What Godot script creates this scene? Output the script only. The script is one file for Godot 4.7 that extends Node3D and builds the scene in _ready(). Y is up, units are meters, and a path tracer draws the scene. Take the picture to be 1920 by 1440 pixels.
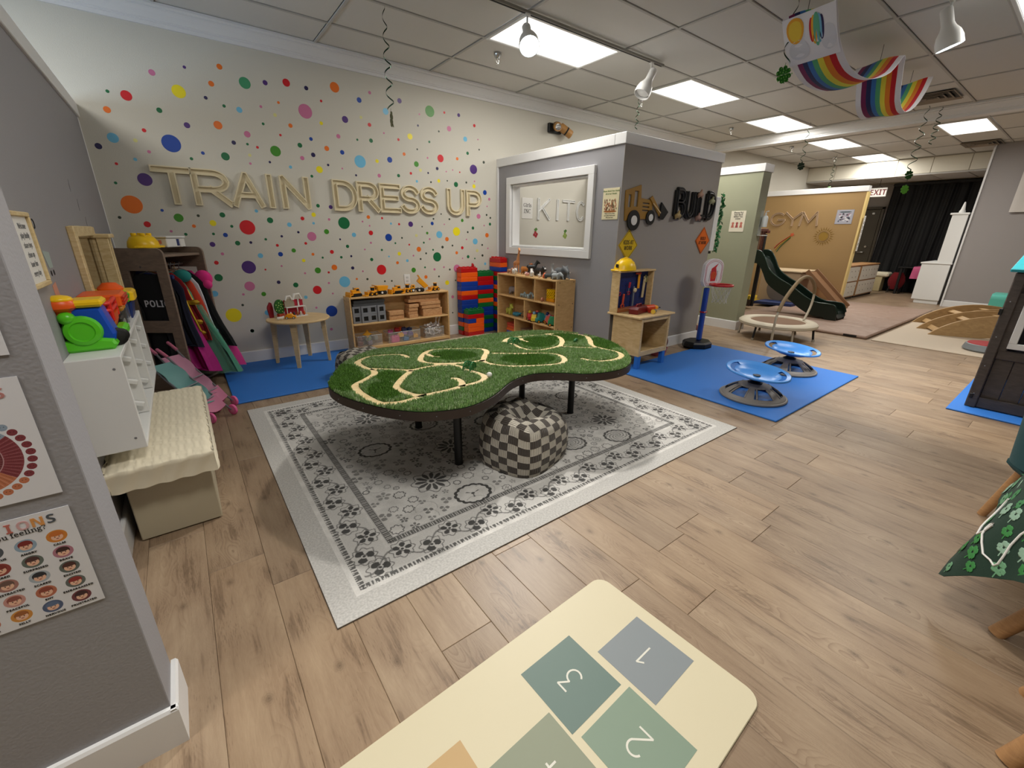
extends Node3D
# A children's play centre: bays along one long wall, seen from the near left corner.
# x runs along the dotted back wall (z = 0), z comes towards the camera, y is up; metres.
const CEIL := 3.06
const CAP := 2.285
const KX := 3.66   # side wall of the kitchen bay
const KZ := 2.15   # front wall of the kitchen bay
const LX := -0.43  # low wall on the left
var mats := {}
var taken := {}
var rng := RandomNumberGenerator.new()
# ---------------------------------------------------------------- mesh building
class G:
	var st := SurfaceTool.new()
	var T := Transform3D()
	var gid := 1
	func _init() -> void:
		st.begin(Mesh.PRIMITIVE_TRIANGLES)
	func at(t: Transform3D) -> G:
		T = t
		return self
	func tri(a: Vector3, b: Vector3, c: Vector3, out: Vector3, sg := -1, ua := Vector2.ZERO, ub := Vector2.ZERO, uc := Vector2.ZERO) -> void:
		a = T * a
		b = T * b
		c = T * c
		out = T.basis * out
		st.set_smooth_group(sg)
		var flip: bool = (b - a).cross(c - a).dot(out) > 0.0
		st.set_uv(ua)
		st.add_vertex(a)
		st.set_uv(uc if flip else ub)
		st.add_vertex(c if flip else b)
		st.set_uv(ub if flip else uc)
		st.add_vertex(b if flip else c)
	func quad(a: Vector3, b: Vector3, c: Vector3, d: Vector3, out: Vector3, sg := -1, u := []) -> void:
		if u.is_empty():
			tri(a, b, c, out, sg)
			tri(a, c, d, out, sg)
		else:
			tri(a, b, c, out, sg, u[0], u[1], u[2])
			tri(a, c, d, out, sg, u[0], u[2], u[3])
	func box(c: Vector3, s: Vector3, bev := 0.0) -> G:
		var h := s * 0.5
		var b: float = minf(bev, minf(h.x, minf(h.y, h.z)) * 0.9)
		for ax in 3:
			var i := (ax + 1) % 3
			var j := (ax + 2) % 3
			for sg in [-1.0, 1.0]:
				var p := []
				for q in [[-1, -1], [1, -1], [1, 1], [-1, 1]]:
					var v := Vector3.ZERO
					v[ax] = sg * h[ax]
					v[i] = q[0] * (h[i] - b)
					v[j] = q[1] * (h[j] - b)
					p.append(c + v)
				var o := Vector3.ZERO
				o[ax] = sg
				quad(p[0], p[1], p[2], p[3], o)
			if b > 0.0:
				for sg in [-1.0, 1.0]:
					for sh in [-1.0, 1.0]:
						var p := []
						for q in [[-1, 0], [1, 0], [1, 1], [-1, 1]]:
							var v := Vector3.ZERO
							v[ax] = q[0] * (h[ax] - b)
							v[i] = sg * (h[i] - (b if q[1] else 0.0))
							v[j] = sh * (h[j] - (0.0 if q[1] else b))
							p.append(c + v)
						var o := Vector3.ZERO
						o[i] = sg
						o[j] = sh
						quad(p[0], p[1], p[2], p[3], o)
		if b > 0.0:
			for sx in [-1.0, 1.0]:
				for sy in [-1.0, 1.0]:
					for sz in [-1.0, 1.0]:
						var s3 := Vector3(sx, sy, sz)
						tri(c + s3 * Vector3(h.x, h.y - b, h.z - b), c + s3 * Vector3(h.x - b, h.y, h.z - b), c + s3 * Vector3(h.x - b, h.y - b, h.z), s3)
		return self
	func lathe(prof: Array, n := 24, sx := 1.0, sz := 1.0) -> G:
		var g := gid
		gid += 1
		for i in prof.size() - 1:
			var a: Vector2 = prof[i]
			var b: Vector2 = prof[i + 1]
			if i > 0:
				var d0: Vector2 = a - prof[i - 1]
				if absf(d0.angle_to(b - a)) > 0.7:
					g = gid
					gid += 1
			var nn := Vector2(b.y - a.y, a.x - b.x)
			for k in n:
				var t0 := TAU * k / n
				var t1 := TAU * (k + 1) / n
				var p := func(q: Vector2, t: float) -> Vector3: return Vector3(q.x * cos(t) * sx, q.y, q.x * sin(t) * sz)
				var tm := (t0 + t1) / 2
				var o := Vector3(nn.x * cos(tm) / sx, nn.y, nn.x * sin(tm) / sz)
				if a.x < 1e-6:
					tri(p.call(a, t0), p.call(b, t0), p.call(b, t1), o, g)
				elif b.x < 1e-6:
					tri(p.call(a, t0), p.call(b, t0), p.call(a, t1), o, g)
				else:
					quad(p.call(a, t0), p.call(b, t0), p.call(b, t1), p.call(a, t1), o, g)
		return self
	func ball(c: Vector3, r: Vector3, n := 14, m := 8) -> G:
		var prof := []
		for i in m + 1:
			var t := PI * i / m - PI / 2
			prof.append(Vector2(0.0 if i == 0 or i == m else cos(t), sin(t)))
		var keep := T
		T = keep * Transform3D(Basis.from_scale(r), c)
		lathe(prof, n)
		T = keep
		return self
	func tube(path: Array, r, n := 8, closed := false, flat := 1.0) -> G:
		var g := gid
		gid += 1
		var m := path.size()
		var rings := []
		var up := Vector3.UP
		for i in m:
			var d: Vector3
			if closed:
				d = path[(i + 1) % m] - path[(i + m - 1) % m]
			else:
				d = path[mini(i + 1, m - 1)] - path[maxi(i - 1, 0)]
			d = d.normalized()
			if i == 0 and absf(d.dot(up)) > 0.9:
				up = Vector3.RIGHT
			var s := d.cross(up).normalized()
			up = s.cross(d).normalized()
			var rad: float = r[i] if r is Array else r
			var ring := []
			for k in n:
				var t := TAU * k / n
				ring.append(path[i] + (s * cos(t) + up * sin(t) * flat) * rad)
			rings.append(ring)
		for i in (m if closed else m - 1):
			var q: Array = rings[i]
			var w: Array = rings[(i + 1) % m]
			var c: Vector3 = (path[i] + path[(i + 1) % m]) / 2
			for k in n:
				var l := (k + 1) % n
				quad(q[k], w[k], w[l], q[l], (q[k] + w[l]) / 2 - c, g)
		if not closed:
			for e in [0, m - 1]:
				var o: Vector3 = path[e] - path[1 if e == 0 else m - 2]
				for k in range(1, n - 1):
					tri(rings[e][0], rings[e][k], rings[e][k + 1], o)
		return self
	func prism(poly: PackedVector2Array, z0: float, z1: float, bev := 0.0) -> G:
		var idx := Geometry2D.triangulate_polygon(poly)
		var top := poly
		if bev > 0.0:
			var ins := Geometry2D.offset_polygon(poly, -bev, Geometry2D.JOIN_MITER)
			if ins.size() == 1 and ins[0].size() == poly.size():
				var best := 0
				for k in ins[0].size():
					if ins[0][k].distance_to(poly[0]) < ins[0][best].distance_to(poly[0]):
						best = k
				var al := PackedVector2Array()
				for k in poly.size():
					al.append(ins[0][(best + k) % poly.size()])
				if al[1].distance_to(poly[1]) < 4.0 * bev:
					top = al
		var ccw := not Geometry2D.is_polygon_clockwise(poly)
		for i in range(0, idx.size(), 3):
			tri(v3(top[idx[i]], z1), v3(top[idx[i + 1]], z1), v3(top[idx[i + 2]], z1), Vector3.BACK)
			tri(v3(poly[idx[i]], z0), v3(poly[idx[i + 1]], z0), v3(poly[idx[i + 2]], z0), Vector3.FORWARD)
		var zs := z1 - (bev if top != poly else 0.0)
		for i in poly.size():
			var j := (i + 1) % poly.size()
			var e := poly[j] - poly[i]
			var o := Vector3(e.y, -e.x, 0) * (1.0 if ccw else -1.0)
			quad(v3(poly[i], z0), v3(poly[j], z0), v3(poly[j], zs), v3(poly[i], zs), o)
			if top != poly:
				quad(v3(poly[i], zs), v3(poly[j], zs), v3(top[j], z1), v3(top[i], z1), o + Vector3.BACK * e.length())
		return self
	static func v3(p: Vector2, z: float) -> Vector3:
		return Vector3(p.x, p.y, z)
	func sheet(fn: Callable, nu: int, nv: int, th := 0.004, uvs := Vector2.ONE) -> G:
		var P := []
		for i in nu + 1:
			for j in nv + 1:
				P.append(fn.call(float(i) / nu, float(j) / nv))
		var N := []
		for i in nu + 1:
			for j in nv + 1:
				var du: Vector3 = P[mini(i + 1, nu) * (nv + 1) + j] - P[maxi(i - 1, 0) * (nv + 1) + j]
				var dv: Vector3 = P[i * (nv + 1) + mini(j + 1, nv)] - P[i * (nv + 1) + maxi(j - 1, 0)]
				N.append(du.cross(dv).normalized())
		var g := gid
		gid += 2
		for i in nu:
			for j in nv:
				var a := i * (nv + 1) + j
				var q := [a, a + nv + 1, a + nv + 2, a + 1]
				var u := []
				for k in q:
					u.append(Vector2(float(k / (nv + 1)) / nu, float(k % (nv + 1)) / nv) * uvs)
				quad(P[q[0]], P[q[1]], P[q[2]], P[q[3]], N[a], g, u)
				if th > 0.0:
					quad(P[q[0]] - N[q[0]] * th, P[q[1]] - N[q[1]] * th, P[q[2]] - N[q[2]] * th, P[q[3]] - N[q[3]] * th, -N[a], g + 1, u)
		if th > 0.0:
			var rim := []
			for i in nu:
				rim.append([i * (nv + 1), (i + 1) * (nv + 1), 0, -1])
				rim.append([i * (nv + 1) + nv, (i + 1) * (nv + 1) + nv, 0, 1])
			for j in nv:
				rim.append([j, j + 1, -1, 0])
				rim.append([nu * (nv + 1) + j, nu * (nv + 1) + j + 1, 1, 0])
			var mid: Vector3 = P[(nu / 2) * (nv + 1) + nv / 2]
			for e in rim:
				quad(P[e[0]], P[e[1]], P[e[1]] - N[e[1]] * th, P[e[0]] - N[e[0]] * th, P[e[0]] - mid)
		return self
	func loft(rings: Array, caps := true) -> G:
		var g := gid
		gid += 1
		for i in rings.size() - 1:
			var n: int = rings[i].size()
			var c := Vector3.ZERO
			for k in n:
				c += (rings[i][k] + rings[i + 1][k]) / (2.0 * n)
			for k in n:
				var l := (k + 1) % n
				quad(rings[i][k], rings[i + 1][k], rings[i + 1][l], rings[i][l], (rings[i][k] + rings[i + 1][l]) / 2 - c, g)
		if caps:
			for e in [0, rings.size() - 1]:
				var c := Vector3.ZERO
				for v in rings[e]:
					c += v / rings[e].size()
				var o: Vector3 = c - rings[1 if e == 0 else rings.size() - 2][0]
				for k in rings[e].size():
					tri(c, rings[e][k], rings[e][(k + 1) % rings[e].size()], o)
		return self
	func done() -> ArrayMesh:
		st.generate_normals()
		return st.commit()

func body(bones: Array, cell: float, k := 0.01) -> ArrayMesh:
	var lo := Vector3.INF
	var hi := -Vector3.INF
	for b in bones:
		for e in 2:
			lo = lo.min(b[e] - Vector3.ONE * b[2 + e])
			hi = hi.max(b[e] + Vector3.ONE * b[2 + e])
	lo -= Vector3.ONE * cell * 2
	hi += Vector3.ONE * cell * 2
	var d := ((hi - lo) / cell).ceil()
	var nx := int(d.x) + 1
	var ny := int(d.y) + 1
	var nz := int(d.z) + 1
	var f := PackedFloat32Array()
	f.resize(nx * ny * nz)
	f.fill(1.0)
	for b in bones:
		var a: Vector3 = b[0]
		var ab: Vector3 = b[1] - a
		var l2 := maxf(ab.length_squared(), 1e-9)
		var m: float = maxf(b[2], b[3]) + k + cell * 2
		var l := (a.min(b[1]) - Vector3.ONE * m - lo) / cell
		var h := (a.max(b[1]) + Vector3.ONE * m - lo) / cell
		for z in range(maxi(0, int(l.z)), mini(nz, int(h.z) + 2)):
			for y in range(maxi(0, int(l.y)), mini(ny, int(h.y) + 2)):
				for x in range(maxi(0, int(l.x)), mini(nx, int(h.x) + 2)):
					var p := lo + Vector3(x, y, z) * cell - a
					var t := clampf(p.dot(ab) / l2, 0.0, 1.0)
					var v := (p - ab * t).length() - lerpf(b[2], b[3], t)
					var i := (z * ny + y) * nx + x
					var o := f[i]
					var w := maxf(k - absf(o - v), 0.0) / k
					f[i] = minf(o, v) - w * w * k * 0.25
	var verts := PackedVector3Array()
	var ids := {}
	var st := SurfaceTool.new()
	st.begin(Mesh.PRIMITIVE_TRIANGLES)
	var step := [1, nx, nx * ny]
	for z in nz - 1:
		for y in ny - 1:
			for x in nx - 1:
				var i := (z * ny + y) * nx + x
				var s := Vector3.ZERO
				var n := 0
				for e in [[0, 0], [1, 0], [2, 0], [3, 0], [0, 1], [1, 1], [2, 1], [3, 1], [0, 2], [1, 2], [2, 2], [3, 2]]:
					var ax: int = e[1]
					var u: int = (ax + 1) % 3
					var w: int = (ax + 2) % 3
					var off := Vector3.ZERO
					off[u] = e[0] & 1
					off[w] = e[0] >> 1
					var j: int = i + int(off[0]) + int(off[1]) * nx + int(off[2]) * nx * ny
					var f0 := f[j]
					var f1: float = f[j + step[ax]]
					if (f0 < 0.0) != (f1 < 0.0):
						off[ax] = f0 / (f0 - f1)
						s += off
						n += 1
				if n:
					ids[i] = verts.size()
					verts.append(lo + (Vector3(x, y, z) + s / n) * cell)
	for i in ids:
		var z: int = i / (nx * ny)
		var y: int = (i / nx) % ny
		var x: int = i % nx
		if x == 0 or y == 0 or z == 0:
			continue
		for ax in 3:
			var inside := f[i] < 0.0
			if inside == (f[i + step[ax]] < 0.0):
				continue
			var u: int = step[(ax + 1) % 3]
			var w: int = step[(ax + 2) % 3]
			var q := [i, i - u, i - u - w, i - w]
			if not (ids.has(q[1]) and ids.has(q[2]) and ids.has(q[3])):
				continue
			var o := Vector3.ZERO
			o[ax] = 1.0 if inside else -1.0
			var p := [verts[ids[q[0]]], verts[ids[q[1]]], verts[ids[q[2]]], verts[ids[q[3]]]]
			var order := [0, 1, 2, 0, 2, 3]
			if (p[1] - p[0]).cross(p[2] - p[0]).dot(o) + (p[2] - p[0]).cross(p[3] - p[0]).dot(o) > 0.0:
				order = [0, 2, 1, 0, 3, 2]
			for n in order:
				st.set_smooth_group(1)
				st.add_vertex(p[n])
	st.generate_normals()
	return st.commit()
# ---------------------------------------------------------------- scene helpers
func numbered(called: String) -> String:
	var n: int = taken.get(called, 0)
	taken[called] = n + 1
	return called if n == 0 else "%s_%03d" % [called, n]

func tag(o: Node3D, label: String, category: String, group := "") -> Node3D:
	o.set_meta("label", label)
	o.set_meta("category", category)
	if group:
		o.set_meta("group", group)
	return o

func thing(called: String, label: String, category: String, at := Vector3.ZERO, turn := 0.0, group := "") -> Node3D:
	var o := Node3D.new()
	o.name = numbered(called)
	add_child(o)
	o.position = at
	o.rotation.y = turn
	return tag(o, label, category, group)

func part(parent: Node3D, called: String, shape, m: Material, label := "") -> MeshInstance3D:
	var o := MeshInstance3D.new()
	o.name = called
	o.mesh = shape.done() if shape is G else shape
	o.material_override = m
	parent.add_child(o, true)
	if label:
		o.set_meta("label", label)
	return o

func solo(called: String, label: String, category: String, shape, m: Material, at := Vector3.ZERO, turn := 0.0, group := "") -> MeshInstance3D:
	var o := part(self, numbered(called), shape, m)
	o.position = at
	o.rotation.y = turn
	tag(o, label, category, group)
	return o

func struct(called: String, shape, m: Material) -> MeshInstance3D:
	var o := part(self, numbered(called), shape, m)
	o.set_meta("kind", "structure")
	return o

func mat(c: Color, rough := 0.6, metal := 0.0, extra := {}) -> StandardMaterial3D:
	var key := "%s %s %s %s" % [c, rough, metal, extra]
	if not mats.has(key):
		var m := StandardMaterial3D.new()
		m.albedo_color = c
		m.roughness = rough
		m.metallic = metal
		for k in extra:
			m.set(k, extra[k])
		mats[key] = m
	return mats[key]

func hx(s: String, rough := 0.6, metal := 0.0) -> StandardMaterial3D:
	return mat(Color(s), rough, metal)

func tf(p: Vector3, rx := 0.0, ry := 0.0, rz := 0.0) -> Transform3D:
	return Transform3D(Basis.from_euler(Vector3(rx, ry, rz)), p)

func box(s: Vector3, bev := 0.004, c := Vector3.ZERO) -> G:
	return G.new().box(c, s, bev)
var fonts := {}

func text(parent: Node3D, called: String, words: String, p: Vector3, height: float, m: Material, turn := Vector3.ZERO, face := "Droid Sans", squeeze := 1.0, depth := 0.0008) -> MeshInstance3D:
	if not fonts.has(face):
		var f := SystemFont.new()
		f.font_names = [face.trim_suffix(" Bold")]
		f.font_weight = 700 if face.ends_with("Bold") else 400
		fonts[face] = f
	var t := TextMesh.new()
	t.font = fonts[face]
	t.text = words
	t.font_size = 32
	t.pixel_size = height / 24.0
	t.depth = depth
	t.curve_step = 2.0
	var o := part(parent, called, t, m)
	o.transform = Transform3D(Basis.from_euler(turn).scaled_local(Vector3(squeeze, 1, 1)), p)
	return o

func arc(c: Vector2, r: Vector2, a0: float, a1: float, n: int) -> Array:
	var p := []
	for i in n + 1:
		var t := deg_to_rad(lerpf(a0, a1, float(i) / n))
		p.append(c + Vector2(cos(t) * r.x, sin(t) * r.y))
	return p

func rounded(w: float, h: float, r: float, n := 5) -> PackedVector2Array:
	var p := PackedVector2Array()
	for q in [[1, 1, 0], [-1, 1, 90], [-1, -1, 180], [1, -1, 270]]:
		for v in arc(Vector2(q[0] * (w / 2 - r), q[1] * (h / 2 - r)), Vector2(r, r), q[2], q[2] + 90, n):
			p.append(v)
	return p

func circle(r: float, n := 24, c := Vector2.ZERO) -> PackedVector2Array:
	var p := PackedVector2Array()
	for i in n:
		p.append(c + Vector2(cos(TAU * i / n), sin(TAU * i / n)) * r)
	return p

func tex(im: Image) -> ImageTexture:
	return ImageTexture.create_from_image(im)

func noise_tex(freq: float, ramp: Array, size := 512, normal := false, bump := 4.0, kind := FastNoiseLite.TYPE_SIMPLEX_SMOOTH) -> NoiseTexture2D:
	var n := FastNoiseLite.new()
	n.noise_type = kind
	n.frequency = freq
	n.fractal_octaves = 4
	n.seed = 7
	var t := NoiseTexture2D.new()
	t.width = size
	t.height = size
	t.seamless = true
	t.noise = n
	if normal:
		t.as_normal_map = true
		t.bump_strength = bump
	else:
		var g := Gradient.new()
		g.offsets = PackedFloat32Array([0.0, 1.0])
		g.colors = PackedColorArray([ramp[0], ramp[1]])
		t.color_ramp = g
	return t
# ---------------------------------------------------------------- order of work
func _ready() -> void:
	rng.seed = 20240317
	stage()
	make_materials()
	build_floor()
	build_ceiling()
	build_walls()
	build_lights()
	build_dots_and_letters()
	build_far_end()
	build_left_side()
	build_wardrobe()
	build_round_table()
	build_block_shelf()
	build_brick_stacks()
	build_cube_shelf()
	build_turf_table()
	build_rug_and_pouf()
	build_workbench()
	build_front_wall_signs()
	build_hoop()
	build_spinner_seats()
	build_gym()
	build_playhouse()
	build_near_corner()
	build_ceiling_decorations()
# ---------------------------------------------------------------- camera, exposure, daylight from the left
func stage() -> void:
	var pitch := deg_to_rad(19.51)
	var yaw := deg_to_rad(37.2)
	var roll := deg_to_rad(0.7)
	var fw := Vector3(sin(yaw) * cos(pitch), -sin(pitch), -cos(yaw) * cos(pitch))
	var rt := Vector3(cos(yaw), 0, sin(yaw))
	var up := rt.cross(fw)
	var cam := Camera3D.new()
	cam.name = "camera"
	cam.fov = rad_to_deg(2.0 * atan(720.0 / 795.7))
	cam.transform = Transform3D(Basis(rt * cos(roll) + up * sin(roll), up * cos(roll) - rt * sin(roll), -fw), Vector3(0, 1.35, 5.207))
	cam.near = 0.03
	cam.far = 60.0
	add_child(cam)
	var env := Environment.new()
	env.background_mode = Environment.BG_COLOR
	env.background_color = Color(0.02, 0.02, 0.025)
	env.tonemap_mode = Environment.TONE_MAPPER_LINEAR
	env.tonemap_exposure = EXPOSURE
	env.sdfgi_enabled = true
	env.ssao_enabled = true
	env.ssil_enabled = true
	var w := WorldEnvironment.new()
	w.name = "surroundings"
	w.environment = env
	add_child(w)
const EXPOSURE := 1.18
const PANEL_ENERGY := 3.4        # each ceiling panel
const PANEL_COLOR := Color(1.0, 0.985, 0.955)
const SPOT_ENERGY := 5.0
# ---------------------------------------------------------------- materials
var M := {}

func make_materials() -> void:
	var paint := noise_tex(0.15, [], 256, true, 1.2)
	var wall := {"normal_enabled": true, "normal_texture": paint, "normal_scale": 0.25, "uv1_triplanar": true, "uv1_world_triplanar": true, "uv1_scale": Vector3(2.5, 2.5, 2.5)}
	M.cream_wall = mat(Color(0.80, 0.785, 0.74), 0.75, 0.0, wall)
	M.grey_wall = mat(Color(0.565, 0.56, 0.575), 0.6, 0.0, wall)
	M.taupe_wall = mat(Color(0.60, 0.575, 0.55), 0.65, 0.0, wall)
	M.sage_wall = mat(Color(0.58, 0.585, 0.49), 0.6, 0.0, wall)
	M.gold_wall = mat(Color(0.60, 0.485, 0.31), 0.7, 0.0, wall)
	M.pale_gold = mat(Color(0.86, 0.76, 0.50), 0.6)
	M.right_wall = mat(Color(0.60, 0.58, 0.575), 0.7, 0.0, wall)
	M.trim = mat(Color(0.88, 0.88, 0.88), 0.4)
	M.white = mat(Color(0.88, 0.88, 0.87), 0.45)
	M.tile = mat(Color(0.82, 0.81, 0.79), 0.95, 0.0, {"normal_enabled": true, "normal_texture": noise_tex(0.35, [], 256, true, 5.0), "uv1_triplanar": true, "uv1_world_triplanar": true, "uv1_scale": Vector3(6, 6, 6), "normal_scale": 0.5})
	M.bar = mat(Color(0.70, 0.69, 0.67), 0.6)
	M.black = mat(Color(0.025, 0.025, 0.028), 0.45)
	M.dark = mat(Color(0.06, 0.06, 0.065), 0.6)
	M.chrome = mat(Color(0.8, 0.8, 0.8), 0.22, 1.0)
	M.steel = mat(Color(0.62, 0.63, 0.65), 0.38, 0.9)
	M.ink = mat(Color(0.04, 0.04, 0.045), 0.7)
	M.paper = mat(Color(0.88, 0.87, 0.85), 0.7)
	M.maple = grain_mat("maple", Color(0.86, 0.715, 0.50), Color(0.78, 0.62, 0.41), 0.42, Vector3(1.6, 1.6, 1.6))
	M.birch = grain_mat("birch", Color(0.88, 0.77, 0.58), Color(0.78, 0.65, 0.45), 0.4, Vector3(1.6, 1.6, 1.6))
	M.pine = grain_mat("pine", Color(0.86, 0.78, 0.60), Color(0.76, 0.65, 0.45), 0.5, Vector3(3, 3, 3))
	M.block = grain_mat("block", Color(0.84, 0.66, 0.47), Color(0.68, 0.47, 0.30), 0.6, Vector3(4, 4, 4))
	M.walnut = grain_mat("walnut", Color(0.53, 0.455, 0.39), Color(0.44, 0.37, 0.315), 0.5, Vector3(2, 2, 2))
	M.beech = grain_mat("beech", Color(0.71, 0.54, 0.36), Color(0.58, 0.42, 0.27), 0.45, Vector3(4, 4, 4))
	M.cedar = grain_mat("cedar", Color(0.40, 0.20, 0.12), Color(0.28, 0.13, 0.08), 0.6, Vector3(3, 3, 3))
	M.house = grain_mat("house", Color(0.31, 0.275, 0.255), Color(0.24, 0.21, 0.19), 0.55, Vector3(2, 2, 2))
	M.ply = grain_mat("ply", Color(0.75, 0.62, 0.44), Color(0.65, 0.52, 0.35), 0.45, Vector3(2, 2, 2))
	M.foam_blue = mat(Color(0.16, 0.45, 0.79), 0.62, 0.0, {"normal_enabled": true, "normal_texture": noise_tex(0.3, [], 256, true, 3.0), "uv1_triplanar": true, "uv1_scale": Vector3(5, 5, 5), "normal_scale": 0.25})
	M.plastic_blue = mat(Color(0.30, 0.60, 0.93), 0.3)
	M.red = mat(Color(0.72, 0.05, 0.07), 0.35)
	M.orange = mat(Color(0.93, 0.36, 0.06), 0.38)
	M.blue = mat(Color(0.06, 0.22, 0.60), 0.35)
	M.green = mat(Color(0.03, 0.40, 0.18), 0.35)
	M.yellow = mat(Color(0.96, 0.78, 0.04), 0.32)
	M.amber = mat(Color(0.93, 0.62, 0.04), 0.4)
	M.lime = mat(Color(0.36, 0.80, 0.13), 0.3)
	M.pink = mat(Color(0.88, 0.38, 0.60), 0.45)
	M.clear = mat(Color(0.9, 0.93, 0.95, 0.08), 0.04, 0.0, {"transparency": BaseMaterial3D.TRANSPARENCY_ALPHA})
	M.glass = mat(Color(0.85, 0.9, 0.92, 0.12), 0.05, 0.0, {"transparency": BaseMaterial3D.TRANSPARENCY_ALPHA})
	M.cream_cloth = cloth(Color(0.90, 0.86, 0.76), 60.0)
	M.letter = mat(Color(0.86, 0.81, 0.68), 0.55)

func cloth(c: Color, weave := 40.0, rough := 0.9) -> StandardMaterial3D:
	if not M.has("weave_normal"):
		M.weave_normal = noise_tex(0.45, [], 256, true, 6.0)
	return mat(c, rough, 0.0, {"normal_enabled": true, "normal_texture": M.weave_normal, "normal_scale": 0.4, "uv1_triplanar": true, "uv1_scale": Vector3.ONE * weave * 0.25, "rim_enabled": true, "rim": 0.3, "rim_tint": 0.5})

func grain_mat(called: String, light: Color, dark: Color, rough: float, sc: Vector3) -> StandardMaterial3D:
	if not M.has("grain_base"):
		var n := FastNoiseLite.new()
		n.seed = 5
		n.frequency = 1.0
		n.fractal_octaves = 3
		var g := PackedFloat32Array()
		g.resize(256 * 256)
		for y in 256:
			for x in 256:
				var a := TAU * x / 256.0
				var b := TAU * y / 256.0
				var low := n.get_noise_3d(cos(a) * 0.5, sin(a) * 0.5, sin(b) * 2.0 + cos(b) * 1.3)
				var fine := n.get_noise_3d(cos(a) * 1.2 + 9.0, sin(a) * 1.2, cos(b) * 14.0 + sin(b) * 11.0)
				var ring := sin(y * TAU * 6.0 / 256.0 + low * 7.0) * 0.5 + 0.5
				g[y * 256 + x] = clampf(0.25 + ring * 0.35 + fine * 0.45 + low * 0.3, 0.0, 1.0)
		M.grain_base = g
	var base: PackedFloat32Array = M.grain_base
	var im := Image.create_empty(256, 256, false, Image.FORMAT_RGB8)
	for y in 256:
		for x in 256:
			im.set_pixel(x, y, light.lerp(dark, base[y * 256 + x]))
	return mat(Color.WHITE, rough, 0.0, {"resource_name": called, "albedo_texture": tex(im), "uv1_triplanar": true, "uv1_scale": sc})
# ---------------------------------------------------------------- floor: every plank on its own near the camera
const PW := 0.2045
const PL := 1.22

func plank_texture() -> ImageTexture:
	var W := 1300
	var S := 112
	var K := 8
	var im := Image.create_empty(W, S * K, false, Image.FORMAT_RGB8)
	var n := FastNoiseLite.new()
	n.frequency = 1.0
	n.fractal_octaves = 2
	n.seed = 11
	var light := Color(0.66, 0.575, 0.475)
	var mid := Color(0.555, 0.465, 0.375)
	var deep := Color(0.33, 0.265, 0.205)
	for s in K:
		var vc := 0.5 + 0.22 * sin(s * 2.4)
		var A := 4.0 + 2.0 * sin(s * 1.7)
		var B: float = [1.1, 0.8, -1.0, 0.7, -0.9, 1.2, 0.6, -0.8][s]
		var cath: float = [1.0, 0.35, 0.8, 0.25, 1.0, 0.5, 0.3, 0.7][s]
		for x in W:
			var u := float(x) / W
			var w1 := n.get_noise_2d(u * 2.2 + s * 13.0, s * 3.3)
			for y in S:
				var v := float(y) / S
				var w2 := n.get_noise_2d(u * 3.0 + s * 7.0, v * 1.6 + s * 5.0)
				var d := v - vc - w1 * 0.22
				var ring := fposmod((A * d * d * 2.2 + B * u + w2 * 0.75) * 6.0, 1.0)
				var fine := n.get_noise_2d(u * 24.0 + s * 31.0, v * 60.0)
				var streak := n.get_noise_2d(u * 3.4 + s * 17.0, v * 10.0 + 40.0)
				var t := 0.40 + 0.16 * streak + 0.15 * fine + 0.34 * w2 + 0.2 * w1
				t += cath * 0.75 * (ring * ring * ring - 0.2) * exp(-absf(d) * 2.2)
				var c := light.lerp(mid, clampf(t * 1.4, 0.0, 1.0))
				c = c.lerp(deep, clampf((streak + 0.8 * w2 - 0.5) * 1.0, 0.0, 0.24) + clampf((fine + w2 - 0.7) * 1.2, 0.0, 0.22))
				im.set_pixel(x, s * S + y, c)
		for q in 2:
			var kx := rng.randi_range(80, W - 80)
			var ky := rng.randi_range(24, S - 24)
			for x in range(-40, 41):
				for y in range(-12, 13):
					var r := sqrt(x * x / 10.0 + y * y * 1.0) + 1.5 * n.get_noise_2d(x * 0.2, y * 0.2)
					if r < 12.0:
						var p := Vector2i(kx + x, s * S + ky + y)
						var a := 0.55 * pow(1.0 - r / 12.0, 1.5) + 0.12 * sin(r * 2.2) * (1.0 - r / 12.0)
						im.set_pixelv(p, im.get_pixelv(p).lerp(deep, clampf(a, 0.0, 0.8)))
	return tex(im)

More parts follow.
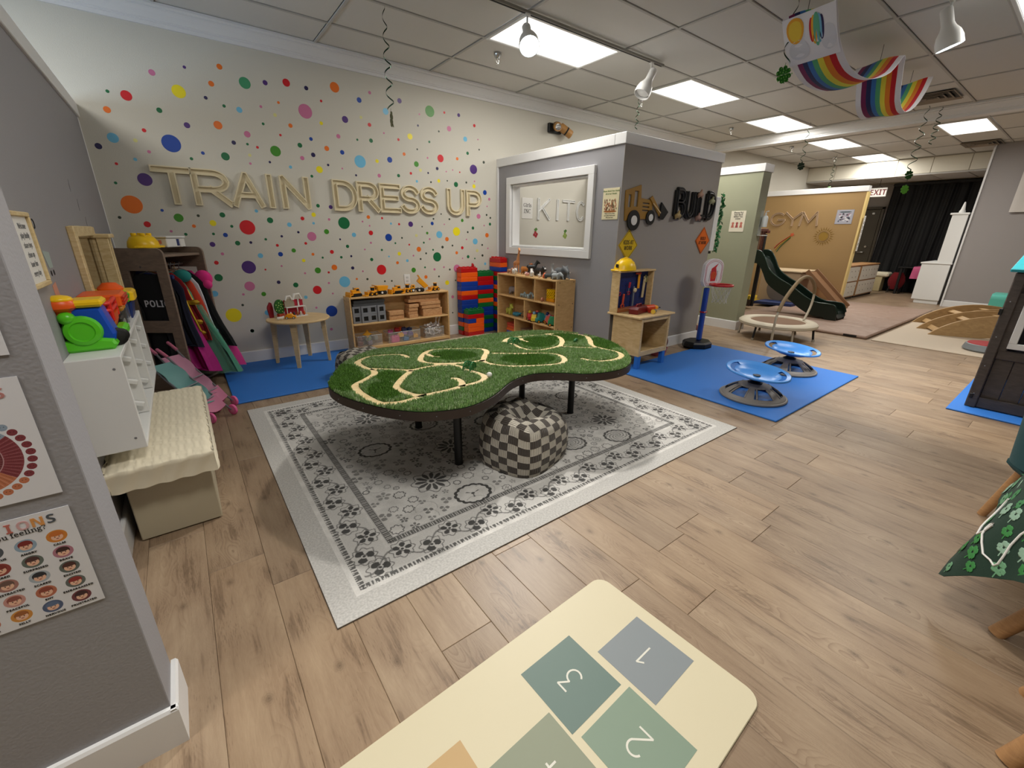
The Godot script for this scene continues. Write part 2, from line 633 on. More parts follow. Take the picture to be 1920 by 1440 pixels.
func build_floor() -> void:
	var f := struct("floor", box(Vector3(20.2, 0.1, 10.2), 0.0, Vector3(6.5, -0.058, 4.7)), mat(Color(0.16, 0.12, 0.09), 0.9))
	var t := plank_texture()
	var tones := []
	for c in [Color(1, 1, 1), Color(0.965, 0.96, 0.955), Color(1.0, 0.99, 0.975), Color(0.93, 0.925, 0.92)]:
		tones.append(mat(c, 0.42, 0.0, {"albedo_texture": t, "metallic_specular": 0.5}))
	var meshes := []
	for s in 8:
		for e in 2:
			meshes.append(plank_mesh(s, e == 1))
	var joints := {7: 4.37, 8: 4.325, 6: 4.64, 11: 4.27, 13: 4.225, 12: 4.5, 10: 4.545, 9: 4.59, 5: 4.42, 15: 4.18, 14: 4.455, 17: 4.42, -1: 3.335, 0: 3.56}
	var rest := G.new()
	for k in range(-15, 79):
		var x := 0.05 + PW * (k + 0.5)
		var z0: float = joints.get(k, fposmod(k * 0.437 + 0.13 * sin(k * 7.0), 1.0) * PL + 3.0)
		for j in range(-4, 6):
			var zc := z0 + PL * (j + 0.5)
			if zc < -0.6 or zc > 10.2:
				continue
			var pick := rng.randi_range(0, 15)
			var tone := rng.randi_range(0, 3)
			var near: bool = x > -0.75 and x < 7.3 and zc < 5.7 - maxf(0.0, 2.0 - x) * 0.35 and zc > 0.3
			if near:
				var o := part(f, "plank", meshes[pick], tones[tone])
				o.position = Vector3(x, 0, zc)
			else:
				rest.at(Transform3D(Basis(), Vector3(x, 0, zc)))
				plank_shape(rest, pick / 2, pick % 2 == 1)
	var o := part(f, "plank_field", rest, tones[1])
	o.set_meta("kind", "stuff")

func plank_mesh(s: int, flip: bool) -> ArrayMesh:
	var g := G.new()
	plank_shape(g, s, flip)
	return g.done()

func plank_shape(g: G, s: int, flip: bool) -> void:
	var hx := PW / 2 - 0.0004
	var hz := PL / 2 - 0.0005
	var b := 0.0016
	var v0 := s / 8.0 + 0.004
	var v1 := (s + 1) / 8.0 - 0.004
	var u0 := 1.0 if flip else 0.0
	var u1 := 0.0 if flip else 1.0
	var A := Vector3(-hx + b, 0, -hz + b)
	var B := Vector3(hx - b, 0, -hz + b)
	var C := Vector3(hx - b, 0, hz - b)
	var D := Vector3(-hx + b, 0, hz - b)
	g.quad(A, B, C, D, Vector3.UP, -1, [Vector2(u0, v0), Vector2(u0, v1), Vector2(u1, v1), Vector2(u1, v0)])
	var dn := Vector3(0, -0.0016, 0)
	var E := Vector3(-hx, 0, -hz) + dn
	var F := Vector3(hx, 0, -hz) + dn
	var Gg := Vector3(hx, 0, hz) + dn
	var H := Vector3(-hx, 0, hz) + dn
	for q in [[A, B, F, E, Vector3(0, 1, -1), u0, v0, u0, v1], [B, C, Gg, F, Vector3(1, 1, 0), u0, v1, u1, v1], [C, D, H, Gg, Vector3(0, 1, 1), u1, v1, u1, v0], [D, A, E, H, Vector3(-1, 1, 0), u1, v0, u0, v0]]:
		g.quad(q[0], q[1], q[2], q[3], q[4], -1, [Vector2(q[5], q[6]), Vector2(q[7], q[8]), Vector2(q[7], q[8]), Vector2(q[5], q[6])])
		g.quad(q[3], q[2], q[2] + Vector3(0, -0.007, 0), q[3] + Vector3(0, -0.007, 0), q[4] * Vector3(1, 0, 1), -1, [Vector2(q[5], q[6]), Vector2(q[7], q[8]), Vector2(q[7], q[8]), Vector2(q[5], q[6])])
# ---------------------------------------------------------------- ceiling: lay-in tiles on a grid
const PANELS := [[2.66, 1.22], [5.10, 1.22], [7.54, 1.22], [9.98, 1.22], [12.42, 1.22], [9.98, 3.05], [5.10, 4.27], [-2.22, 1.22], [0.22, 4.27], [-2.22, 4.27]]

func build_ceiling() -> void:
	var c := struct("ceiling", box(Vector3(20.2, 0.08, 10.2), 0.0, Vector3(6.5, CEIL + 0.1, 4.7)), mat(Color(0.5, 0.5, 0.5), 0.9))
	var tile := G.new().box(Vector3(0.61, 0.012, 0.305), Vector3(1.19, 0.016, 0.58), 0.004).done()
	var n := 0
	for i in range(-5, 12):
		for j in range(0, 16):
			var x := 0.22 + 1.22 * i
			var z := 0.61 * j
			if x + 1.22 > 13.7 and x > 12.5:
				continue
			var lit := false
			for p in PANELS:
				if absf(p[0] - x) < 0.1 and absf(p[1] - z) < 0.1:
					lit = true
			if lit:
				continue
			var o := part(c, "ceiling_tile", tile, M.tile)
			o.position = Vector3(x, CEIL, z)
			n += 1
	for j in range(1, 16):
		var o := part(c, "grid_bar", box(Vector3(19.5, 0.012, 0.024), 0.002), M.bar)
		o.position = Vector3(6.2, CEIL + 0.002, 0.61 * j)
	for i in range(-4, 12):
		var o := part(c, "grid_bar", box(Vector3(0.024, 0.012, 9.7), 0.002), M.bar)
		o.position = Vector3(0.22 + 1.22 * i, CEIL + 0.001, 4.85)
# ---------------------------------------------------------------- walls, crown, skirting
func crown_profile() -> PackedVector2Array:
	return PackedVector2Array([Vector2(0, -0.138), Vector2(0.02, -0.138), Vector2(0.02, -0.112), Vector2(0.032, -0.108), Vector2(0.032, -0.098), Vector2(0.044, -0.094), Vector2(0.052, -0.082), Vector2(0.066, -0.060), Vector2(0.084, -0.042), Vector2(0.096, -0.036), Vector2(0.096, -0.026), Vector2(0.108, -0.022), Vector2(0.122, -0.018), Vector2(0.122, 0.0), Vector2(0, 0)])

func moulding(g: G, prof: PackedVector2Array, a: Vector3, b: Vector3, out: Vector3, m0 := 0.0, m1 := 0.0) -> void:
	var d := (b - a).normalized()
	for i in prof.size():
		var p := prof[i]
		var q := prof[(i + 1) % prof.size()]
		var o := out * (q.y - p.y) - Vector3.UP * (q.x - p.x)
		g.quad(a + out * p.x + Vector3.UP * p.y + d * p.x * m0, a + out * q.x + Vector3.UP * q.y + d * q.x * m0, b + out * q.x + Vector3.UP * q.y - d * q.x * m1, b + out * p.x + Vector3.UP * p.y - d * p.x * m1, o)

func skirting(called: String, a: Vector3, b: Vector3, out: Vector3) -> void:
	var g := G.new()
	moulding(g, PackedVector2Array([Vector2(0, 0), Vector2(0.016, 0), Vector2(0.016, 0.122), Vector2(0.011, 0.131), Vector2(0, 0.131)]), a, b, out)
	struct(called, g, M.trim)

func capped_wall(called: String, lo: Vector3, hi: Vector3, m: Material) -> MeshInstance3D:
	var w := struct(called, box(Vector3(hi.x - lo.x, hi.y - 0.1 - lo.y, hi.z - lo.z), 0.002, Vector3((lo.x + hi.x) / 2, (lo.y + hi.y - 0.1) / 2, (lo.z + hi.z) / 2)), m)
	part(w, "wall_cap", box(Vector3(hi.x - lo.x + 0.03, 0.1, hi.z - lo.z + 0.03), 0.004, Vector3((lo.x + hi.x) / 2, hi.y - 0.05, (lo.z + hi.z) / 2)), M.trim)
	return w
var wall_back: MeshInstance3D

func build_walls() -> void:
	wall_back = struct("wall_back", box(Vector3(20, 3.3, 0.12), 0.0, Vector3(6.5, 1.65, -0.06)), M.cream_wall)
	struct("wall_outer_left", box(Vector3(0.12, 3.3, 10.2), 0.0, Vector3(-3.5, 1.65, 4.7)), M.cream_wall)
	var dw := struct("window_2", frame_x(-3.43, 0.9, 2.9, 0.8, 2.15, 0.07, 0.02), M.trim)
	part(dw, "pane", box(Vector3(0.01, 1.35, 2.0), 0.0, Vector3(-3.435, 1.475, 1.9)), mat(Color(0.8, 0.88, 0.95), 0.3, 0.0, {"emission_enabled": true, "emission": Color(0.80, 0.90, 1.0), "emission_energy_multiplier": 2.0}))
	var sky := AreaLight3D.new()
	sky.name = "window_daylight"
	dw.add_child(sky)
	sky.position = Vector3(-3.40, 1.475, 1.9)
	sky.rotation.y = -PI / 2
	sky.area_size = Vector2(2.0, 1.35)
	sky.light_color = Color(0.78, 0.89, 1.0)
	sky.light_energy = 5.0
	sky.area_range = 20.0
	sky.shadow_enabled = true
	struct("wall_front", box(Vector3(20, 3.3, 0.12), 0.0, Vector3(6.5, 1.65, 9.8)), M.cream_wall)
	var lw := capped_wall("wall_left", Vector3(LX - 0.1, 0, 0), Vector3(LX, CAP, 3.87), M.grey_wall)
	part(lw, "corner_trim", box(Vector3(0.03, CAP - 0.1, 0.022), 0.002, Vector3(LX - 0.012, (CAP - 0.1) / 2, 0.012)), M.trim)
	capped_wall("wall_near", Vector3(-3.44, 0, 3.875), Vector3(-0.252, CAP, 4.024), M.grey_wall)
	skirting("baseboard_left", Vector3(LX, 0, 0.02), Vector3(LX, 0, 3.87), Vector3.RIGHT)
	skirting("baseboard_near", Vector3(-3.4, 0, 4.024), Vector3(-0.236, 0, 4.024), Vector3.BACK)
	skirting("baseboard_near", Vector3(-0.252, 0, 3.86), Vector3(-0.252, 0, 4.04), Vector3.RIGHT)
	skirting("baseboard_back", Vector3(LX, 0, 0), Vector3(KX, 0, 0), Vector3.BACK)
	var g := G.new()
	moulding(g, crown_profile(), Vector3(-3.4, CEIL, 0), Vector3(8.92, CEIL, 0), Vector3.BACK, 0.0, 1.0)
	struct("trim_1", g, M.trim)
	g = G.new()
	moulding(g, crown_profile(), Vector3(8.92, CEIL, 0), Vector3(8.92, CEIL, 9.7), Vector3.LEFT, 1.0, 0.0)
	g.box(Vector3(8.99, CEIL - 0.07, 4.85), Vector3(0.14, 0.14, 9.7), 0.002)
	struct("trim_2", g, M.trim)
	var z0 := 0.345
	var z1 := 1.715
	var y0 := 1.185
	var y1 := 1.945
	var k := G.new()
	var t := 0.11
	k.box(Vector3(KX + t / 2, y0 / 2, KZ / 2), Vector3(t, y0, KZ))
	k.box(Vector3(KX + t / 2, (y1 + CAP - 0.1) / 2, KZ / 2), Vector3(t, CAP - 0.1 - y1, KZ))
	k.box(Vector3(KX + t / 2, (y0 + y1) / 2, z0 / 2), Vector3(t, y1 - y0, z0))
	k.box(Vector3(KX + t / 2, (y0 + y1) / 2, (z1 + KZ) / 2), Vector3(t, y1 - y0, KZ - z1))
	var ks := struct("wall_kitchen_side", k, M.grey_wall)
	part(ks, "wall_cap", box(Vector3(t + 0.03, 0.1, KZ - 0.121), 0.004, Vector3(KX + t / 2, CAP - 0.05, (KZ - 0.121) / 2)), M.trim)
	part(ks, "corner_trim", box(Vector3(0.02, CAP - 0.1, 0.035), 0.002, Vector3(KX - 0.008, (CAP - 0.1) / 2, 0.02)), M.trim)
	var win := struct("window_1", frame_x(KX - 0.018, z0 - 0.005, z1 + 0.005, y0 - 0.005, y1 + 0.005, 0.085, 0.02), M.trim)
	part(win, "window_sill", box(Vector3(t + 0.03, 0.022, z1 - z0), 0.003, Vector3(KX + t / 2 + 0.006, y0 + 0.011, (z0 + z1) / 2)), M.trim)
	part(win, "head_jamb", box(Vector3(t + 0.01, 0.018, z1 - z0), 0.003, Vector3(KX + t / 2, y1 - 0.009, (z0 + z1) / 2)), M.trim)
	for z in [z0 + 0.009, z1 - 0.009]:
		part(win, "side_jamb", box(Vector3(t + 0.01, y1 - y0 - 0.03, 0.018), 0.003, Vector3(KX + t / 2, (y0 + y1) / 2, z)), M.trim)
	var kf := struct("wall_kitchen_front", box(Vector3(5.475 - KX - t, CAP - 0.1, 0.11), 0.002, Vector3((KX + t + 5.475) / 2, (CAP - 0.1) / 2, KZ - 0.055)), M.taupe_wall)
	part(kf, "wall_return", box(Vector3(t, CAP - 0.1, 0.004), 0.0, Vector3(KX + t / 2, (CAP - 0.1) / 2, KZ + 0.002)), M.taupe_wall)
	part(kf, "wall_cap", box(Vector3(5.475 - KX + 0.03, 0.1, 0.14), 0.004, Vector3((KX + 5.475) / 2, CAP - 0.05, KZ - 0.05)), M.trim)
	skirting("baseboard_kitchen", Vector3(KX, 0, KZ + 0.004), Vector3(5.475, 0, KZ + 0.004), Vector3.BACK)
	skirting("baseboard_kitchen", Vector3(KX, 0, 0.02), Vector3(KX, 0, KZ), Vector3.LEFT)
	struct("wall_kitchen_end", box(Vector3(0.1, CAP - 0.1, KZ - 0.12), 0.0, Vector3(5.42, (CAP - 0.1) / 2, (KZ - 0.12) / 2)), M.cream_wall)
	capped_wall("wall_sage", Vector3(6.59, 0, 0), Vector3(6.82, CAP + 0.005, 2.145), M.sage_wall)
	skirting("baseboard_sage", Vector3(6.59, 0, 0), Vector3(6.59, 0, 2.161), Vector3.LEFT)
	skirting("baseboard_sage", Vector3(6.574, 0, 2.145), Vector3(6.836, 0, 2.145), Vector3.BACK)
	var gw := capped_wall("wall_gym", Vector3(10.9, 0, 0), Vector3(11.01, CAP + 0.02, 2.16), M.gold_wall)
	part(gw, "end_post", box(Vector3(0.13, CAP - 0.09, 0.03), 0.003, Vector3(10.955, (CAP - 0.09) / 2, 2.17)), M.pale_gold)
	part(gw, "post_base", box(Vector3(0.17, 0.13, 0.06), 0.003, Vector3(10.955, 0.065, 2.185)), M.trim)

func frame_x(x: float, z0: float, z1: float, y0: float, y1: float, w: float, d: float) -> G:
	var g := G.new()
	g.box(Vector3(x, y0 - w / 2, (z0 + z1) / 2), Vector3(d * 2, w, z1 - z0 + 2 * w), 0.003)
	g.box(Vector3(x, y1 + w / 2, (z0 + z1) / 2), Vector3(d * 2, w, z1 - z0 + 2 * w), 0.003)
	for z in [z0 - w / 2, z1 + w / 2]:
		g.box(Vector3(x, (y0 + y1) / 2, z), Vector3(d * 2, y1 - y0, w), 0.003)
	return g
# ---------------------------------------------------------------- lamps
func build_lights() -> void:
	var glow := mat(Color(0.95, 0.95, 0.95), 0.5, 0.0, {"emission_enabled": true, "emission": Color(1, 0.985, 0.97), "emission_energy_multiplier": 1.6})
	var shape := G.new().box(Vector3(0, 0.006, 0), Vector3(1.15, 0.008, 0.54), 0.002).done()
	var fr := G.new()
	for s in [-1.0, 1.0]:
		fr.box(Vector3(0, 0.004, s * 0.288), Vector3(1.205, 0.016, 0.026), 0.003)
		fr.box(Vector3(s * 0.59, 0.004, 0), Vector3(0.026, 0.016, 0.55), 0.003)
	var frame := fr.done()
	var names := ["recessed ceiling light panel nearest, beside the track with a glowing spotlight", "second recessed ceiling light panel, beyond the white hanging spotlight", "third recessed ceiling light panel along the row, before the white beam", "ceiling light panel just past the white beam, behind the hanging swirls", "farthest ceiling light panel, against the pale tiled soffit", "wide ceiling light panel beyond the beam, near the right wall", "ceiling light panel cut by the top right corner of the picture"]
	for i in PANELS.size():
		var p: Array = PANELS[i]
		var t := thing("ceiling_light", names[i] if i < names.size() else "recessed ceiling light panel outside the picture, row %s" % ["over the left bay", "over the camera", "far left"][i - 7], "ceiling light", Vector3(p[0] + 0.61, CEIL - 0.008, p[1] + 0.305), 0.0, "recessed ceiling light panels")
		part(t, "frame", frame, M.white)
		part(t, "diffuser", shape, glow)
		var a := AreaLight3D.new()
		a.name = "panel_light"
		t.add_child(a)
		a.position = Vector3(0, -0.012, 0)
		a.rotation.x = -PI / 2
		a.area_size = Vector2(1.13, 0.52)
		a.light_color = PANEL_COLOR
		a.light_energy = PANEL_ENERGY
		a.shadow_enabled = true
		a.area_range = 20.0
	var rail := thing("light_track", "thin grey light track running along the ceiling over the first panel", "light track", Vector3(2.8, CEIL - 0.03, 1.9))
	part(rail, "rail", box(Vector3(3.3, 0.022, 0.034), 0.003), mat(Color(0.55, 0.54, 0.51), 0.5))
	part(rail, "rail_slot", box(Vector3(3.24, 0.006, 0.012), 0.0, Vector3(0, -0.011, 0)), M.dark)
	track_head("track_spotlight", "lit white track spotlight facing the room in front of the panel", Vector3(2.62, CEIL - 0.041, 1.9), Vector3(-0.35, -0.75, 0.62), true)
	track_head("track_spotlight", "white bell-shaped track spotlight above the corner of the kitchen bay", Vector3(4.26, CEIL - 0.041, 1.9), Vector3(-0.45, -0.85, -0.1), false)
	track_head("track_spotlight", "white track spotlight at the top edge right of the rainbow banner", Vector3(5.0, CEIL - 0.02, 4.02), Vector3(0.2, -0.85, 0.25), true)

func track_head(called: String, label: String, at: Vector3, aim: Vector3, lit: bool) -> void:
	var t := thing(called, label, "spotlight", at, 0.0, "track spotlights")
	part(t, "adapter", box(Vector3(0.05, 0.03, 0.03), 0.004), M.white)
	part(t, "stem", G.new().tube([Vector3(0, -0.01, 0), Vector3(0, -0.11, 0)], 0.008, 10), M.white)
	var a := aim.normalized()
	var x := a.cross(Vector3.UP).normalized()
	var pose := Transform3D(Basis(x, -a, x.cross(-a)).scaled_local(Vector3.ONE * 1.35), Vector3(0, -0.12, 0) + a * 0.02)
	var shell := G.new().at(pose).lathe([Vector2(0.0, 0.075), Vector2(0.024, 0.07), Vector2(0.028, 0.06), Vector2(0.028, -0.01), Vector2(0.034, -0.03), Vector2(0.052, -0.06), Vector2(0.060, -0.09), Vector2(0.061, -0.13), Vector2(0.057, -0.13), Vector2(0.055, -0.09), Vector2(0.045, -0.055), Vector2(0.0, -0.05)], 24)
	part(t, "shade", shell, M.white)
	var lamp := mat(Color(0.9, 0.93, 0.95), 0.3, 0.0, {"emission_enabled": true, "emission": Color(0.9, 0.97, 1.0), "emission_energy_multiplier": 14.0})
	part(t, "lamp", G.new().at(pose).lathe([Vector2(0.0, -0.064), Vector2(0.044, -0.072), Vector2(0.05, -0.082), Vector2(0.05, -0.112), Vector2(0.03, -0.122), Vector2(0.0, -0.125)], 20), lamp if lit else M.white)
	if lit:
		var s := SpotLight3D.new()
		s.name = "spot_beam"
		t.add_child(s)
		s.position = Vector3(0, -0.12, 0) + a * 0.2
		s.basis = Basis.looking_at(a)
		s.spot_angle = 38.0
		s.spot_angle_attenuation = 0.6
		s.light_energy = SPOT_ENERGY
		s.light_size = 0.05
		s.light_color = Color(1.0, 0.98, 0.95)
		s.spot_range = 12.0
		s.spot_attenuation = 2.0
		s.shadow_enabled = true
# ---------------------------------------------------------------- dots and channel letters on the back wall
var dots := {
	"P": [117, 2590, 23, 902, 2465, 12, 1299, 2486, 64, 747, 2214, 27, 1599, 2302, 21, -30, 1983, 13, 730, 1962, 11, 1210, 2057, 20, 1400, 1474, 13, -10, 1334, 11, 1198, 1296, 46, 350, 1129, 14, 1981, 2762, 16, 2553, 2645, 10, 2939, 2549, 29, 2105, 2396, 10, 3355, 2482, 9, 2630, 2200, 11, 2879, 2072, 9, 2971, 2098, 9, 2010, 1957, 20, 1603, 1995, 9, 3293, 1991, 10, 3525, 1787, 18, 3489, 1696, 10, 3349, 1565, 31, 3437, 1450, 10, 1766, 1461, 10, 2822, 1453, 9, 1844, 1417, 10, 2604, 1272, 12, 3151, 1269, 10, 1840, 1229, 12, 3496, 1151, 11, 1761, 1155, 10, 2368, 1074, 11, 3082, 1026, 10, 2792, 919, 12, 2652, 896, 15, 1712, 909, 10, 2989, 896, 51, 1076, 913, 11, 1312, 795, 12, 1340, 675, 10, 2908, 520, 21, 529, 806, 47, 459, 727, 12, 856, 997, 10, 1142, 529, 12, 1273, 265, 16],
	"V": [354, 2674, 12, 971, 2671, 21, 284, 2226, 23, -106, 1759, 51, 1433, 1601, 20, 285, 1218, 23, 2317, 2741, 25, 3080, 2713, 20, 1688, 2470, 32, 3280, 2131, 55, 2357, 1445, 31, 553, 995, 63],
	"O": [618, 2729, 22, 530, 2584, 22, 1615, 2747, 46, 1062, 2524, 12, -237, 2267, 24, 521, 2259, 34, 1141, 2339, 19, 1465, 2173, 24, -239, 1551, 73, 170, 1382, 15, 1184, 1111, 15, 2331, 2210, 18, 3042, 2231, 18, 1839, 1511, 20, 3483, 1325, 29, 2853, 1272, 27, 2446, 1150, 30, 2993, 1099, 20, 2150, 994, 18, 1393, 964, 31, 1631, 824, 12, 2523, 805, 22],
	"T": [799, 2638, 47],
	"R": [1158, 2705, 33, -90, 2390, 37, 1465, 2602, 12, -29, 2146, 15, 1036, 2243, 11, 815, 2111, 12, -269, 1868, 11, -169, 1391, 25, 606, 1378, 68, 1129, 1476, 19, 848, 1206, 14, 1127, 1225, 14, 1387, 1133, 21, 165, 1157, 11, 2881, 2711, 13, 1948, 2456, 19, 3304, 2631, 18, 2273, 2352, 14, 2806, 2212, 42, 2401, 2013, 15, 3073, 2081, 9, 2001, 1504, 12, 2207, 1442, 13, 1851, 1339, 26, 2321, 1206, 11, 3081, 1162, 20, 1940, 919, 58, 1325, 912, 12, 3247, 927, 19, 1178, 726, 46, 285, 1047, 19, 699, 966, 9],
	"N": [1336, 2691, 19, 467, 2466, 14, -353, 1990, 23, 622, 2129, 18, 903, 1991, 11, 1321, 2098, 21, 1459, 2016, 12, 1069, 1338, 12, 903, 1296, 12, 611, 1235, 13, 2527, 2527, 12, 2754, 2095, 18, 2628, 2036, 11, 1746, 1940, 11, 1493, 1267, 10, 1596, 1083, 12, 1598, 951, 18, 802, 831, 18, 1192, 298, 28],
	"D": [-204, 2401, 12, 598, 2423, 13, 109, 2315, 20, 898, 2321, 12, 734, 2129, 11, 1204, 2173, 22, 264, 1958, 13, 533, 2004, 34, 1280, 1894, 14, -308, 1718, 11, 415, 1488, 23, 1303, 1609, 18, 819, 1450, 28, 474, 1386, 13, 94, 1309, 13, 311, 1314, 12, 496, 1229, 22, 750, 1266, 12, 1798, 2294, 11, 1950, 2303, 21, 2664, 2375, 13, 3196, 2309, 19, 2244, 1976, 18, 3013, 1934, 30, 3535, 1470, 19, 1556, 1440, 63, 3256, 1415, 20, 2142, 1224, 11, 2520, 1229, 12, 1566, 1191, 18, 1965, 1147, 13, 2645, 1141, 12, 1281, 1074, 11, 1483, 1073, 14, 2699, 1052, 58, 3170, 1045, 21, 3278, 1019, 11, 1831, 1040, 19, 2518, 926, 12, 965, 793, 26, 277, 904, 35, 473, 345, 17, 474, 343, 18],
	"Y": [276, 2481, 50, 1440, 2401, 17, 1365, 1964, 33, 325, 1412, 27, 1246, 1517, 22, 2418, 2401, 31, 1999, 2105, 19, 2769, 1959, 20, 3284, 1931, 24, 3000, 1368, 54, 2182, 1101, 22, 1081, 1048, 18, 2831, 715, 30, 338, 524, 70, 857, 349, 22],
	"S": [716, 2410, 24, -247, 2063, 37, -137, 1913, 13, 1086, 1963, 15, 710, 1534, 15, 993, 1411, 22, 1234, 1431, 13, 676, 1106, 24, 2145, 2612, 32, 3166, 2464, 28, 1806, 2082, 62, 2473, 1932, 15, 2105, 1446, 13, 1653, 1316, 24, 2744, 1327, 43, 3289, 1243, 39, 2047, 1070, 11, 2281, 1016, 18, 3449, 943, 19, 1489, 799, 62, 1047, 654, 19, 217, 751, 29, 647, 520, 28],
	"W": [1015, 2412, 16, -104, 2061, 15, 737, 2035, 14, 1861, 2514, 15, 2528, 2058, 19, 2424, 1314, 18, 3318, 1122, 21],
	"B": [140, 2066, 69, 1319, 2243, 17, 360, 2014, 14, -39, 1512, 12, 407, 1305, 20, 864, 1117, 23, 1859, 2674, 25, 1621, 2153, 22, 2150, 2133, 30, 3454, 1866, 30, 2650, 1460, 21, 2062, 1289, 42, 1303, 476, 63],
	"G": [970, 2095, 47, 69, 1452, 36, 1357, 1347, 26, 997, 1153, 21, 2688, 2695, 58, 2479, 2119, 30, 3092, 1507, 20, 2574, 1344, 16, 1212, 938, 32, 2358, 898, 30, 643, 718, 22],
	"K": [221, 1475, 12, -344, 1443, 12, 2797, 2502, 11, 2501, 2278, 10, 3372, 2369, 10, 3441, 2229, 17, 2660, 1936, 11, 2889, 1968, 9, 3168, 1968, 12, 3480, 1587, 13, 3541, 1551, 13, 2782, 1575, 9, 2671, 1515, 11, 2900, 1517, 12, 2508, 1419, 9, 3173, 1362, 13, 2231, 1285, 11, 2932, 1192, 12, 3402, 1197, 13, 2783, 1173, 17, 2544, 1099, 12, 3405, 1057, 16, 2463, 1031, 12, 2879, 886, 13, 1757, 816, 13, 2712, 803, 12, 2961, 739, 10, 1969, 780, 11, 2058, 779, 11, 434, 620, 12, 689, 234, 13, 2900, 303, 10],
}

func glyph(c: String) -> Array:
	match c:
		"T": return [0.84, [[Vector2(0, 1), Vector2(0.84, 1)], [Vector2(0.42, 1), Vector2(0.42, 0)]]]
		"R": return [0.72, [[Vector2(0, 0), Vector2(0, 1)], [Vector2(0, 1), Vector2(0.4, 1)] + arc(Vector2(0.4, 0.72), Vector2(0.3, 0.28), 75, -90, 9) + [Vector2(0, 0.44)], [Vector2(0.34, 0.44), Vector2(0.72, 0)]]]
		"A": return [0.84, [[Vector2(0, 0), Vector2(0.42, 1), Vector2(0.84, 0)], [Vector2(0.15, 0.32), Vector2(0.69, 0.32)]]]
		"I": return [0.12, [[Vector2(0.06, 0), Vector2(0.06, 1)]]]
		"N": return [0.78, [[Vector2(0, 0), Vector2(0, 1), Vector2(0.78, 0), Vector2(0.78, 1)]]]
		"D": return [0.78, [[Vector2(0, 0), Vector2(0, 1)], [Vector2(0, 1), Vector2(0.3, 1)] + arc(Vector2(0.3, 0.5), Vector2(0.46, 0.5), 75, -75, 12) + [Vector2(0.3, 0), Vector2(0, 0)]]]
		"E": return [0.62, [[Vector2(0.62, 1), Vector2(0, 1), Vector2(0, 0), Vector2(0.62, 0)], [Vector2(0, 0.52), Vector2(0.54, 0.52)]]]
		"S": return [0.66, [arc(Vector2(0.33, 0.755), Vector2(0.3, 0.25), 20, 250, 12) + arc(Vector2(0.33, 0.25), Vector2(0.32, 0.26), 75, -160, 14)]]
		"U": return [0.74, [[Vector2(0, 1), Vector2(0, 0.36)] + arc(Vector2(0.37, 0.36), Vector2(0.37, 0.36), 190, 350, 12) + [Vector2(0.74, 0.36), Vector2(0.74, 1)]]]
		"P": return [0.66, [[Vector2(0, 0), Vector2(0, 1)], [Vector2(0, 1), Vector2(0.36, 1)] + arc(Vector2(0.36, 0.71), Vector2(0.3, 0.29), 75, -90, 9) + [Vector2(0, 0.42)]]]
		"K": return [0.72, [[Vector2(0, 0), Vector2(0, 1)], [Vector2(0.68, 1), Vector2(0.03, 0.42)], [Vector2(0.22, 0.6), Vector2(0.72, 0)]]]
		"C": return [0.8, [arc(Vector2(0.45, 0.5), Vector2(0.45, 0.5), 50, 310, 18)]]
		"G": return [0.84, [arc(Vector2(0.45, 0.5), Vector2(0.45, 0.5), 48, 345, 18) + [Vector2(0.87, 0.46), Vector2(0.5, 0.46)]]]
		"Y": return [0.8, [[Vector2(0, 1), Vector2(0.4, 0.48), Vector2(0.8, 1)], [Vector2(0.4, 0.5), Vector2(0.4, 0)]]]
		"M": return [0.95, [[Vector2(0, 0), Vector2(0.1, 1), Vector2(0.47, 0.25), Vector2(0.85, 1), Vector2(0.95, 0)]]]
		"B": return [0.7, [[Vector2(0, 0), Vector2(0, 1)], [Vector2(0, 1), Vector2(0.36, 1)] + arc(Vector2(0.36, 0.77), Vector2(0.26, 0.23), 75, -90, 8) + [Vector2(0, 0.54)], [Vector2(0, 0.54), Vector2(0.38, 0.54)] + arc(Vector2(0.38, 0.27), Vector2(0.3, 0.27), 75, -90, 8) + [Vector2(0, 0)]]]
		"L": return [0.6, [[Vector2(0, 1), Vector2(0, 0), Vector2(0.6, 0)]]]
		"1": return [0.3, [[Vector2(0, 0.8), Vector2(0.25, 1), Vector2(0.25, 0)]]]
		"2": return [0.55, [arc(Vector2(0.28, 0.72), Vector2(0.27, 0.28), 165, -30, 12) + [Vector2(0, 0), Vector2(0.58, 0)]]]
		"3": return [0.55, [[Vector2(0.04, 1), Vector2(0.52, 1), Vector2(0.24, 0.6)] + arc(Vector2(0.25, 0.3), Vector2(0.29, 0.3), 80, -150, 12)]]
		"4": return [0.6, [[Vector2(0.45, 0), Vector2(0.45, 1), Vector2(0, 0.3), Vector2(0.62, 0.3)]]]
	return [0.3, []]

func stroke_poly(line: Array, w: float, sc: Vector2, join := Geometry2D.JOIN_MITER, end := Geometry2D.END_SQUARE) -> PackedVector2Array:
	var p := PackedVector2Array()
	for v in line:
		p.append(v * sc)
	var r := Geometry2D.offset_polyline(p, w / 2, join, end)
	var best := r[0]
	for q in r:
		if q.size() > best.size():
			best = q
	return best

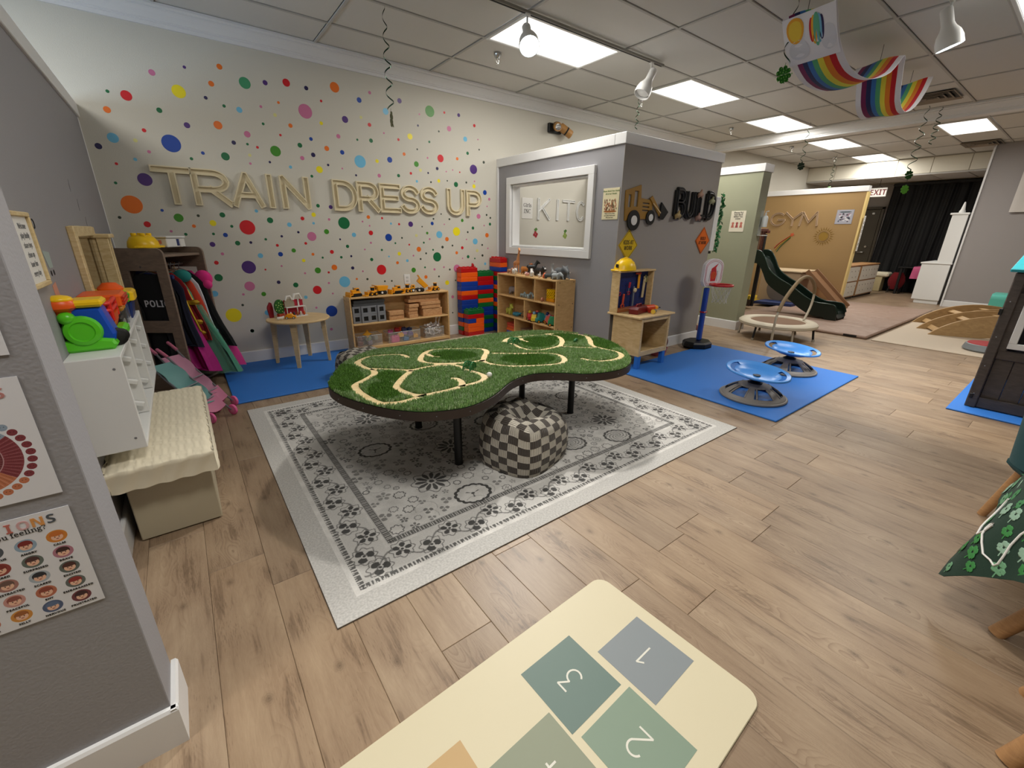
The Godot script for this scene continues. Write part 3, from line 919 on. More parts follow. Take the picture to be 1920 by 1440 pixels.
func channel_letter(c: String, label: String, at: Vector3, turn: float, h: float, wide: float, m: Material, group: String, stroke := 0.055, deep := 0.03, wall := 0.011) -> void:
	var o := CSGCombiner3D.new()
	o.name = numbered("channel_letter")
	var gl := glyph(c)
	var sc := Vector2(wide / maxf(gl[0], 0.3) if gl[0] > 0.3 else h, h - stroke)
	for pass_ in 2:
		for line in gl[1]:
			var q := CSGPolygon3D.new()
			q.name = "stroke"
			q.polygon = stroke_poly(line, stroke - pass_ * 2.0 * wall, sc)
			q.depth = deep
			q.position = Vector3(0, stroke / 2, deep + (0.0 if pass_ == 0 else 0.009))
			if pass_ == 1:
				q.operation = CSGShape3D.OPERATION_SUBTRACTION
			q.material = m
			o.add_child(q, true)
	o.position = at
	o.rotation.y = turn
	add_child(o)
	tag(o, label, "letter", group)

func build_dots_and_letters() -> void:
	var tint := {"P": "#c9739a", "V": "#4d2a78", "O": "#e8721a", "T": "#3f9568", "R": "#cf1420", "N": "#20184f", "D": "#0a6a3c", "Y": "#f0df16", "S": "#6cb8dc", "W": "#d8d48c", "B": "#0a41a0", "G": "#3f8a20", "K": "#2f3a2c"}
	var shape := G.new().lathe([Vector2(1, 0), Vector2(1, 0.6), Vector2(0.99, 1), Vector2(0, 1)], 28).done()
	for c in dots:
		var m := mat(Color(tint[c]), 0.38)
		var d: Array = dots[c]
		for i in range(0, d.size(), 3):
			var o := part(wall_back, "dot_decal", shape, m)
			o.transform = Transform3D(Basis(Vector3(d[i + 2] * 0.001, 0, 0), Vector3(0, 0, 0.0009), Vector3(0, -d[i + 2] * 0.001, 0)), Vector3(d[i] * 0.001, d[i + 1] * 0.001, 0.0002))
	var spots := [["T", -0.03, 0.24, "first letter of TRAIN"], ["R", 0.25, 0.25, "second letter of TRAIN"], ["A", 0.545, 0.225, "third letter of TRAIN"], ["I", 0.845, 0.05, "fourth letter of TRAIN"], ["N", 0.985, 0.22, "last letter of TRAIN"], ["D", 1.495, 0.215, "first letter of DRESS"], ["R", 1.755, 0.2, "second letter of DRESS"], ["E", 2.015, 0.2, "third letter of DRESS"], ["S", 2.265, 0.2, "fourth letter of DRESS, left of the last S"], ["S", 2.515, 0.2, "last letter of DRESS"], ["U", 2.89, 0.205, "first letter of UP"], ["P", 3.175, 0.185, "last letter of UP"]]
	for s in spots:
		channel_letter(s[0], "cream hollow wall letter %s, %s" % [s[0], s[3]], Vector3(s[1], 1.565, 0.0), 0.0, 0.315, s[2], M.letter, "cream wall letters")
	var kit := [["K", 4.4, 0.21, "first letter of KITC"], ["I", 4.765, 0.05, "second letter of KITC"], ["T", 4.90, 0.22, "third letter of KITC"], ["C", 5.2, 0.14, "last letter seen in the window"]]
	for s in kit:
		channel_letter(s[0], "white hollow letter %s seen through the kitchen window, %s" % [s[0], s[3]], Vector3(s[1], 1.55, 0.0), 0.0, 0.3, s[2], M.white, "kitchen wall letters", 0.036, 0.02, 0.009)
	var e := thing("emergency_lamp", "emergency lamp with black base and tan cylinder heads high on the wall", "lamp", Vector3(4.66, 2.77, 0.0))
	part(e, "base", box(Vector3(0.24, 0.12, 0.05), 0.01, Vector3(-0.02, 0, 0.025)), M.dark)
	var tan := mat(Color(0.72, 0.53, 0.30), 0.45)
	for s in [[Vector3(-0.05, 0.01, 0.11), Vector3(-0.5, -0.25, 0.8)], [Vector3(0.13, -0.02, 0.10), Vector3(0.75, -0.5, 0.35)]]:
		var a: Vector3 = s[1].normalized()
		var x := a.cross(Vector3.UP).normalized()
		var pose := Transform3D(Basis(x, -a, x.cross(-a)), s[0])
		var hd := part(e, "lamp_head", G.new().at(pose).lathe([Vector2(0, 0.1), Vector2(0.05, 0.1), Vector2(0.056, 0.09), Vector2(0.056, -0.09), Vector2(0.05, -0.1), Vector2(0, -0.09)], 20), tan)
		part(hd, "lens", G.new().at(pose).lathe([Vector2(0.046, -0.092), Vector2(0.04, -0.104), Vector2(0.0, -0.112)], 18), M.chrome)
		part(hd, "collar", G.new().at(pose).lathe([Vector2(0.058, -0.02), Vector2(0.06, -0.02), Vector2(0.06, 0.0), Vector2(0.058, 0.0)], 18), M.black)
	var ol := thing("wall_outlet", "white wall outlet plate behind the toy trucks", "outlet", Vector3(2.26, 0.79, 0))
	part(ol, "plate", box(Vector3(0.08, 0.12, 0.008), 0.003, Vector3(0, 0, 0.004)), M.white)
	for y in [-0.022, 0.022]:
		part(ol, "socket", box(Vector3(0.032, 0.026, 0.003), 0.002, Vector3(0, y, 0.009)), mat(Color(0.78, 0.78, 0.77), 0.5))
	var p := thing("paper_sign", "white paper sign with black lettering inside the kitchen window", "sign", Vector3(4.19, 1.7, 0.0))
	part(p, "sheet", box(Vector3(0.2, 0.28, 0.004), 0.001, Vector3(0, 0, 0.003)), M.paper)
	text(p, "lettering", "Girls", Vector3(0.0, 0.04, 0.006), 0.05, M.ink, Vector3.ZERO, "Droid Serif")
	text(p, "lettering", "INC", Vector3(0.0, -0.04, 0.006), 0.055, M.ink, Vector3.ZERO, "Droid Serif")
	for s in [[4.36, 1.365, "cherry", "red cherry wall sticker below the letter K", "#a02030"], [4.97, 1.35, "pear", "green pineapple wall sticker below the letter T", "#8aa04a"]]:
		var q := thing("fruit_sticker", s[3], "sticker", Vector3(s[0], s[1], 0.001), 0.0, "fruit stickers")
		for k in 4:
			part(q, "fruit", G.new().prism(circle(0.022, 14, Vector2(0.025 * cos(k * 1.7), 0.028 * sin(k * 1.7) - 0.02)), 0, 0.0008 + 0.0003 * k), hx(s[4]))
		part(q, "leaf", G.new().prism(PackedVector2Array([Vector2(0, 0.015), Vector2(0.04, 0.05), Vector2(0.012, 0.075), Vector2(-0.03, 0.05)]), 0, 0.0022), hx("#4f7a34"))
	var nt := thing("notice", "cream notice with a crowd of small brown figures on the grey wall", "poster", Vector3(KX - 0.001, 1.65, 2.03), -PI / 2)
	part(nt, "sheet", box(Vector3(0.215, 0.3, 0.004), 0.001, Vector3(0, 0, 0.002)), mat(Color(0.86, 0.82, 0.68), 0.6))
	var r2 := RandomNumberGenerator.new()
	r2.seed = 4
	var pic := picture(96, 128, Color(0.86, 0.82, 0.68))
	for i in 90:
		dab(pic, Vector2(r2.randf_range(10, 86), r2.randf_range(46, 92)), Vector2(2.5, 5), [Color("#8a4a2c"), Color("#5a2c1c"), Color("#b0704a"), Color("#6a5a3a")][r2.randi() % 4])
	dab(pic, Vector2(48, 96), Vector2(40, 5), Color("#9a6030"))
	print_sheet(nt, "print", pic, Vector2(0.205, 0.285), Vector3(0, 0, 0.0045))
	text(nt, "lettering", "Please Wash Your Hands", Vector3(0, 0.122, 0.005), 0.016, hx("#5a7a40"), Vector3.ZERO, "Droid Sans Bold", 0.85)
	text(nt, "lettering", "All of our friends", Vector3(0, 0.096, 0.005), 0.016, hx("#5a7a40"), Vector3.ZERO, "Droid Sans Bold", 0.85)
	for k in 3:
		text(nt, "lettering", ["Please remove shoes", "and always watch your", "little ones here"][k], Vector3(0, -0.092 - 0.019 * k, 0.005), 0.012, M.ink, Vector3.ZERO, "Droid Sans", 0.9)
# ---------------------------------------------------------------- small prints
func picture(w: int, h: int, c: Color) -> Image:
	var im := Image.create_empty(w, h, false, Image.FORMAT_RGB8)
	im.fill(c)
	return im

func dab(im: Image, c: Vector2, r: Vector2, col: Color) -> void:
	for y in range(maxi(0, int(c.y - r.y)), mini(im.get_height(), int(c.y + r.y) + 1)):
		for x in range(maxi(0, int(c.x - r.x)), mini(im.get_width(), int(c.x + r.x) + 1)):
			if ((Vector2(x, y) - c) / r).length_squared() <= 1.0:
				im.set_pixel(x, y, col)

func print_sheet(parent: Node3D, called: String, im: Image, s: Vector2, at: Vector3, turn := Vector3.ZERO) -> MeshInstance3D:
	var g := G.new()
	g.quad(Vector3(-s.x / 2, s.y / 2, 0), Vector3(s.x / 2, s.y / 2, 0), Vector3(s.x / 2, -s.y / 2, 0), Vector3(-s.x / 2, -s.y / 2, 0), Vector3.BACK, -1, [Vector2(0, 0), Vector2(1, 0), Vector2(1, 1), Vector2(0, 1)])
	var o := part(parent, called, g, mat(Color.WHITE, 0.6, 0.0, {"albedo_texture": tex(im), "texture_repeat": false}))
	o.position = at
	o.rotation = turn
	return o
# ---------------------------------------------------------------- far end: soffit, exit, curtain, cabinets, right wall
func build_far_end() -> void:
	var so := struct("soffit", box(Vector3(1.9, 0.36, 9.7), 0.0, Vector3(14.6, CEIL - 0.18, 4.85)), mat(Color(0.66, 0.63, 0.56), 0.9))
	for i in 13:
		part(so, "soffit_tile", box(Vector3(0.014, 0.315, 0.6), 0.004, Vector3(13.646, CEIL - 0.175, 0.305 + 0.61 * i)), mat(Color(0.86, 0.84, 0.78), 0.9))
		part(so, "soffit_panel", box(Vector3(1.18, 0.012, 0.585), 0.003, Vector3(14.29, CEIL - 0.362, 0.305 + 0.61 * i)), M.tile)
	part(so, "soffit_edge", box(Vector3(0.03, 0.03, 9.7), 0.004, Vector3(13.65, CEIL - 0.353, 4.85)), M.bar)
	struct("wall_far", box(Vector3(0.12, 3.1, 9.9), 0.0, Vector3(15.55, 1.5, 4.85)), M.taupe_wall)
	var d := struct("door_1", box(Vector3(0.05, 2.08, 0.98), 0.004, Vector3(15.46, 1.04, 0.82)), mat(Color(0.255, 0.225, 0.165), 0.5))
	var fr := G.new()
	for s in [-1.0, 1.0]:
		fr.box(Vector3(15.46, 1.07, 0.82 + s * 0.53), Vector3(0.08, 2.14, 0.06), 0.004)
	fr.box(Vector3(15.46, 2.12, 0.82), Vector3(0.08, 0.06, 1.12), 0.004)
	part(d, "door_frame", fr, mat(Color(0.27, 0.24, 0.18), 0.5))
	part(d, "lock", G.new().at(tf(Vector3(15.432, 1.12, 1.18), 0, 0, PI / 2)).lathe([Vector2(0.036, 0), Vector2(0.036, 0.012), Vector2(0.028, 0.02), Vector2(0, 0.02)], 18), M.chrome)
	part(d, "handle", G.new().tube([Vector3(15.43, 0.97, 1.18), Vector3(15.37, 0.97, 1.18), Vector3(15.365, 0.97, 1.16), Vector3(15.365, 0.97, 1.03)], 0.011, 8), M.chrome)
	part(d, "closer", box(Vector3(0.05, 0.05, 0.06), 0.01, Vector3(15.41, 1.98, 1.17)), M.white)
	var ex := thing("exit_sign", "white EXIT sign with dark red letters above the brown door", "sign", Vector3(13.95, 2.4, 1.52), -PI / 2)
	part(ex, "housing", box(Vector3(0.34, 0.2, 0.04), 0.006), M.paper)
	text(ex, "lettering", "EXIT", Vector3(0, 0, 0.021), 0.13, hx("#6a1a1a"), Vector3.ZERO, "Droid Sans Bold", 0.9)
	part(ex, "hanger", G.new().tube([Vector3(-0.07, 0.1, 0), Vector3(0, 0.16, 0), Vector3(0.07, 0.1, 0)], 0.004, 6), M.dark)
	part(ex, "rod", G.new().tube([Vector3(0, 0.15, 0), Vector3(0, 0.29, 0)], 0.004, 6), M.dark)
	var cu := thing("curtain", "tall black pleated curtain covering the far wall", "curtain", Vector3(15.2, 0.02, 1.5))
	var pleat := func(u: float, v: float) -> Vector3:
		var z := u * 3.4
		var spread := 1.0 + 0.0 * v
		return Vector3(0.05 * sin(z * 27.0 + sin(z * 4.0)) * (0.55 + 0.45 * v) * spread + 0.012 * sin(z * 70.0), 2.62 * (1.0 - v), z + 0.02 * sin(z * 13.0 + v * 2.0) - 0.10 * v)
	part(cu, "drape", G.new().sheet(pleat, 170, 6, 0.006), mat(Color(0.022, 0.024, 0.03), 0.75, 0.0, {"rim_enabled": true, "rim": 0.25}))
	part(cu, "curtain_rail", box(Vector3(0.1, 0.06, 3.45), 0.006, Vector3(0, 2.63, 1.72)), M.black)
	for i in 2:
		var c := thing("drawer_cabinet", "wooden cabinet with quilted white drawer fronts, %s" % ["nearest to the gym wall", "second along, nearest to the black curtain"][i], "cabinet", Vector3(11.95 + i * 1.4, 0, 1.93), 0.0, "drawer cabinets behind the gym wall")
		part(c, "body", box(Vector3(1.3, 0.70, 0.36), 0.005, Vector3(0, 0.39, -0.18)), M.beech)
		part(c, "plinth", box(Vector3(1.28, 0.04, 0.34), 0.003, Vector3(0, 0.02, -0.18)), M.dark)
		part(c, "top", box(Vector3(1.36, 0.025, 0.39), 0.005, Vector3(0, 0.752, -0.18)), M.beech)
		for r in 2:
			for q in 2:
				var dr := part(c, "drawer_front", box(Vector3(0.6, 0.31, 0.016), 0.004, Vector3(-0.315 + q * 0.63, 0.225 + r * 0.34, 0.01)), mat(Color(0.86, 0.84, 0.8), 0.6))
				for k in 5:
					part(dr, "stud", G.new().ball(Vector3(-0.54 + q * 0.63 + k * 0.112, 0.29 + r * 0.34 - 0.13 * (k % 2), 0.019), Vector3(0.016, 0.016, 0.006), 8, 4), mat(Color(0.55, 0.5, 0.45), 0.5))
	var cl := thing("desk_clock", "small white clock on the drawer cabinet at the gym wall", "clock", Vector3(11.7, 0.765, 1.8))
	part(cl, "case", G.new().at(tf(Vector3(0, 0.06, 0), PI / 2)).lathe([Vector2(0, -0.02), Vector2(0.055, -0.02), Vector2(0.06, -0.01), Vector2(0.06, 0.02), Vector2(0.052, 0.026), Vector2(0, 0.022)], 20), M.white)
	part(cl, "foot", box(Vector3(0.08, 0.012, 0.04), 0.003, Vector3(0, 0.006, 0)), M.white)
	var b := thing("cushioned_bench", "cream cushioned bench end in front of the black curtain", "bench", Vector3(15.0, 0, 1.75))
	part(b, "seat_cushion", box(Vector3(0.36, 0.12, 0.5), 0.035, Vector3(0, 0.44, 0)), M.cream_cloth)
	part(b, "base", box(Vector3(0.3, 0.37, 0.36), 0.006, Vector3(0.0, 0.19, -0.05)), mat(Color(0.72, 0.66, 0.5), 0.6))
	var t := thing("draped_table", "dark table in front of the black curtain", "table", Vector3(14.85, 0, 2.75))
	part(t, "tabletop", box(Vector3(0.6, 0.03, 1.1), 0.006, Vector3(0, 0.66, 0)), M.black)
	for s in [[-1, -1], [1, -1], [-1, 1], [1, 1]]:
		part(t, "leg", box(Vector3(0.05, 0.65, 0.05), 0.005, Vector3(s[0] * 0.25, 0.325, s[1] * 0.48)), M.black)
	var pk := drape(0.62, 0.7, 0.28, 0.03)
	solo("pink_cloth", "pink cloth hanging over the dark table before the curtain", "cloth", pk, cloth(Color(0.78, 0.36, 0.52), 40.0), Vector3(14.85, 0.678, 2.85))
	solo("red_cloth", "folded red cloth lying on top of the pink cloth", "cloth", box(Vector3(0.4, 0.07, 0.5), 0.02), cloth(Color(0.55, 0.02, 0.06), 40.0), Vector3(14.87, 0.722, 2.95))
	var sk := G.new()
	var rings := []
	for i in 7:
		var v := i / 6.0
		var ring := []
		for k in 24:
			var a := TAU * k / 24
			var r := lerpf(0.09, 0.20, sin(v * PI * 0.75)) * (1.0 + 0.10 * sin(a * 5.0 + v * 2.0)) * (1.0 - 0.45 * v * v)
			ring.append(Vector3(cos(a) * r * 0.6, 0.52 - v * 0.42, sin(a) * r))
		rings.append(ring)
	sk.loft(rings)
	var ch := thing("wrapped_chair", "chair with a dark red wrap beside the pink-covered table", "chair", Vector3(14.75, 0, 2.2))
	part(ch, "wrap", sk, cloth(Color(0.42, 0.01, 0.05), 30.0))
	for s in [[-1, -1], [1, -1], [-1, 1], [1, 1]]:
		part(ch, "leg", G.new().tube([Vector3(s[0] * 0.06, 0.2, s[1] * 0.08), Vector3(s[0] * 0.08, 0.0, s[1] * 0.12)], 0.01, 6), M.dark)
	struct("wall_right", box(Vector3(0.12, 3.06, 6.3), 0.0, Vector3(12.83, 1.53, 6.62)), M.right_wall)
	part(struct("trim_3", box(Vector3(0.17, 3.06, 0.02), 0.002, Vector3(12.83, 1.53, 3.46)), M.trim), "edge_bead", box(Vector3(0.02, 3.0, 0.03), 0.003, Vector3(12.75, 1.5, 3.455)), M.trim)
	skirting("baseboard_right", Vector3(12.77, 0, 3.47), Vector3(12.77, 0, 9.7), Vector3.LEFT)
	var h := thing("white_hutch", "white hutch cabinet standing behind the edge of the right wall", "cabinet", Vector3(13.6, 0, 3.2))
	part(h, "base_cabinet", box(Vector3(1.3, 0.76, 0.46), 0.006, Vector3(0, 0.46, -0.06)), M.white)
	part(h, "plinth", box(Vector3(1.24, 0.08, 0.4), 0.003, Vector3(0, 0.04, -0.04)), M.white)
	part(h, "counter", box(Vector3(1.34, 0.03, 0.5), 0.004, Vector3(0, 0.855, -0.06)), M.white)
	part(h, "upper_cabinet", box(Vector3(1.3, 0.95, 0.24), 0.006, Vector3(0, 1.345, 0.06)), M.white)
	part(h, "cornice", box(Vector3(1.34, 0.04, 0.29), 0.008, Vector3(0, 1.84, 0.05)), M.white)
	part(h, "finial", G.new().at(tf(Vector3(-0.58, 1.86, 0.06))).lathe([Vector2(0.05, 0), Vector2(0.05, 0.03), Vector2(0.035, 0.06), Vector2(0.02, 0.16), Vector2(0.012, 0.2), Vector2(0, 0.21)], 14), M.white)
	var pc := func(u: float, v: float) -> Vector3:
		return Vector3(-0.015 * sin(u * 17.0) - 0.01 * sin(u * 41.0 + v), -v * 0.88, u * 1.6)
	solo("wall_cloth", "pale grey cloth pinned high on the right wall", "cloth", G.new().sheet(pc, 40, 4, 0.004), cloth(Color(0.82, 0.8, 0.78), 30.0), Vector3(12.72, 2.72, 3.94))

func drape(w: float, l: float, drop: float, wave: float) -> G:
	var fn := func(u: float, v: float) -> Vector3:
		var s := v * (w + drop)
		var z := (u - 0.5) * l
		if s < w:
			return Vector3(w / 2 - s, 0.006, z)
		var q := s - w
		return Vector3(-w / 2 - 0.012 - wave * sin(u * 19.0) * q / drop * 0.6, 0.006 - q, z * (1.0 + 0.05 * q / drop))
	return G.new().sheet(fn, 40, 16, 0.004)
# ---------------------------------------------------------------- left side: posters, wall shelf, toys, bench
func build_left_side() -> void:
	var e := thing("emotions_poster", "white EMOTIONS poster with rows of small round faces", "poster", Vector3(-0.393, 0.664, 4.025))
	part(e, "sheet", box(Vector3(0.204, 0.256, 0.0012), 0.0, Vector3(0, 0, 0.0006)), mat(Color(0.84, 0.84, 0.86), 0.5))
	var cols := ["#b5655a", "#8a5a62", "#4a5058", "#c9a0a2", "#b06a5c", "#c98a80", "#d09050", "#5a5a5c", "#c8823c"]
	var ec := [Color("#b06a5c"), Color("#4a5058"), Color("#c9a0a2"), Color("#d09050"), Color("#b5655a"), Color("#c9a0a2"), Color("#d0904f"), Color("#4a5058")]
	for i in 8:
		text(e, "letter", "EMOTIONS"[i], Vector3(-0.072 + i * 0.0205, 0.108, 0.0014), 0.0215, mat(ec[i], 0.6), Vector3.ZERO, "Droid Sans Bold")
	text(e, "script", "How are you feeling?", Vector3(-0.01, 0.091, 0.0014), 0.0105, M.ink, Vector3(0, 0, 0.03), "Droid Serif")
	var words := ["CALM", "BRAVE", "EXCITED", "EMBARRASSED", "FRUSTRATED", "ANGRY", "SURPRISED", "SCARED", "SHY", "NERVOUS", "ANXIOUS", "TIRED", "DISTRACTED", "PEACEFUL", "SILLY", "HAPPY", "SAD", "PROUD", "BORED", "LOVED"]
	var pic := picture(512, 640, Color(0.84, 0.84, 0.86))
	var bg := ["#c87c2c", "#a87080", "#5a625e", "#5c625f", "#6a3038", "#8aa0b4", "#5c6660", "#a0aab4", "#b0664c", "#4a5878", "#4a5058", "#8c3a34", "#a07068", "#c08c84", "#c8883c", "#c9a0a2", "#8aa0b4", "#d09050", "#5c6660", "#b0664c"]
	var hair := ["#c06a2a", "#3a1c1c", "#4a2420", "#8c2a28", "#3a1a20", "#7a2420", "#4a2a2a", "#24242c", "#8a4030", "#5a6a8a", "#3a3a40", "#7a2a24", "#6a5048", "#8a4a40", "#9a5a2a", "#3a2420", "#24242c", "#7a3a24", "#4a2a2a", "#3a1c1c"]
	for q in 4:
		for r in 5:
			var i := q * 5 + r
			var c := Vector2(256 + 173 - 117 * q, 160 + 102 * r + (6 if q == 1 else 0))
			dab(pic, c, Vector2(40, 37), Color(bg[i]))
			dab(pic, c + Vector2(0, -6), Vector2(27, 24), Color(hair[i]))
			dab(pic, c + Vector2(0, 6), Vector2(23, 20), Color("#e2b49a"))
			dab(pic, c + Vector2(0, -9), Vector2(22, 9), Color(hair[i]))
			dab(pic, c + Vector2(-8, 4), Vector2(2.5, 3), Color("#2a1c1c"))
			dab(pic, c + Vector2(8, 4), Vector2(2.5, 3), Color("#2a1c1c"))
			dab(pic, c + Vector2(0, 15), Vector2(6, 2.2), Color("#8a3a34"))
			text(e, "caption", words[i], Vector3((c.x - 256) / 512.0 * 0.204, (320 - c.y - 49) / 640.0 * 0.256, 0.0014), 0.0048, M.ink, Vector3.ZERO, "Droid Sans Bold", 1.1)
	print_sheet(e, "print", pic, Vector2(0.204, 0.256), Vector3(0, 0, 0.00125))
	var w := thing("feelings_wheel_poster", "white poster with a red and tan wheel of feelings", "poster", Vector3(-0.393, 0.954, 4.025))
	part(w, "sheet", box(Vector3(0.204, 0.257, 0.0012), 0.0, Vector3(0, 0, 0.0006)), mat(Color(0.84, 0.84, 0.86), 0.5))
	for i in 8:
		text(w, "letter", "FEELINGS"[i], Vector3(-0.073 + i * 0.0207, 0.1, 0.0014), 0.022, hx(["#7a8c9c", "#c08c84", "#8c3a34", "#d09050", "#8a9aa4", "#b06a5c", "#c08c84", "#b57c78"][i]), Vector3.ZERO, "Droid Sans Bold")
	var wp := picture(512, 640, Color(0.84, 0.84, 0.86))
	var wc := Vector2(256, 384)
	var ring_cols := ["#7a3038", "#7a3038", "#b86e4c", "#b86e4c", "#c89a5a", "#8a9a6a", "#6a8a8a", "#7a8a9c", "#8a9aac"]
	for y in 640:
		for x in 512:
			var d := Vector2(x, y) - wc
			var l := d.length()
			if l < 176.0:
				var a := fposmod(d.angle() + 0.62, TAU) / TAU
				var c := Color(ring_cols[int(a * 9.0)])
				if fposmod(a * 54.0, 1.0) < 0.06 or absf(l - 108.0) < 2.0 or absf(l - 45.0) < 2.0:
					c = c.lerp(Color.WHITE, 0.45)
				elif l < 108.0:
					c = c.darkened(0.18)
				elif fposmod(a * 54.0, 1.0) > 0.42 and fposmod(a * 54.0, 1.0) < 0.56 and l > 118.0 and l < 166.0 and int(l) % 6 < 4:
					c = c.darkened(0.35)
				wp.set_pixel(x, y, c)
	for i in 32:
		var a := TAU * i / 32.0
		var c := Color(ring_cols[int(fposmod(a + 0.62, TAU) / TAU * 9.0)])
		dab(wp, wc + Vector2(cos(a), sin(a)) * 204.0, Vector2(18, 17), c)
		dab(wp, wc + Vector2(cos(a), sin(a)) * 204.0 + Vector2(-6, -2), Vector2(2, 2), c.darkened(0.5))
		dab(wp, wc + Vector2(cos(a), sin(a)) * 204.0 + Vector2(6, -2), Vector2(2, 2), c.darkened(0.5))
	print_sheet(w, "print", wp, Vector2(0.204, 0.257), Vector3(0, 0, 0.00125))
	var third := thing("white_poster", "white poster mostly cut by the left edge above the wheel poster", "poster", Vector3(-0.391, 1.253, 4.025))
	part(third, "sheet", box(Vector3(0.204, 0.256, 0.0012), 0.0, Vector3(0, 0, 0.0006)), mat(Color(0.84, 0.84, 0.86), 0.5))
	var f := thing("framed_sign", "thin wooden frame with a pale lettered sheet on the left wall", "picture", Vector3(LX, 1.275, 3.05), PI / 2)
	part(f, "sheet", box(Vector3(0.46, 0.23, 0.006), 0.0, Vector3(0, 0, 0.008)), M.paper)
	var fg := G.new()
	for s in [-1.0, 1.0]:
		fg.box(Vector3(0, s * 0.12, 0.011), Vector3(0.5, 0.016, 0.02), 0.003)
		fg.box(Vector3(s * 0.242, 0, 0.011), Vector3(0.016, 0.226, 0.02), 0.003)
	part(f, "frame", fg, M.pine)
	for k in 6:
		text(f, "lettering", ["Welcome", "play kindly", "share toys", "clean up", "have fun", "every day"][k], Vector3(0.14, 0.08 - 0.032 * k, 0.0115), 0.018, mat(Color(0.45, 0.45, 0.45), 0.6))
	var m := thing("wall_mirror", "unpainted pine mirror with deep frame on the left wall", "mirror", Vector3(LX, 0.9, 1.66), PI / 2)
	part(m, "glass", box(Vector3(0.62, 0.42, 0.006), 0.0, Vector3(0.02, 0.22, 0.01)), mat(Color(0.55, 0.5, 0.45), 0.05, 1.0))
	var mg := G.new()
	mg.box(Vector3(-0.33, 0.23, 0.015), Vector3(0.07, 0.46, 0.03), 0.004).box(Vector3(0.35, 0.23, 0.015), Vector3(0.07, 0.46, 0.03), 0.004).box(Vector3(0.01, 0.435, 0.015), Vector3(0.62, 0.055, 0.03), 0.004)
	part(m, "frame", mg, M.pine)
	mg = G.new()
	mg.box(Vector3(0.32, 0.2, 0.06), Vector3(0.03, 0.4, 0.06), 0.004).box(Vector3(0.55, 0.2, 0.04), Vector3(0.05, 0.4, 0.08), 0.004).box(Vector3(0.44, 0.405, 0.05), Vector3(0.29, 0.025, 0.1), 0.004)
	part(m, "side_rail", mg, M.pine)
	for s in [["glasses", 1.365, 2.70, "black wire glasses sticker"], ["cart", 1.215, 2.62, "pale green shopping cart sticker"], ["peach", 1.47, 3.0, "peach coloured blot sticker"], ["peach", 1.07, 2.66, "peach coloured bag sticker above the toys"], ["vine", 1.55, 1.5, "faint grey sprig sticker high on the wall"]]:
		var q := thing("wall_sticker", s[3] + " on the left wall", "sticker", Vector3(LX + 0.0005, s[1], s[2]), PI / 2, "stickers on the left wall")
		match s[0]:
			"glasses":
				for x in [-0.025, 0.025]:
					part(q, "rim", G.new().tube(arc3(Vector3(x, 0, 0.001), 0.018, 14), 0.0016, 5, true, 0.5), M.ink)
				part(q, "bridge", box(Vector3(0.014, 0.003, 0.001), 0.0, Vector3(0, 0.004, 0.0008)), M.ink)
			"cart":
				part(q, "basket", G.new().prism(PackedVector2Array([Vector2(-0.06, 0.05), Vector2(0.05, 0.04), Vector2(0.04, -0.02), Vector2(-0.03, -0.02)]), 0, 0.0008), mat(Color(0.62, 0.68, 0.66), 0.6))
				for x in [-0.02, 0.03]:
					part(q, "wheel", G.new().prism(circle(0.011, 12, Vector2(x, -0.04)), 0, 0.0008), M.ink)
			"peach":
				part(q, "blot", G.new().prism(PackedVector2Array([Vector2(-0.04, 0.06), Vector2(0.03, 0.07), Vector2(0.045, -0.02), Vector2(0.02, -0.07), Vector2(-0.045, -0.05)]), 0, 0.0008), mat(Color(0.78, 0.55, 0.46), 0.7))
			"vine":
				for k in 7:
					part(q, "sprig", G.new().prism(PackedVector2Array([Vector2(0, 0), Vector2(0.02, 0.03), Vector2(0.03, 0.07), Vector2(0.005, 0.035)]), 0, 0.0006), mat(Color(0.42, 0.41, 0.43), 0.7)).position = Vector3(0.12 * (k % 3), -0.1 * k, 0)
	var s := thing("wall_shelf", "white wall-mounted shelf with sloping tray runners above the bench", "shelf", Vector3(LX, 0.465, 1.67))
	var D := 0.167
	var L := 1.29
	var H := 0.405
	part(s, "end_panel", box(Vector3(D, H, 0.018), 0.002, Vector3(D / 2, H / 2, L - 0.009)), M.white)
	part(s, "end_panel", box(Vector3(D, H, 0.018), 0.002, Vector3(D / 2, H / 2, 0.009)), M.white)
	part(s, "top_panel", box(Vector3(D, 0.018, L - 0.04), 0.002, Vector3(D / 2, H - 0.009, L / 2)), M.white)
	part(s, "bottom_panel", box(Vector3(D, 0.018, L - 0.04), 0.002, Vector3(D / 2, 0.009, L / 2)), M.white)
	part(s, "back_panel", box(Vector3(0.008, H - 0.04, L - 0.04), 0.001, Vector3(0.004, H / 2, L / 2)), M.white)
	for k in 2:
		part(s, "divider", box(Vector3(D - 0.012, H - 0.04, 0.016), 0.002, Vector3(D / 2 + 0.004, H / 2, L * (k + 1) / 3.0)), M.white)
	for k in 3:
		for r in 3:
			for e2 in [-1.0, 1.0]:
				var run := part(s, "tray_runner", G.new().at(tf(Vector3(D * 0.52, 0.09 + 0.115 * r, L * (k + 0.5) / 3.0 + e2 * (L / 6 - 0.022)), 0, 0, -0.35)).box(Vector3.ZERO, Vector3(D * 0.85, 0.022, 0.022), 0.003), M.white)
	for y in [0.05, H - 0.05]:
		part(s, "screw_cap", G.new().at(tf(Vector3(D * 0.82, y, L), PI / 2)).lathe([Vector2(0.005, 0), Vector2(0.005, 0.001), Vector2(0, 0.0014)], 12), M.steel)
	var b := thing("storage_bench", "cream bench with quilted stretch cover against the left wall", "bench", Vector3(-0.232, 0, 2.465))
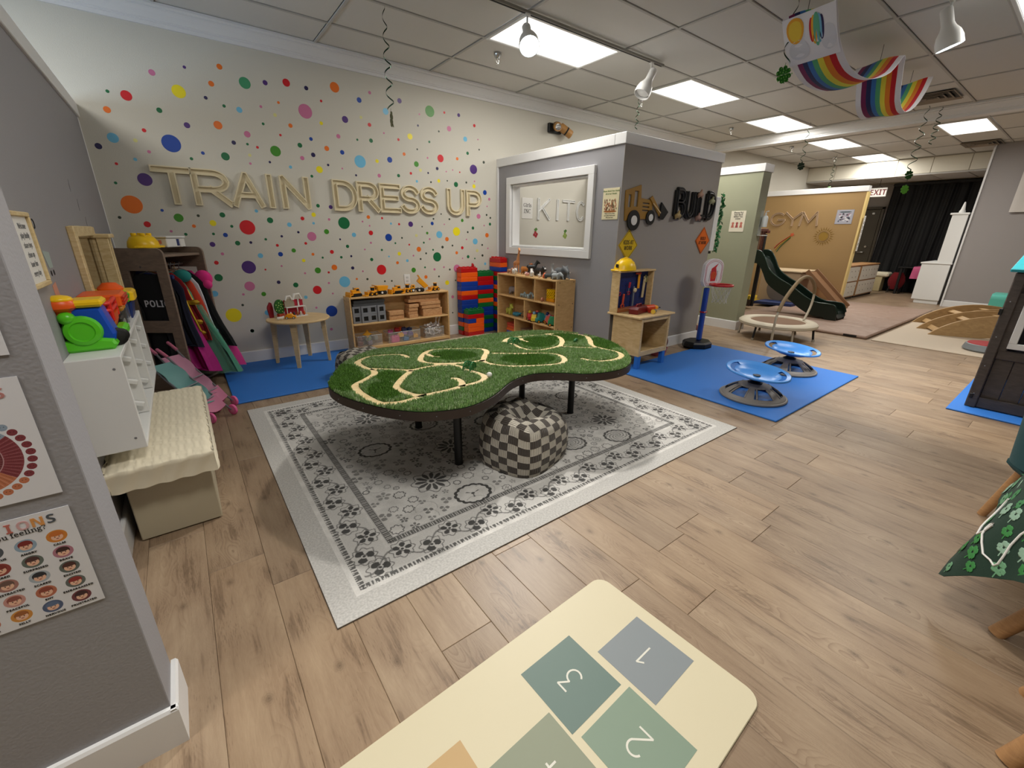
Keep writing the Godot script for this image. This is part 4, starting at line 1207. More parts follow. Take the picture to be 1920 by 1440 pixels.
	part(b, "base_panel", box(Vector3(0.31, 0.31, 0.93), 0.004, Vector3(0.005, 0.16, 0)), mat(Color(0.72, 0.68, 0.58), 0.55))
	var top := func(u: float, v: float) -> Vector3: return bench_skin(u, v)
	part(b, "cushion", G.new().sheet(top, 150, 90, 0.0), M.cream_cloth)
	part(b, "cushion_base", box(Vector3(0.36, 0.03, 1.06), 0.008, Vector3(0, 0.325, 0)), M.cream_cloth)
	toys_on_wall_shelf()

func arc3(c: Vector3, r: float, n: int) -> Array:
	var p := []
	for i in n:
		p.append(c + Vector3(cos(TAU * i / n), sin(TAU * i / n), 0) * r)
	return p

func bench_skin(u: float, v: float) -> Vector3:
	var hx := 0.19
	var hz := 0.545
	var x := (u * 2.0 - 1.0)
	var z := (v * 2.0 - 1.0)
	var ex := absf(x)
	var ez := absf(z)
	var px := clampf(x / 0.72, -1.0, 1.0) * hx
	var pz := clampf(z / 0.88, -1.0, 1.0) * hz
	var over := maxf((ex - 0.72) / 0.28, (ez - 0.88) / 0.12)
	var y := 0.405
	if over > 0.0:
		y = 0.405 - 0.105 * minf(over, 1.0)
	var round_ := maxf(0.0, maxf((ex - 0.6) / 0.12, (ez - 0.83) / 0.05))
	if round_ > 0.0 and over <= 0.0:
		y -= 0.014 * minf(round_, 1.0) ** 2
	var cell := Vector2(px, pz) * 34.0
	var q := int(floor(cell.x)) + int(floor(cell.y / 2.0))
	var ridge := sin((cell.x if q % 2 else cell.y) * TAU * 1.0)
	if over <= 0.0:
		y += 0.0016 * ridge * absf(ridge)
	else:
		var s := sin(pz * 60.0 + y * 30.0) + sin(px * 75.0 - y * 40.0)
		px += 0.005 * s * signf(x) * (1.0 if ex > 0.72 else 0.2)
		pz += 0.006 * s * signf(z) * (1.0 if ez > 0.88 else 0.2)
	return Vector3(px, y, pz)

func wheel(parent: Node3D, called: String, at: Vector3, r: float, w: float, tyre: Material, hub: Material, axis_turn := 0.0) -> void:
	var t := tf(at, PI / 2, 0, 0)
	if axis_turn != 0.0:
		t = Transform3D(Basis(Vector3.UP, axis_turn) * t.basis, at)
	var o := part(parent, called, G.new().at(t).lathe([Vector2(0, -w / 2), Vector2(r * 0.8, -w / 2), Vector2(r * 0.95, -w * 0.4), Vector2(r, -w * 0.2), Vector2(r, w * 0.2), Vector2(r * 0.95, w * 0.4), Vector2(r * 0.8, w / 2), Vector2(0, w / 2)], 20), tyre)
	if hub:
		part(o, "hub", G.new().at(t).lathe([Vector2(r * 0.55, -w * 0.56), Vector2(r * 0.55, w * 0.56), Vector2(r * 0.4, w * 0.62), Vector2(0, w * 0.6)], 16), hub)
		part(o, "hub", G.new().at(t).lathe([Vector2(0, -w * 0.6), Vector2(r * 0.4, -w * 0.62), Vector2(r * 0.55, -w * 0.56)], 16), hub)

func toys_on_wall_shelf() -> void:
	var y := 0.87
	var t := thing("toy_train", "lime, blue and yellow plastic toy train at the near end of the shelf", "toy", Vector3(-0.36, y, 2.74))
	part(t, "green_base", G.new().prism(PackedVector2Array([Vector2(-0.11, 0), Vector2(0.07, 0), Vector2(0.085, 0.02), Vector2(0.075, 0.042), Vector2(0.04, 0.05), Vector2(-0.11, 0.05)]), -0.05, 0.07, 0.01), M.lime)
	part(t, "green_disc", G.new().at(tf(Vector3(-0.01, 0.085, 0.055), PI / 2)).lathe([Vector2(0, -0.02), Vector2(0.055, -0.018), Vector2(0.062, 0.0), Vector2(0.055, 0.02), Vector2(0.04, 0.024), Vector2(0.036, 0.018), Vector2(0, 0.02)], 26), M.lime)
	part(t, "green_knob", G.new().ball(Vector3(-0.045, 0.14, 0.06), Vector3(0.028, 0.026, 0.026), 16, 10), M.lime)
	part(t, "blue_cab", G.new().prism(PackedVector2Array([Vector2(-0.06, 0.03), Vector2(0.075, 0.02), Vector2(0.085, 0.06), Vector2(0.06, 0.175), Vector2(-0.06, 0.175)]), -0.07, 0.045, 0.01), mat(Color(0.03, 0.30, 0.75), 0.3))
	part(t, "yellow_roof", box(Vector3(0.105, 0.03, 0.13), 0.01, Vector3(0.02, 0.192, -0.01)), M.yellow)
	part(t, "orange_funnel", G.new().at(tf(Vector3(-0.055, 0.145, 0.03))).lathe([Vector2(0, 0), Vector2(0.03, 0), Vector2(0.032, 0.02), Vector2(0.05, 0.035), Vector2(0.052, 0.05), Vector2(0.045, 0.062), Vector2(0, 0.064)], 22), M.orange)
	part(t, "yellow_cap", G.new().ball(Vector3(-0.055, 0.212, 0.03), Vector3(0.043, 0.018, 0.043), 18, 8), M.yellow)
	wheel(t, "wheel", Vector3(0.08, 0.038, -0.015), 0.038, 0.03, M.black, M.dark, 0.5)
	wheel(t, "wheel", Vector3(0.085, 0.03, -0.09), 0.03, 0.026, M.black, M.dark, 0.5)
	var c := thing("toy_cart", "orange and red plastic toy cart with lime bumper on the shelf", "toy", Vector3(-0.36, y, 2.54))
	part(c, "tray", G.new().prism(PackedVector2Array([Vector2(-0.07, 0.035), Vector2(0.06, 0.035), Vector2(0.075, 0.08), Vector2(0.08, 0.12), Vector2(-0.08, 0.12)]), -0.08, 0.1, 0.008), M.orange)
	part(c, "lime_bumper", box(Vector3(0.045, 0.045, 0.16), 0.012, Vector3(0.085, 0.04, 0.02)), M.lime)
	for r in 2:
		part(c, "rail", G.new().tube([Vector3(-0.08, 0.14 + 0.03 * r, -0.09), Vector3(-0.08, 0.14 + 0.03 * r, 0.16), Vector3(0.05, 0.145 + 0.03 * r, 0.16), Vector3(0.075, 0.14 + 0.03 * r, 0.1), Vector3(0.075, 0.14 + 0.03 * r, -0.09)], 0.009, 8), mat(Color(0.86, 0.13, 0.05), 0.35))
	for z in [-0.09, 0.1]:
		part(c, "post", box(Vector3(0.02, 0.09, 0.025), 0.006, Vector3(0.072, 0.135, z)), mat(Color(0.86, 0.13, 0.05), 0.35))
	wheel(c, "wheel", Vector3(0.085, 0.026, 0.085), 0.026, 0.02, M.black, M.orange, PI / 2)
	wheel(c, "wheel", Vector3(0.085, 0.026, -0.05), 0.026, 0.02, M.black, M.orange, PI / 2)
	var o := thing("toy_basket", "wide orange toy basket with yellow pieces on the shelf", "toy", Vector3(-0.35, y, 2.23))
	part(o, "box", box(Vector3(0.13, 0.09, 0.17), 0.008, Vector3(0.0, 0.045, 0)), mat(Color(0.16, 0.17, 0.16), 0.4))
	part(o, "rim", G.new().prism(rounded(0.17, 0.25, 0.03), 0, 0.055, 0.01).at(Transform3D()), M.orange).transform = Transform3D(Basis(Vector3.RIGHT, -PI / 2), Vector3(0, 0.12, 0))
	for k in 4:
		part(o, "piece", G.new().ball(Vector3(0.03 + 0.02 * (k % 2), 0.1, -0.06 + 0.04 * k), Vector3(0.028, 0.018, 0.03), 10, 6), M.amber)
	for r in 3:
		part(o, "bar", G.new().tube([Vector3(0.087, 0.126 + 0.016 * r, -0.11), Vector3(0.087, 0.126 + 0.016 * r, 0.11)], 0.006, 6), mat(Color(0.8, 0.2, 0.06), 0.35))
	var bt := thing("toy_boat", "blue toy boat with yellow deck and orange knob behind the basket", "toy", Vector3(-0.345, y, 1.88))
	part(bt, "hull", G.new().prism(PackedVector2Array([Vector2(-0.07, 0), Vector2(0.07, 0), Vector2(0.085, 0.10), Vector2(-0.08, 0.10)]), -0.1, 0.1, 0.008), mat(Color(0.05, 0.16, 0.42), 0.35))
	part(bt, "deck", G.new().prism(rounded(0.2, 0.24, 0.04), 0, 0.05, 0.01), M.yellow).transform = Transform3D(Basis(Vector3.RIGHT, -PI / 2), Vector3(0, 0.10, 0))
	part(bt, "knob", G.new().at(tf(Vector3(0, 0.15, 0))).lathe([Vector2(0, 0), Vector2(0.055, 0), Vector2(0.058, 0.012), Vector2(0.05, 0.024), Vector2(0.045, 0.026), Vector2(0.03, 0.042), Vector2(0, 0.045)], 22), M.orange)
	var bx := thing("boxed_toy", "grey and black boxed toy with dial on the shelf", "toy", Vector3(-0.315, y, 2.36))
	part(bx, "case", box(Vector3(0.07, 0.07, 0.1), 0.006, Vector3(0, 0.036, 0)), mat(Color(0.13, 0.135, 0.13), 0.35))
	part(bx, "dial", G.new().at(tf(Vector3(0.0355, 0.035, -0.02), 0, 0, -PI / 2)).lathe([Vector2(0.022, 0), Vector2(0.022, 0.003), Vector2(0.016, 0.004), Vector2(0, 0.002)], 18), mat(Color(0.6, 0.6, 0.58), 0.4))
	part(bx, "label", box(Vector3(0.001, 0.04, 0.035), 0.0, Vector3(0.0355, 0.035, 0.027)), mat(Color(0.5, 0.52, 0.5), 0.4))
	var cb := thing("clear_bin", "clear open plastic bin with a lime handle at the far end of the shelf", "bin", Vector3(-0.31, y, 2.07))
	part(cb, "bin", G.new().box(Vector3(0.03, 0.05, 0.0), Vector3(0.003, 0.1, 0.13)).box(Vector3(-0.03, 0.05, 0.0), Vector3(0.003, 0.1, 0.13)).box(Vector3(0, 0.05, 0.065), Vector3(0.06, 0.1, 0.003)).box(Vector3(0, 0.05, -0.065), Vector3(0.06, 0.1, 0.003)).box(Vector3(0, 0.002, 0), Vector3(0.06, 0.003, 0.13)), M.clear)
	part(cb, "handle", G.new().tube([Vector3(0.0, 0.1, 0.06), Vector3(0.035, 0.16, 0.03), Vector3(0.04, 0.14, -0.05), Vector3(0.03, 0.1, -0.06)], 0.012, 8), M.lime)
	part(cb, "wheel_toy", G.new().at(tf(Vector3(0.0, 0.07, 0), 0, 0, PI / 2)).lathe([Vector2(0, -0.02), Vector2(0.05, -0.02), Vector2(0.055, 0), Vector2(0.05, 0.02), Vector2(0, 0.02)], 20), M.dark)
# ---------------------------------------------------------------- dress-up wardrobe, clothes, strollers
func build_wardrobe() -> void:
	var turn := atan2(0.83, 0.56)
	var A := Vector3(-0.1, 0, 0.68)
	var w := thing("dress_up_wardrobe", "brown open wardrobe with cut-out side panels in the corner", "wardrobe", A, turn)
	var W := 0.5
	var D := 0.385
	var H := 1.205
	for i in 2:
		var side := CSGPolygon3D.new()
		side.name = "side_panel"
		var out := [Vector2(0, 0), Vector2(0, H - 0.05)] + arc(Vector2(-0.05, H - 0.05), Vector2(0.05, 0.05), 0, 90, 6) + [Vector2(-D, H), Vector2(-D, 0)]
		side.polygon = PackedVector2Array(out)
		side.depth = 0.02
		side.material = M.walnut
		for hole in [[0.12, 0.52], [0.62, 1.03]]:
			var h := CSGBox3D.new()
			h.name = "opening"
			h.operation = CSGShape3D.OPERATION_SUBTRACTION
			h.size = Vector3(D - 0.16, hole[1] - hole[0], 0.1)
			h.position = Vector3(-D / 2, (hole[0] + hole[1]) / 2, 0)
			h.material = M.walnut
			side.add_child(h)
		side.transform = Transform3D(Basis(Vector3(0, 0, 1), Vector3(0, 1, 0), Vector3(-1, 0, 0)), Vector3(i * W, 0, 0))
		w.add_child(side, true)
	part(w, "top_shelf", box(Vector3(W - 0.02, 0.02, D - 0.02), 0.003, Vector3(W / 2, H - 0.06, -D / 2 - 0.01)), M.walnut)
	part(w, "back_panel", box(Vector3(W - 0.02, H - 0.08, 0.01), 0.001, Vector3(W / 2, H / 2, -D + 0.01)), mat(Color(0.24, 0.19, 0.155), 0.7))
	part(w, "floor_shelf", box(Vector3(W - 0.02, 0.02, D - 0.02), 0.003, Vector3(W / 2, 0.05, -D / 2)), M.walnut)
	part(w, "hanging_rod", G.new().tube([Vector3(0, 1.06, -0.2), Vector3(W, 1.06, -0.2)], 0.009, 10), M.steel)
	var xf := w.transform
	var hat := thing("brick_box", "yellow brick-studded plastic dome on top of the wardrobe", "toy box", xf * Vector3(0.10, H, -0.2), turn)
	part(hat, "dome", G.new().lathe([Vector2(0, 0), Vector2(0.105, 0), Vector2(0.108, 0.01), Vector2(0.1, 0.05), Vector2(0.078, 0.085), Vector2(0.04, 0.1), Vector2(0, 0.103)], 26), M.yellow)
	part(hat, "brim", G.new().prism(PackedVector2Array(arc(Vector2.ZERO, Vector2(0.11, 0.15), -80, 80, 14)), 0, 0.014, 0.004), M.yellow).transform = Transform3D(Basis(Vector3(0, 0, 1), Vector3(1, 0, 0), Vector3(0, 1, 0)), Vector3(0.02, 0.004, 0.0))
	for k in 4:
		part(hat, "stud", G.new().at(tf(Vector3(0.034 * (k % 2) * 2 - 0.034, 0.092, 0.034 * (k / 2) * 2 - 0.034))).lathe([Vector2(0.019, 0), Vector2(0.019, 0.02), Vector2(0.016, 0.023), Vector2(0, 0.023)], 14), M.yellow)
	part(hat, "badge", box(Vector3(0.03, 0.03, 0.004), 0.001, Vector3(0.07, 0.045, 0.085)), hx("#a04a20"))
	var lb := thing("lidded_box", "white lidded box with blue and paper labels on the wardrobe", "box", xf * Vector3(0.36, H, -0.2), turn)
	part(lb, "box", box(Vector3(0.21, 0.075, 0.16), 0.006, Vector3(0, 0.0375, 0)), M.white)
	part(lb, "lid", box(Vector3(0.24, 0.016, 0.19), 0.005, Vector3(0, 0.083, 0)), M.white)
	part(lb, "blue_label", box(Vector3(0.03, 0.055, 0.003), 0.0, Vector3(0.03, 0.04, 0.081)), hx("#20306a"))
	part(lb, "paper_label", box(Vector3(0.06, 0.065, 0.003), 0.0, Vector3(0.085, 0.036, 0.082)), M.paper)
	var rail := [
		[0.06, "police_vest", "black POLICE costume vest showing through the wardrobe side", "#0a0b0f", 0.19, -0.015, 0.95, 0.012, 0.17],
		[0.10, "navy_coat", "dark navy costume coat at the near end of the rod", "#10142a", 0.21, 0.06, 0.66, 0.03, 0.23],
		[0.14, "magenta_dress", "magenta sequin costume dress below the navy coat", "#b81a7e", 0.17, 0.10, 0.90, 0.06, 0.25],
		[0.19, "red_gold_robe", "red costume robe with gold trim among the clothes", "#8e1018", 0.19, 0.09, 0.62, 0.05, 0.22],
		[0.25, "green_gown", "sea green princess gown with wide skirt hanging out", "#4d8f74", 0.17, 0.14, 0.93, 0.10, 0.36],
		[0.30, "orange_shirt", "orange and red costume shirt behind the green gown", "#c23a1e", 0.17, 0.08, 0.55, 0.03, 0.2],
		[0.335, "white_shirt", "white costume shirt with pale blue hem", "#d6dae0", 0.18, 0.09, 0.6, 0.03, 0.2],
		[0.385, "black_cape", "black costume cape hanging at the far side", "#0c0c0d", 0.2, 0.15, 0.72, 0.04, 0.26],
		[0.445, "pink_dress", "bright pink costume dress with puffed sleeve at the far end", "#d23a86", 0.17, 0.15, 0.93, 0.05, 0.25],
	]
	for i in rail.size():
		var r: Array = rail[i]
		garment(r, xf, turn, i)
	stroller("toy_stroller", "pink and teal folding toy stroller leaning by the wardrobe", Vector3(-0.12, 0, 1.32), 0.62, hx("#6a9a98"))
	stroller("toy_stroller", "pink folding toy stroller behind the other one", Vector3(-0.08, 0, 1.10), 0.55, hx("#b88098"))

func garment(r: Array, xf: Transform3D, turn: float, seed_: int) -> void:
	var t := thing("costume" if seed_ else "costume_vest", r[2], "costume", xf * Vector3(r[0], 0, -0.2), turn, "dress-up costumes on the rod")
	var m := cloth(Color(r[3]), 50.0)
	if r[1] == "magenta_dress":
		m = mat(Color(r[3]), 0.35, 0.3, {"normal_enabled": true, "normal_texture": M.weave_normal, "uv1_triplanar": true, "uv1_scale": Vector3.ONE * 14.0, "normal_scale": 1.2})
	var rings := []
	var top := 1.0
	var n := 10
	for i in n + 1:
		var v := float(i) / n
		var ring := []
		var half: float = lerpf(r[4] * 0.55, r[4], minf(1.0, v * 7.0)) if v < 0.3 else lerpf(r[4], r[8], (v - 0.3) / 0.7)
		var th: float = lerpf(0.012, 0.022, minf(v * 5.0, 1.0)) + r[7] * 0.35 * v
		var lean: float = r[5] * v
		for k in 32:
			var a := TAU * k / 32
			var pl := 1.0 + (0.16 * sin(a * 9.0 + seed_) + 0.08 * sin(a * 5.0 + v * 3.0)) * v
			ring.append(Vector3(sin(a) * th * pl + 0.02 * v * sin(cos(a) * 10.0 + seed_ * 2.0), top - v * (r[6] - 0.05) - (0.02 * cos(2 * a) if i == n else 0.0), cos(a) * half * (0.96 + 0.04 * pl) + lean + 0.012 * sin(v * 6.0 + seed_)))
		rings.append(ring)
	part(t, "cloth", G.new().loft(rings), m)
	part(t, "hanger", G.new().tube([Vector3(0, 0.99, -r[4] * 0.5), Vector3(0, 1.02, 0), Vector3(0, 1.045, 0.0), Vector3(0, 1.075, 0.012), Vector3(0, 1.078, -0.006), Vector3(0, 1.02, 0), Vector3(0, 0.99, r[4] * 0.5)], 0.004, 6), M.beech if seed_ % 2 else M.steel)
	match r[1]:
		"police_vest":
			text(t, "lettering", "POLICE", Vector3(-0.029, 0.76, 0.05), 0.058, mat(Color(0.8, 0.8, 0.82), 0.5), Vector3(0, -PI / 2, 0), "Droid Sans Bold", 0.9)
		"navy_coat":
			part(t, "blue_collar", G.new().tube([Vector3(-0.012, 1.0, -0.1), Vector3(-0.03, 0.98, 0.04), Vector3(0, 0.97, 0.17)], 0.022, 8), cloth(Color(0.05, 0.13, 0.36)))
		"red_gold_robe":
			for y in [0.75, 0.58, 0.48]:
				part(t, "gold_band", G.new().at(tf(Vector3(0, y, 0.06))).lathe([Vector2(0.17, -0.02), Vector2(0.185, 0), Vector2(0.17, 0.02)], 20, 0.2, 1.2), mat(Color(0.78, 0.62, 0.18), 0.3, 0.6))
			for x in [-0.03, 0.03]:
				part(t, "gold_cord", G.new().tube([Vector3(x, 0.99, 0.05), Vector3(x * 1.3, 0.85, 0.17), Vector3(x * 1.5, 0.66, 0.22), Vector3(x * 1.4, 0.5, 0.26)], 0.008, 6), mat(Color(0.8, 0.66, 0.16), 0.35, 0.4))
		"green_gown":
			part(t, "puff_sleeve", G.new().ball(Vector3(-0.01, 0.97, 0.15), Vector3(0.05, 0.055, 0.07), 16, 10), cloth(Color(0.13, 0.5, 0.48)))
			part(t, "net_overskirt", overskirt(), mat(Color(0.45, 0.68, 0.56, 0.45), 0.6, 0.0, {"transparency": BaseMaterial3D.TRANSPARENCY_ALPHA}))
		"pink_dress":
			part(t, "puff_sleeve", G.new().ball(Vector3(-0.01, 0.93, 0.2), Vector3(0.055, 0.075, 0.075), 16, 10), cloth(Color(0.85, 0.16, 0.5)))
			part(t, "rosette", G.new().ball(Vector3(-0.05, 0.88, 0.25), Vector3(0.03, 0.04, 0.04), 12, 8), cloth(Color(0.88, 0.2, 0.52)))
		"white_shirt":
			part(t, "blue_hem", G.new().at(tf(Vector3(0, 0.46, 0.09))).lathe([Vector2(0.2, -0.02), Vector2(0.205, 0.0), Vector2(0.2, 0.02)], 20, 0.16, 1.0), cloth(Color(0.42, 0.62, 0.76)))

func overskirt() -> G:
	var rings := []
	for i in 7:
		var v := i / 6.0
		var ring := []
		for k in 36:
			var a := TAU * k / 36
			var pl := 1.0 + 0.22 * sin(a * 11.0) * v
			ring.append(Vector3(sin(a) * (0.035 + 0.05 * v) * pl, 0.72 - v * 0.62, cos(a) * (0.19 + 0.14 * v) + 0.06 + 0.1 * v))
		rings.append(ring)
	return G.new().loft(rings, false)

func stroller(called: String, label: String, at: Vector3, turn: float, fabric: Material) -> void:
	var t := thing(called, label, "stroller", at, turn, "folding toy strollers")
	var grip := hx("#c06a84", 0.5)
	var steel := mat(Color(0.55, 0.55, 0.57), 0.35, 0.7)
	for s in [-1.0, 1.0]:
		var x: float = s * 0.085
		part(t, "side_tube", G.new().tube([Vector3(x, 0.05, 0.30), Vector3(x, 0.32, -0.14), Vector3(x, 0.46, -0.32)], 0.008, 8), steel)
		part(t, "rear_tube", G.new().tube([Vector3(x * 1.1, 0.05, 0.12), Vector3(x, 0.26, -0.05)], 0.008, 8), steel)
		part(t, "handle_grip", G.new().tube([Vector3(x, 0.455, -0.31), Vector3(x, 0.50, -0.39), Vector3(x * 1.1, 0.51, -0.43)], 0.014, 8), grip)
		for z in [0.30, 0.12]:
			wheel(t, "wheel", Vector3(x * 1.15, 0.046, z), 0.046, 0.022, M.pink, hx("#d8809e"), PI / 2)
	for q in [[0.14, 0.15], [0.24, -0.02]]:
		part(t, "cross_bar", G.new().tube([Vector3(-0.085, q[0], q[1]), Vector3(0.085, q[0] + 0.02, q[1])], 0.006, 6), steel)
	var seat := func(u: float, v: float) -> Vector3:
		return Vector3((u - 0.5) * 0.17, lerpf(0.13, 0.42, v) - 0.05 * sin(u * PI) * sin(v * PI), lerpf(0.18, -0.26, v) - 0.02 * sin(v * 14.0))
	t.scale = Vector3.ONE * 0.9
	part(t, "seat_sling", G.new().sheet(seat, 10, 16, 0.004), fabric)
	part(t, "foot_sling", G.new().sheet(func(u: float, v: float) -> Vector3: return Vector3((u - 0.5) * 0.17, lerpf(0.09, 0.18, v) - 0.03 * sin(u * PI), lerpf(0.25, 0.14, v)), 8, 4, 0.004), hx("#c87896"))
# ---------------------------------------------------------------- blue mats and round table
func foam_mat(label: String, lo: Vector2, hi: Vector2, m: Material, th := 0.014) -> void:
	solo("foam_mat", label, "mat", box(Vector3(hi.x - lo.x, th, hi.y - lo.y), 0.004, Vector3((hi.x - lo.x) / 2, th / 2, (hi.y - lo.y) / 2)), m, Vector3(lo.x, 0, lo.y))

func build_round_table() -> void:
	foam_mat("blue foam mat under the round wooden table", Vector2(0.138, 0.02), Vector2(1.43, 1.285), M.foam_blue)
	foam_mat("blue foam mat under the spinner seats and workbench", Vector2(3.435, 2.44), Vector2(5.34, 4.055), M.foam_blue)
	var y := 0.014
	var t := thing("round_table", "small round birch table with splayed legs by the dotted wall", "table", Vector3(0.88, y, 0.33))
	var top := G.new().lathe([Vector2(0, 0.462), Vector2(0.296, 0.462), Vector2(0.302, 0.468), Vector2(0.302, 0.478), Vector2(0.296, 0.484), Vector2(0, 0.484)], 56)
	part(t, "tabletop", top, M.birch)
	for p in [Vector2(-0.10, 0.205), Vector2(0.235, 0.085), Vector2(-0.245, -0.12), Vector2(0.105, -0.23)]:
		var f := Vector3(p.x, 0, p.y)
		var u := f * 0.92 + Vector3(0, 0.461, 0)
		var d := (f.normalized()).cross(Vector3.UP)
		var rings := []
		for q in [[f, 0.017, 0.013], [f.lerp(u, 0.5), 0.023, 0.017], [u, 0.029, 0.022]]:
			var ring := []
			for s in [[1, 1], [-1, 1], [-1, -1], [1, -1]]:
				ring.append(q[0] + d * s[0] * q[1] + f.normalized() * s[1] * q[2])
			rings.append(ring)
		var g := G.new()
		for i in 2:
			for k in 4:
				var l := (k + 1) % 4
				g.quad(rings[i][k], rings[i + 1][k], rings[i + 1][l], rings[i][l], rings[i][k] + rings[i][l] - f * 2 - Vector3(0, 0, 0) if i == 0 else rings[i][k] + rings[i][l] - f.lerp(u, 0.5) * 2)
		g.quad(rings[0][0], rings[0][1], rings[0][2], rings[0][3], Vector3.DOWN)
		g.quad(rings[2][0], rings[2][1], rings[2][2], rings[2][3], Vector3.UP)
		part(t, "leg", g, M.birch)
	var ty := y + 0.484
	var a := thing("toy_tree", "green oval toy tree with pale dots on the round table", "toy", Vector3(0.735, ty, 0.24), 0.35)
	part(a, "crown", G.new().prism(PackedVector2Array(arc(Vector2(0, 0.11), Vector2(0.055, 0.075), 0, 345, 24)), -0.008, 0.008, 0.003), mat(Color(0.12, 0.38, 0.12), 0.45))
	part(a, "stand", box(Vector3(0.06, 0.04, 0.05), 0.004, Vector3(0, 0.02, 0)), hx("#b8452a"))
	for k in 14:
		var q := Vector2(cos(k * 2.4), sin(k * 2.4)) * (0.012 + 0.0032 * k)
		part(a, "dot", G.new().ball(Vector3(q.x, 0.112 + q.y * 1.3, 0.009), Vector3(0.006, 0.006, 0.002), 8, 4), mat(Color(0.72, 0.84, 0.45), 0.5))
	var b := thing("toy_fan", "dark red flat toy board standing behind the toy tree", "toy", Vector3(0.65, ty, 0.22), 0.5)
	part(b, "board", G.new().prism(PackedVector2Array([Vector2(-0.02, 0), Vector2(0.025, 0), Vector2(0.03, 0.1), Vector2(0.02, 0.15), Vector2(0.0, 0.16), Vector2(-0.03, 0.12), Vector2(-0.035, 0.1)]), -0.006, 0.006, 0.002), hx("#8a1020"))
	var c := thing("toy_barn", "red and white toy barn with open rooms on the round table", "toy", Vector3(0.885, ty, 0.25), 0.25)
	part(c, "back_wall", box(Vector3(0.2, 0.17, 0.008), 0.002, Vector3(0, 0.085, -0.045)), hx("#b01830"))
	part(c, "floor", box(Vector3(0.2, 0.008, 0.09), 0.002, Vector3(0, 0.004, 0)), M.white)
	part(c, "upper_floor", box(Vector3(0.2, 0.008, 0.06), 0.002, Vector3(0, 0.098, -0.015)), M.white)
	for x in [-0.098, 0.01, 0.098]:
		part(c, "post", box(Vector3(0.008, 0.1, 0.008), 0.002, Vector3(x, 0.05, 0.012)), M.white)
	part(c, "gable", G.new().prism(PackedVector2Array([Vector2(-0.1, 0.1), Vector2(0.0, 0.1), Vector2(0.0, 0.15), Vector2(-0.03, 0.185), Vector2(-0.075, 0.185), Vector2(-0.1, 0.155)]), -0.03, -0.02), mat(Color(0.62, 0.58, 0.5), 0.6))
	part(c, "roof_arch", G.new().tube([Vector3(-0.09, 0.17, -0.02), Vector3(-0.07, 0.21, -0.02), Vector3(-0.035, 0.21, -0.02), Vector3(-0.02, 0.17, -0.02)], 0.01, 8), M.paper)
	part(c, "roof_arch", G.new().tube([Vector3(-0.01, 0.17, -0.02), Vector3(0.01, 0.225, -0.02), Vector3(0.06, 0.225, -0.02), Vector3(0.08, 0.17, -0.02)], 0.012, 8), M.paper)
	part(c, "silo", box(Vector3(0.018, 0.09, 0.006), 0.003, Vector3(0.05, 0.13, -0.036)), M.paper)
	for k in 5:
		part(c, "figure", G.new().ball(Vector3(-0.07 + 0.035 * k, 0.03, 0.02), Vector3(0.012, 0.024, 0.012), 8, 6), hx(["#d8d8d8", "#303030", "#a06030", "#c8c0b0", "#d05020"][k]))
	var e := thing("toy_car", "small yellow toy car in front of the toy tree", "toy", Vector3(0.80, ty, 0.37), -0.3)
	part(e, "body", G.new().prism(PackedVector2Array([Vector2(-0.055, 0.01), Vector2(0.055, 0.01), Vector2(0.052, 0.03), Vector2(0.03, 0.034), Vector2(0.018, 0.05), Vector2(-0.025, 0.05), Vector2(-0.045, 0.032)]), -0.022, 0.022, 0.005), M.amber)
	for q in [[-0.032, 0.022], [0.032, 0.022], [-0.032, -0.022], [0.032, -0.022]]:
		wheel(e, "wheel", Vector3(q[0], 0.012, q[1]), 0.012, 0.008, M.black, M.white)
	var an := thing("toy_lamb", "tiny white toy lamb at the edge of the round table", "toy", Vector3(0.70, ty, 0.40))
	part(an, "body", body([[Vector3(-0.02, 0.022, 0), Vector3(0.02, 0.022, 0), 0.013, 0.013], [Vector3(0.02, 0.026, 0), Vector3(0.034, 0.034, 0), 0.008, 0.007], [Vector3(-0.017, 0.015, 0.007), Vector3(-0.017, 0.003, 0.007), 0.004, 0.003], [Vector3(0.017, 0.015, 0.007), Vector3(0.017, 0.003, 0.007), 0.004, 0.003], [Vector3(-0.017, 0.015, -0.007), Vector3(-0.017, 0.003, -0.007), 0.004, 0.003], [Vector3(0.017, 0.015, -0.007), Vector3(0.017, 0.003, -0.007), 0.004, 0.003]], 0.0035, 0.006), M.paper)
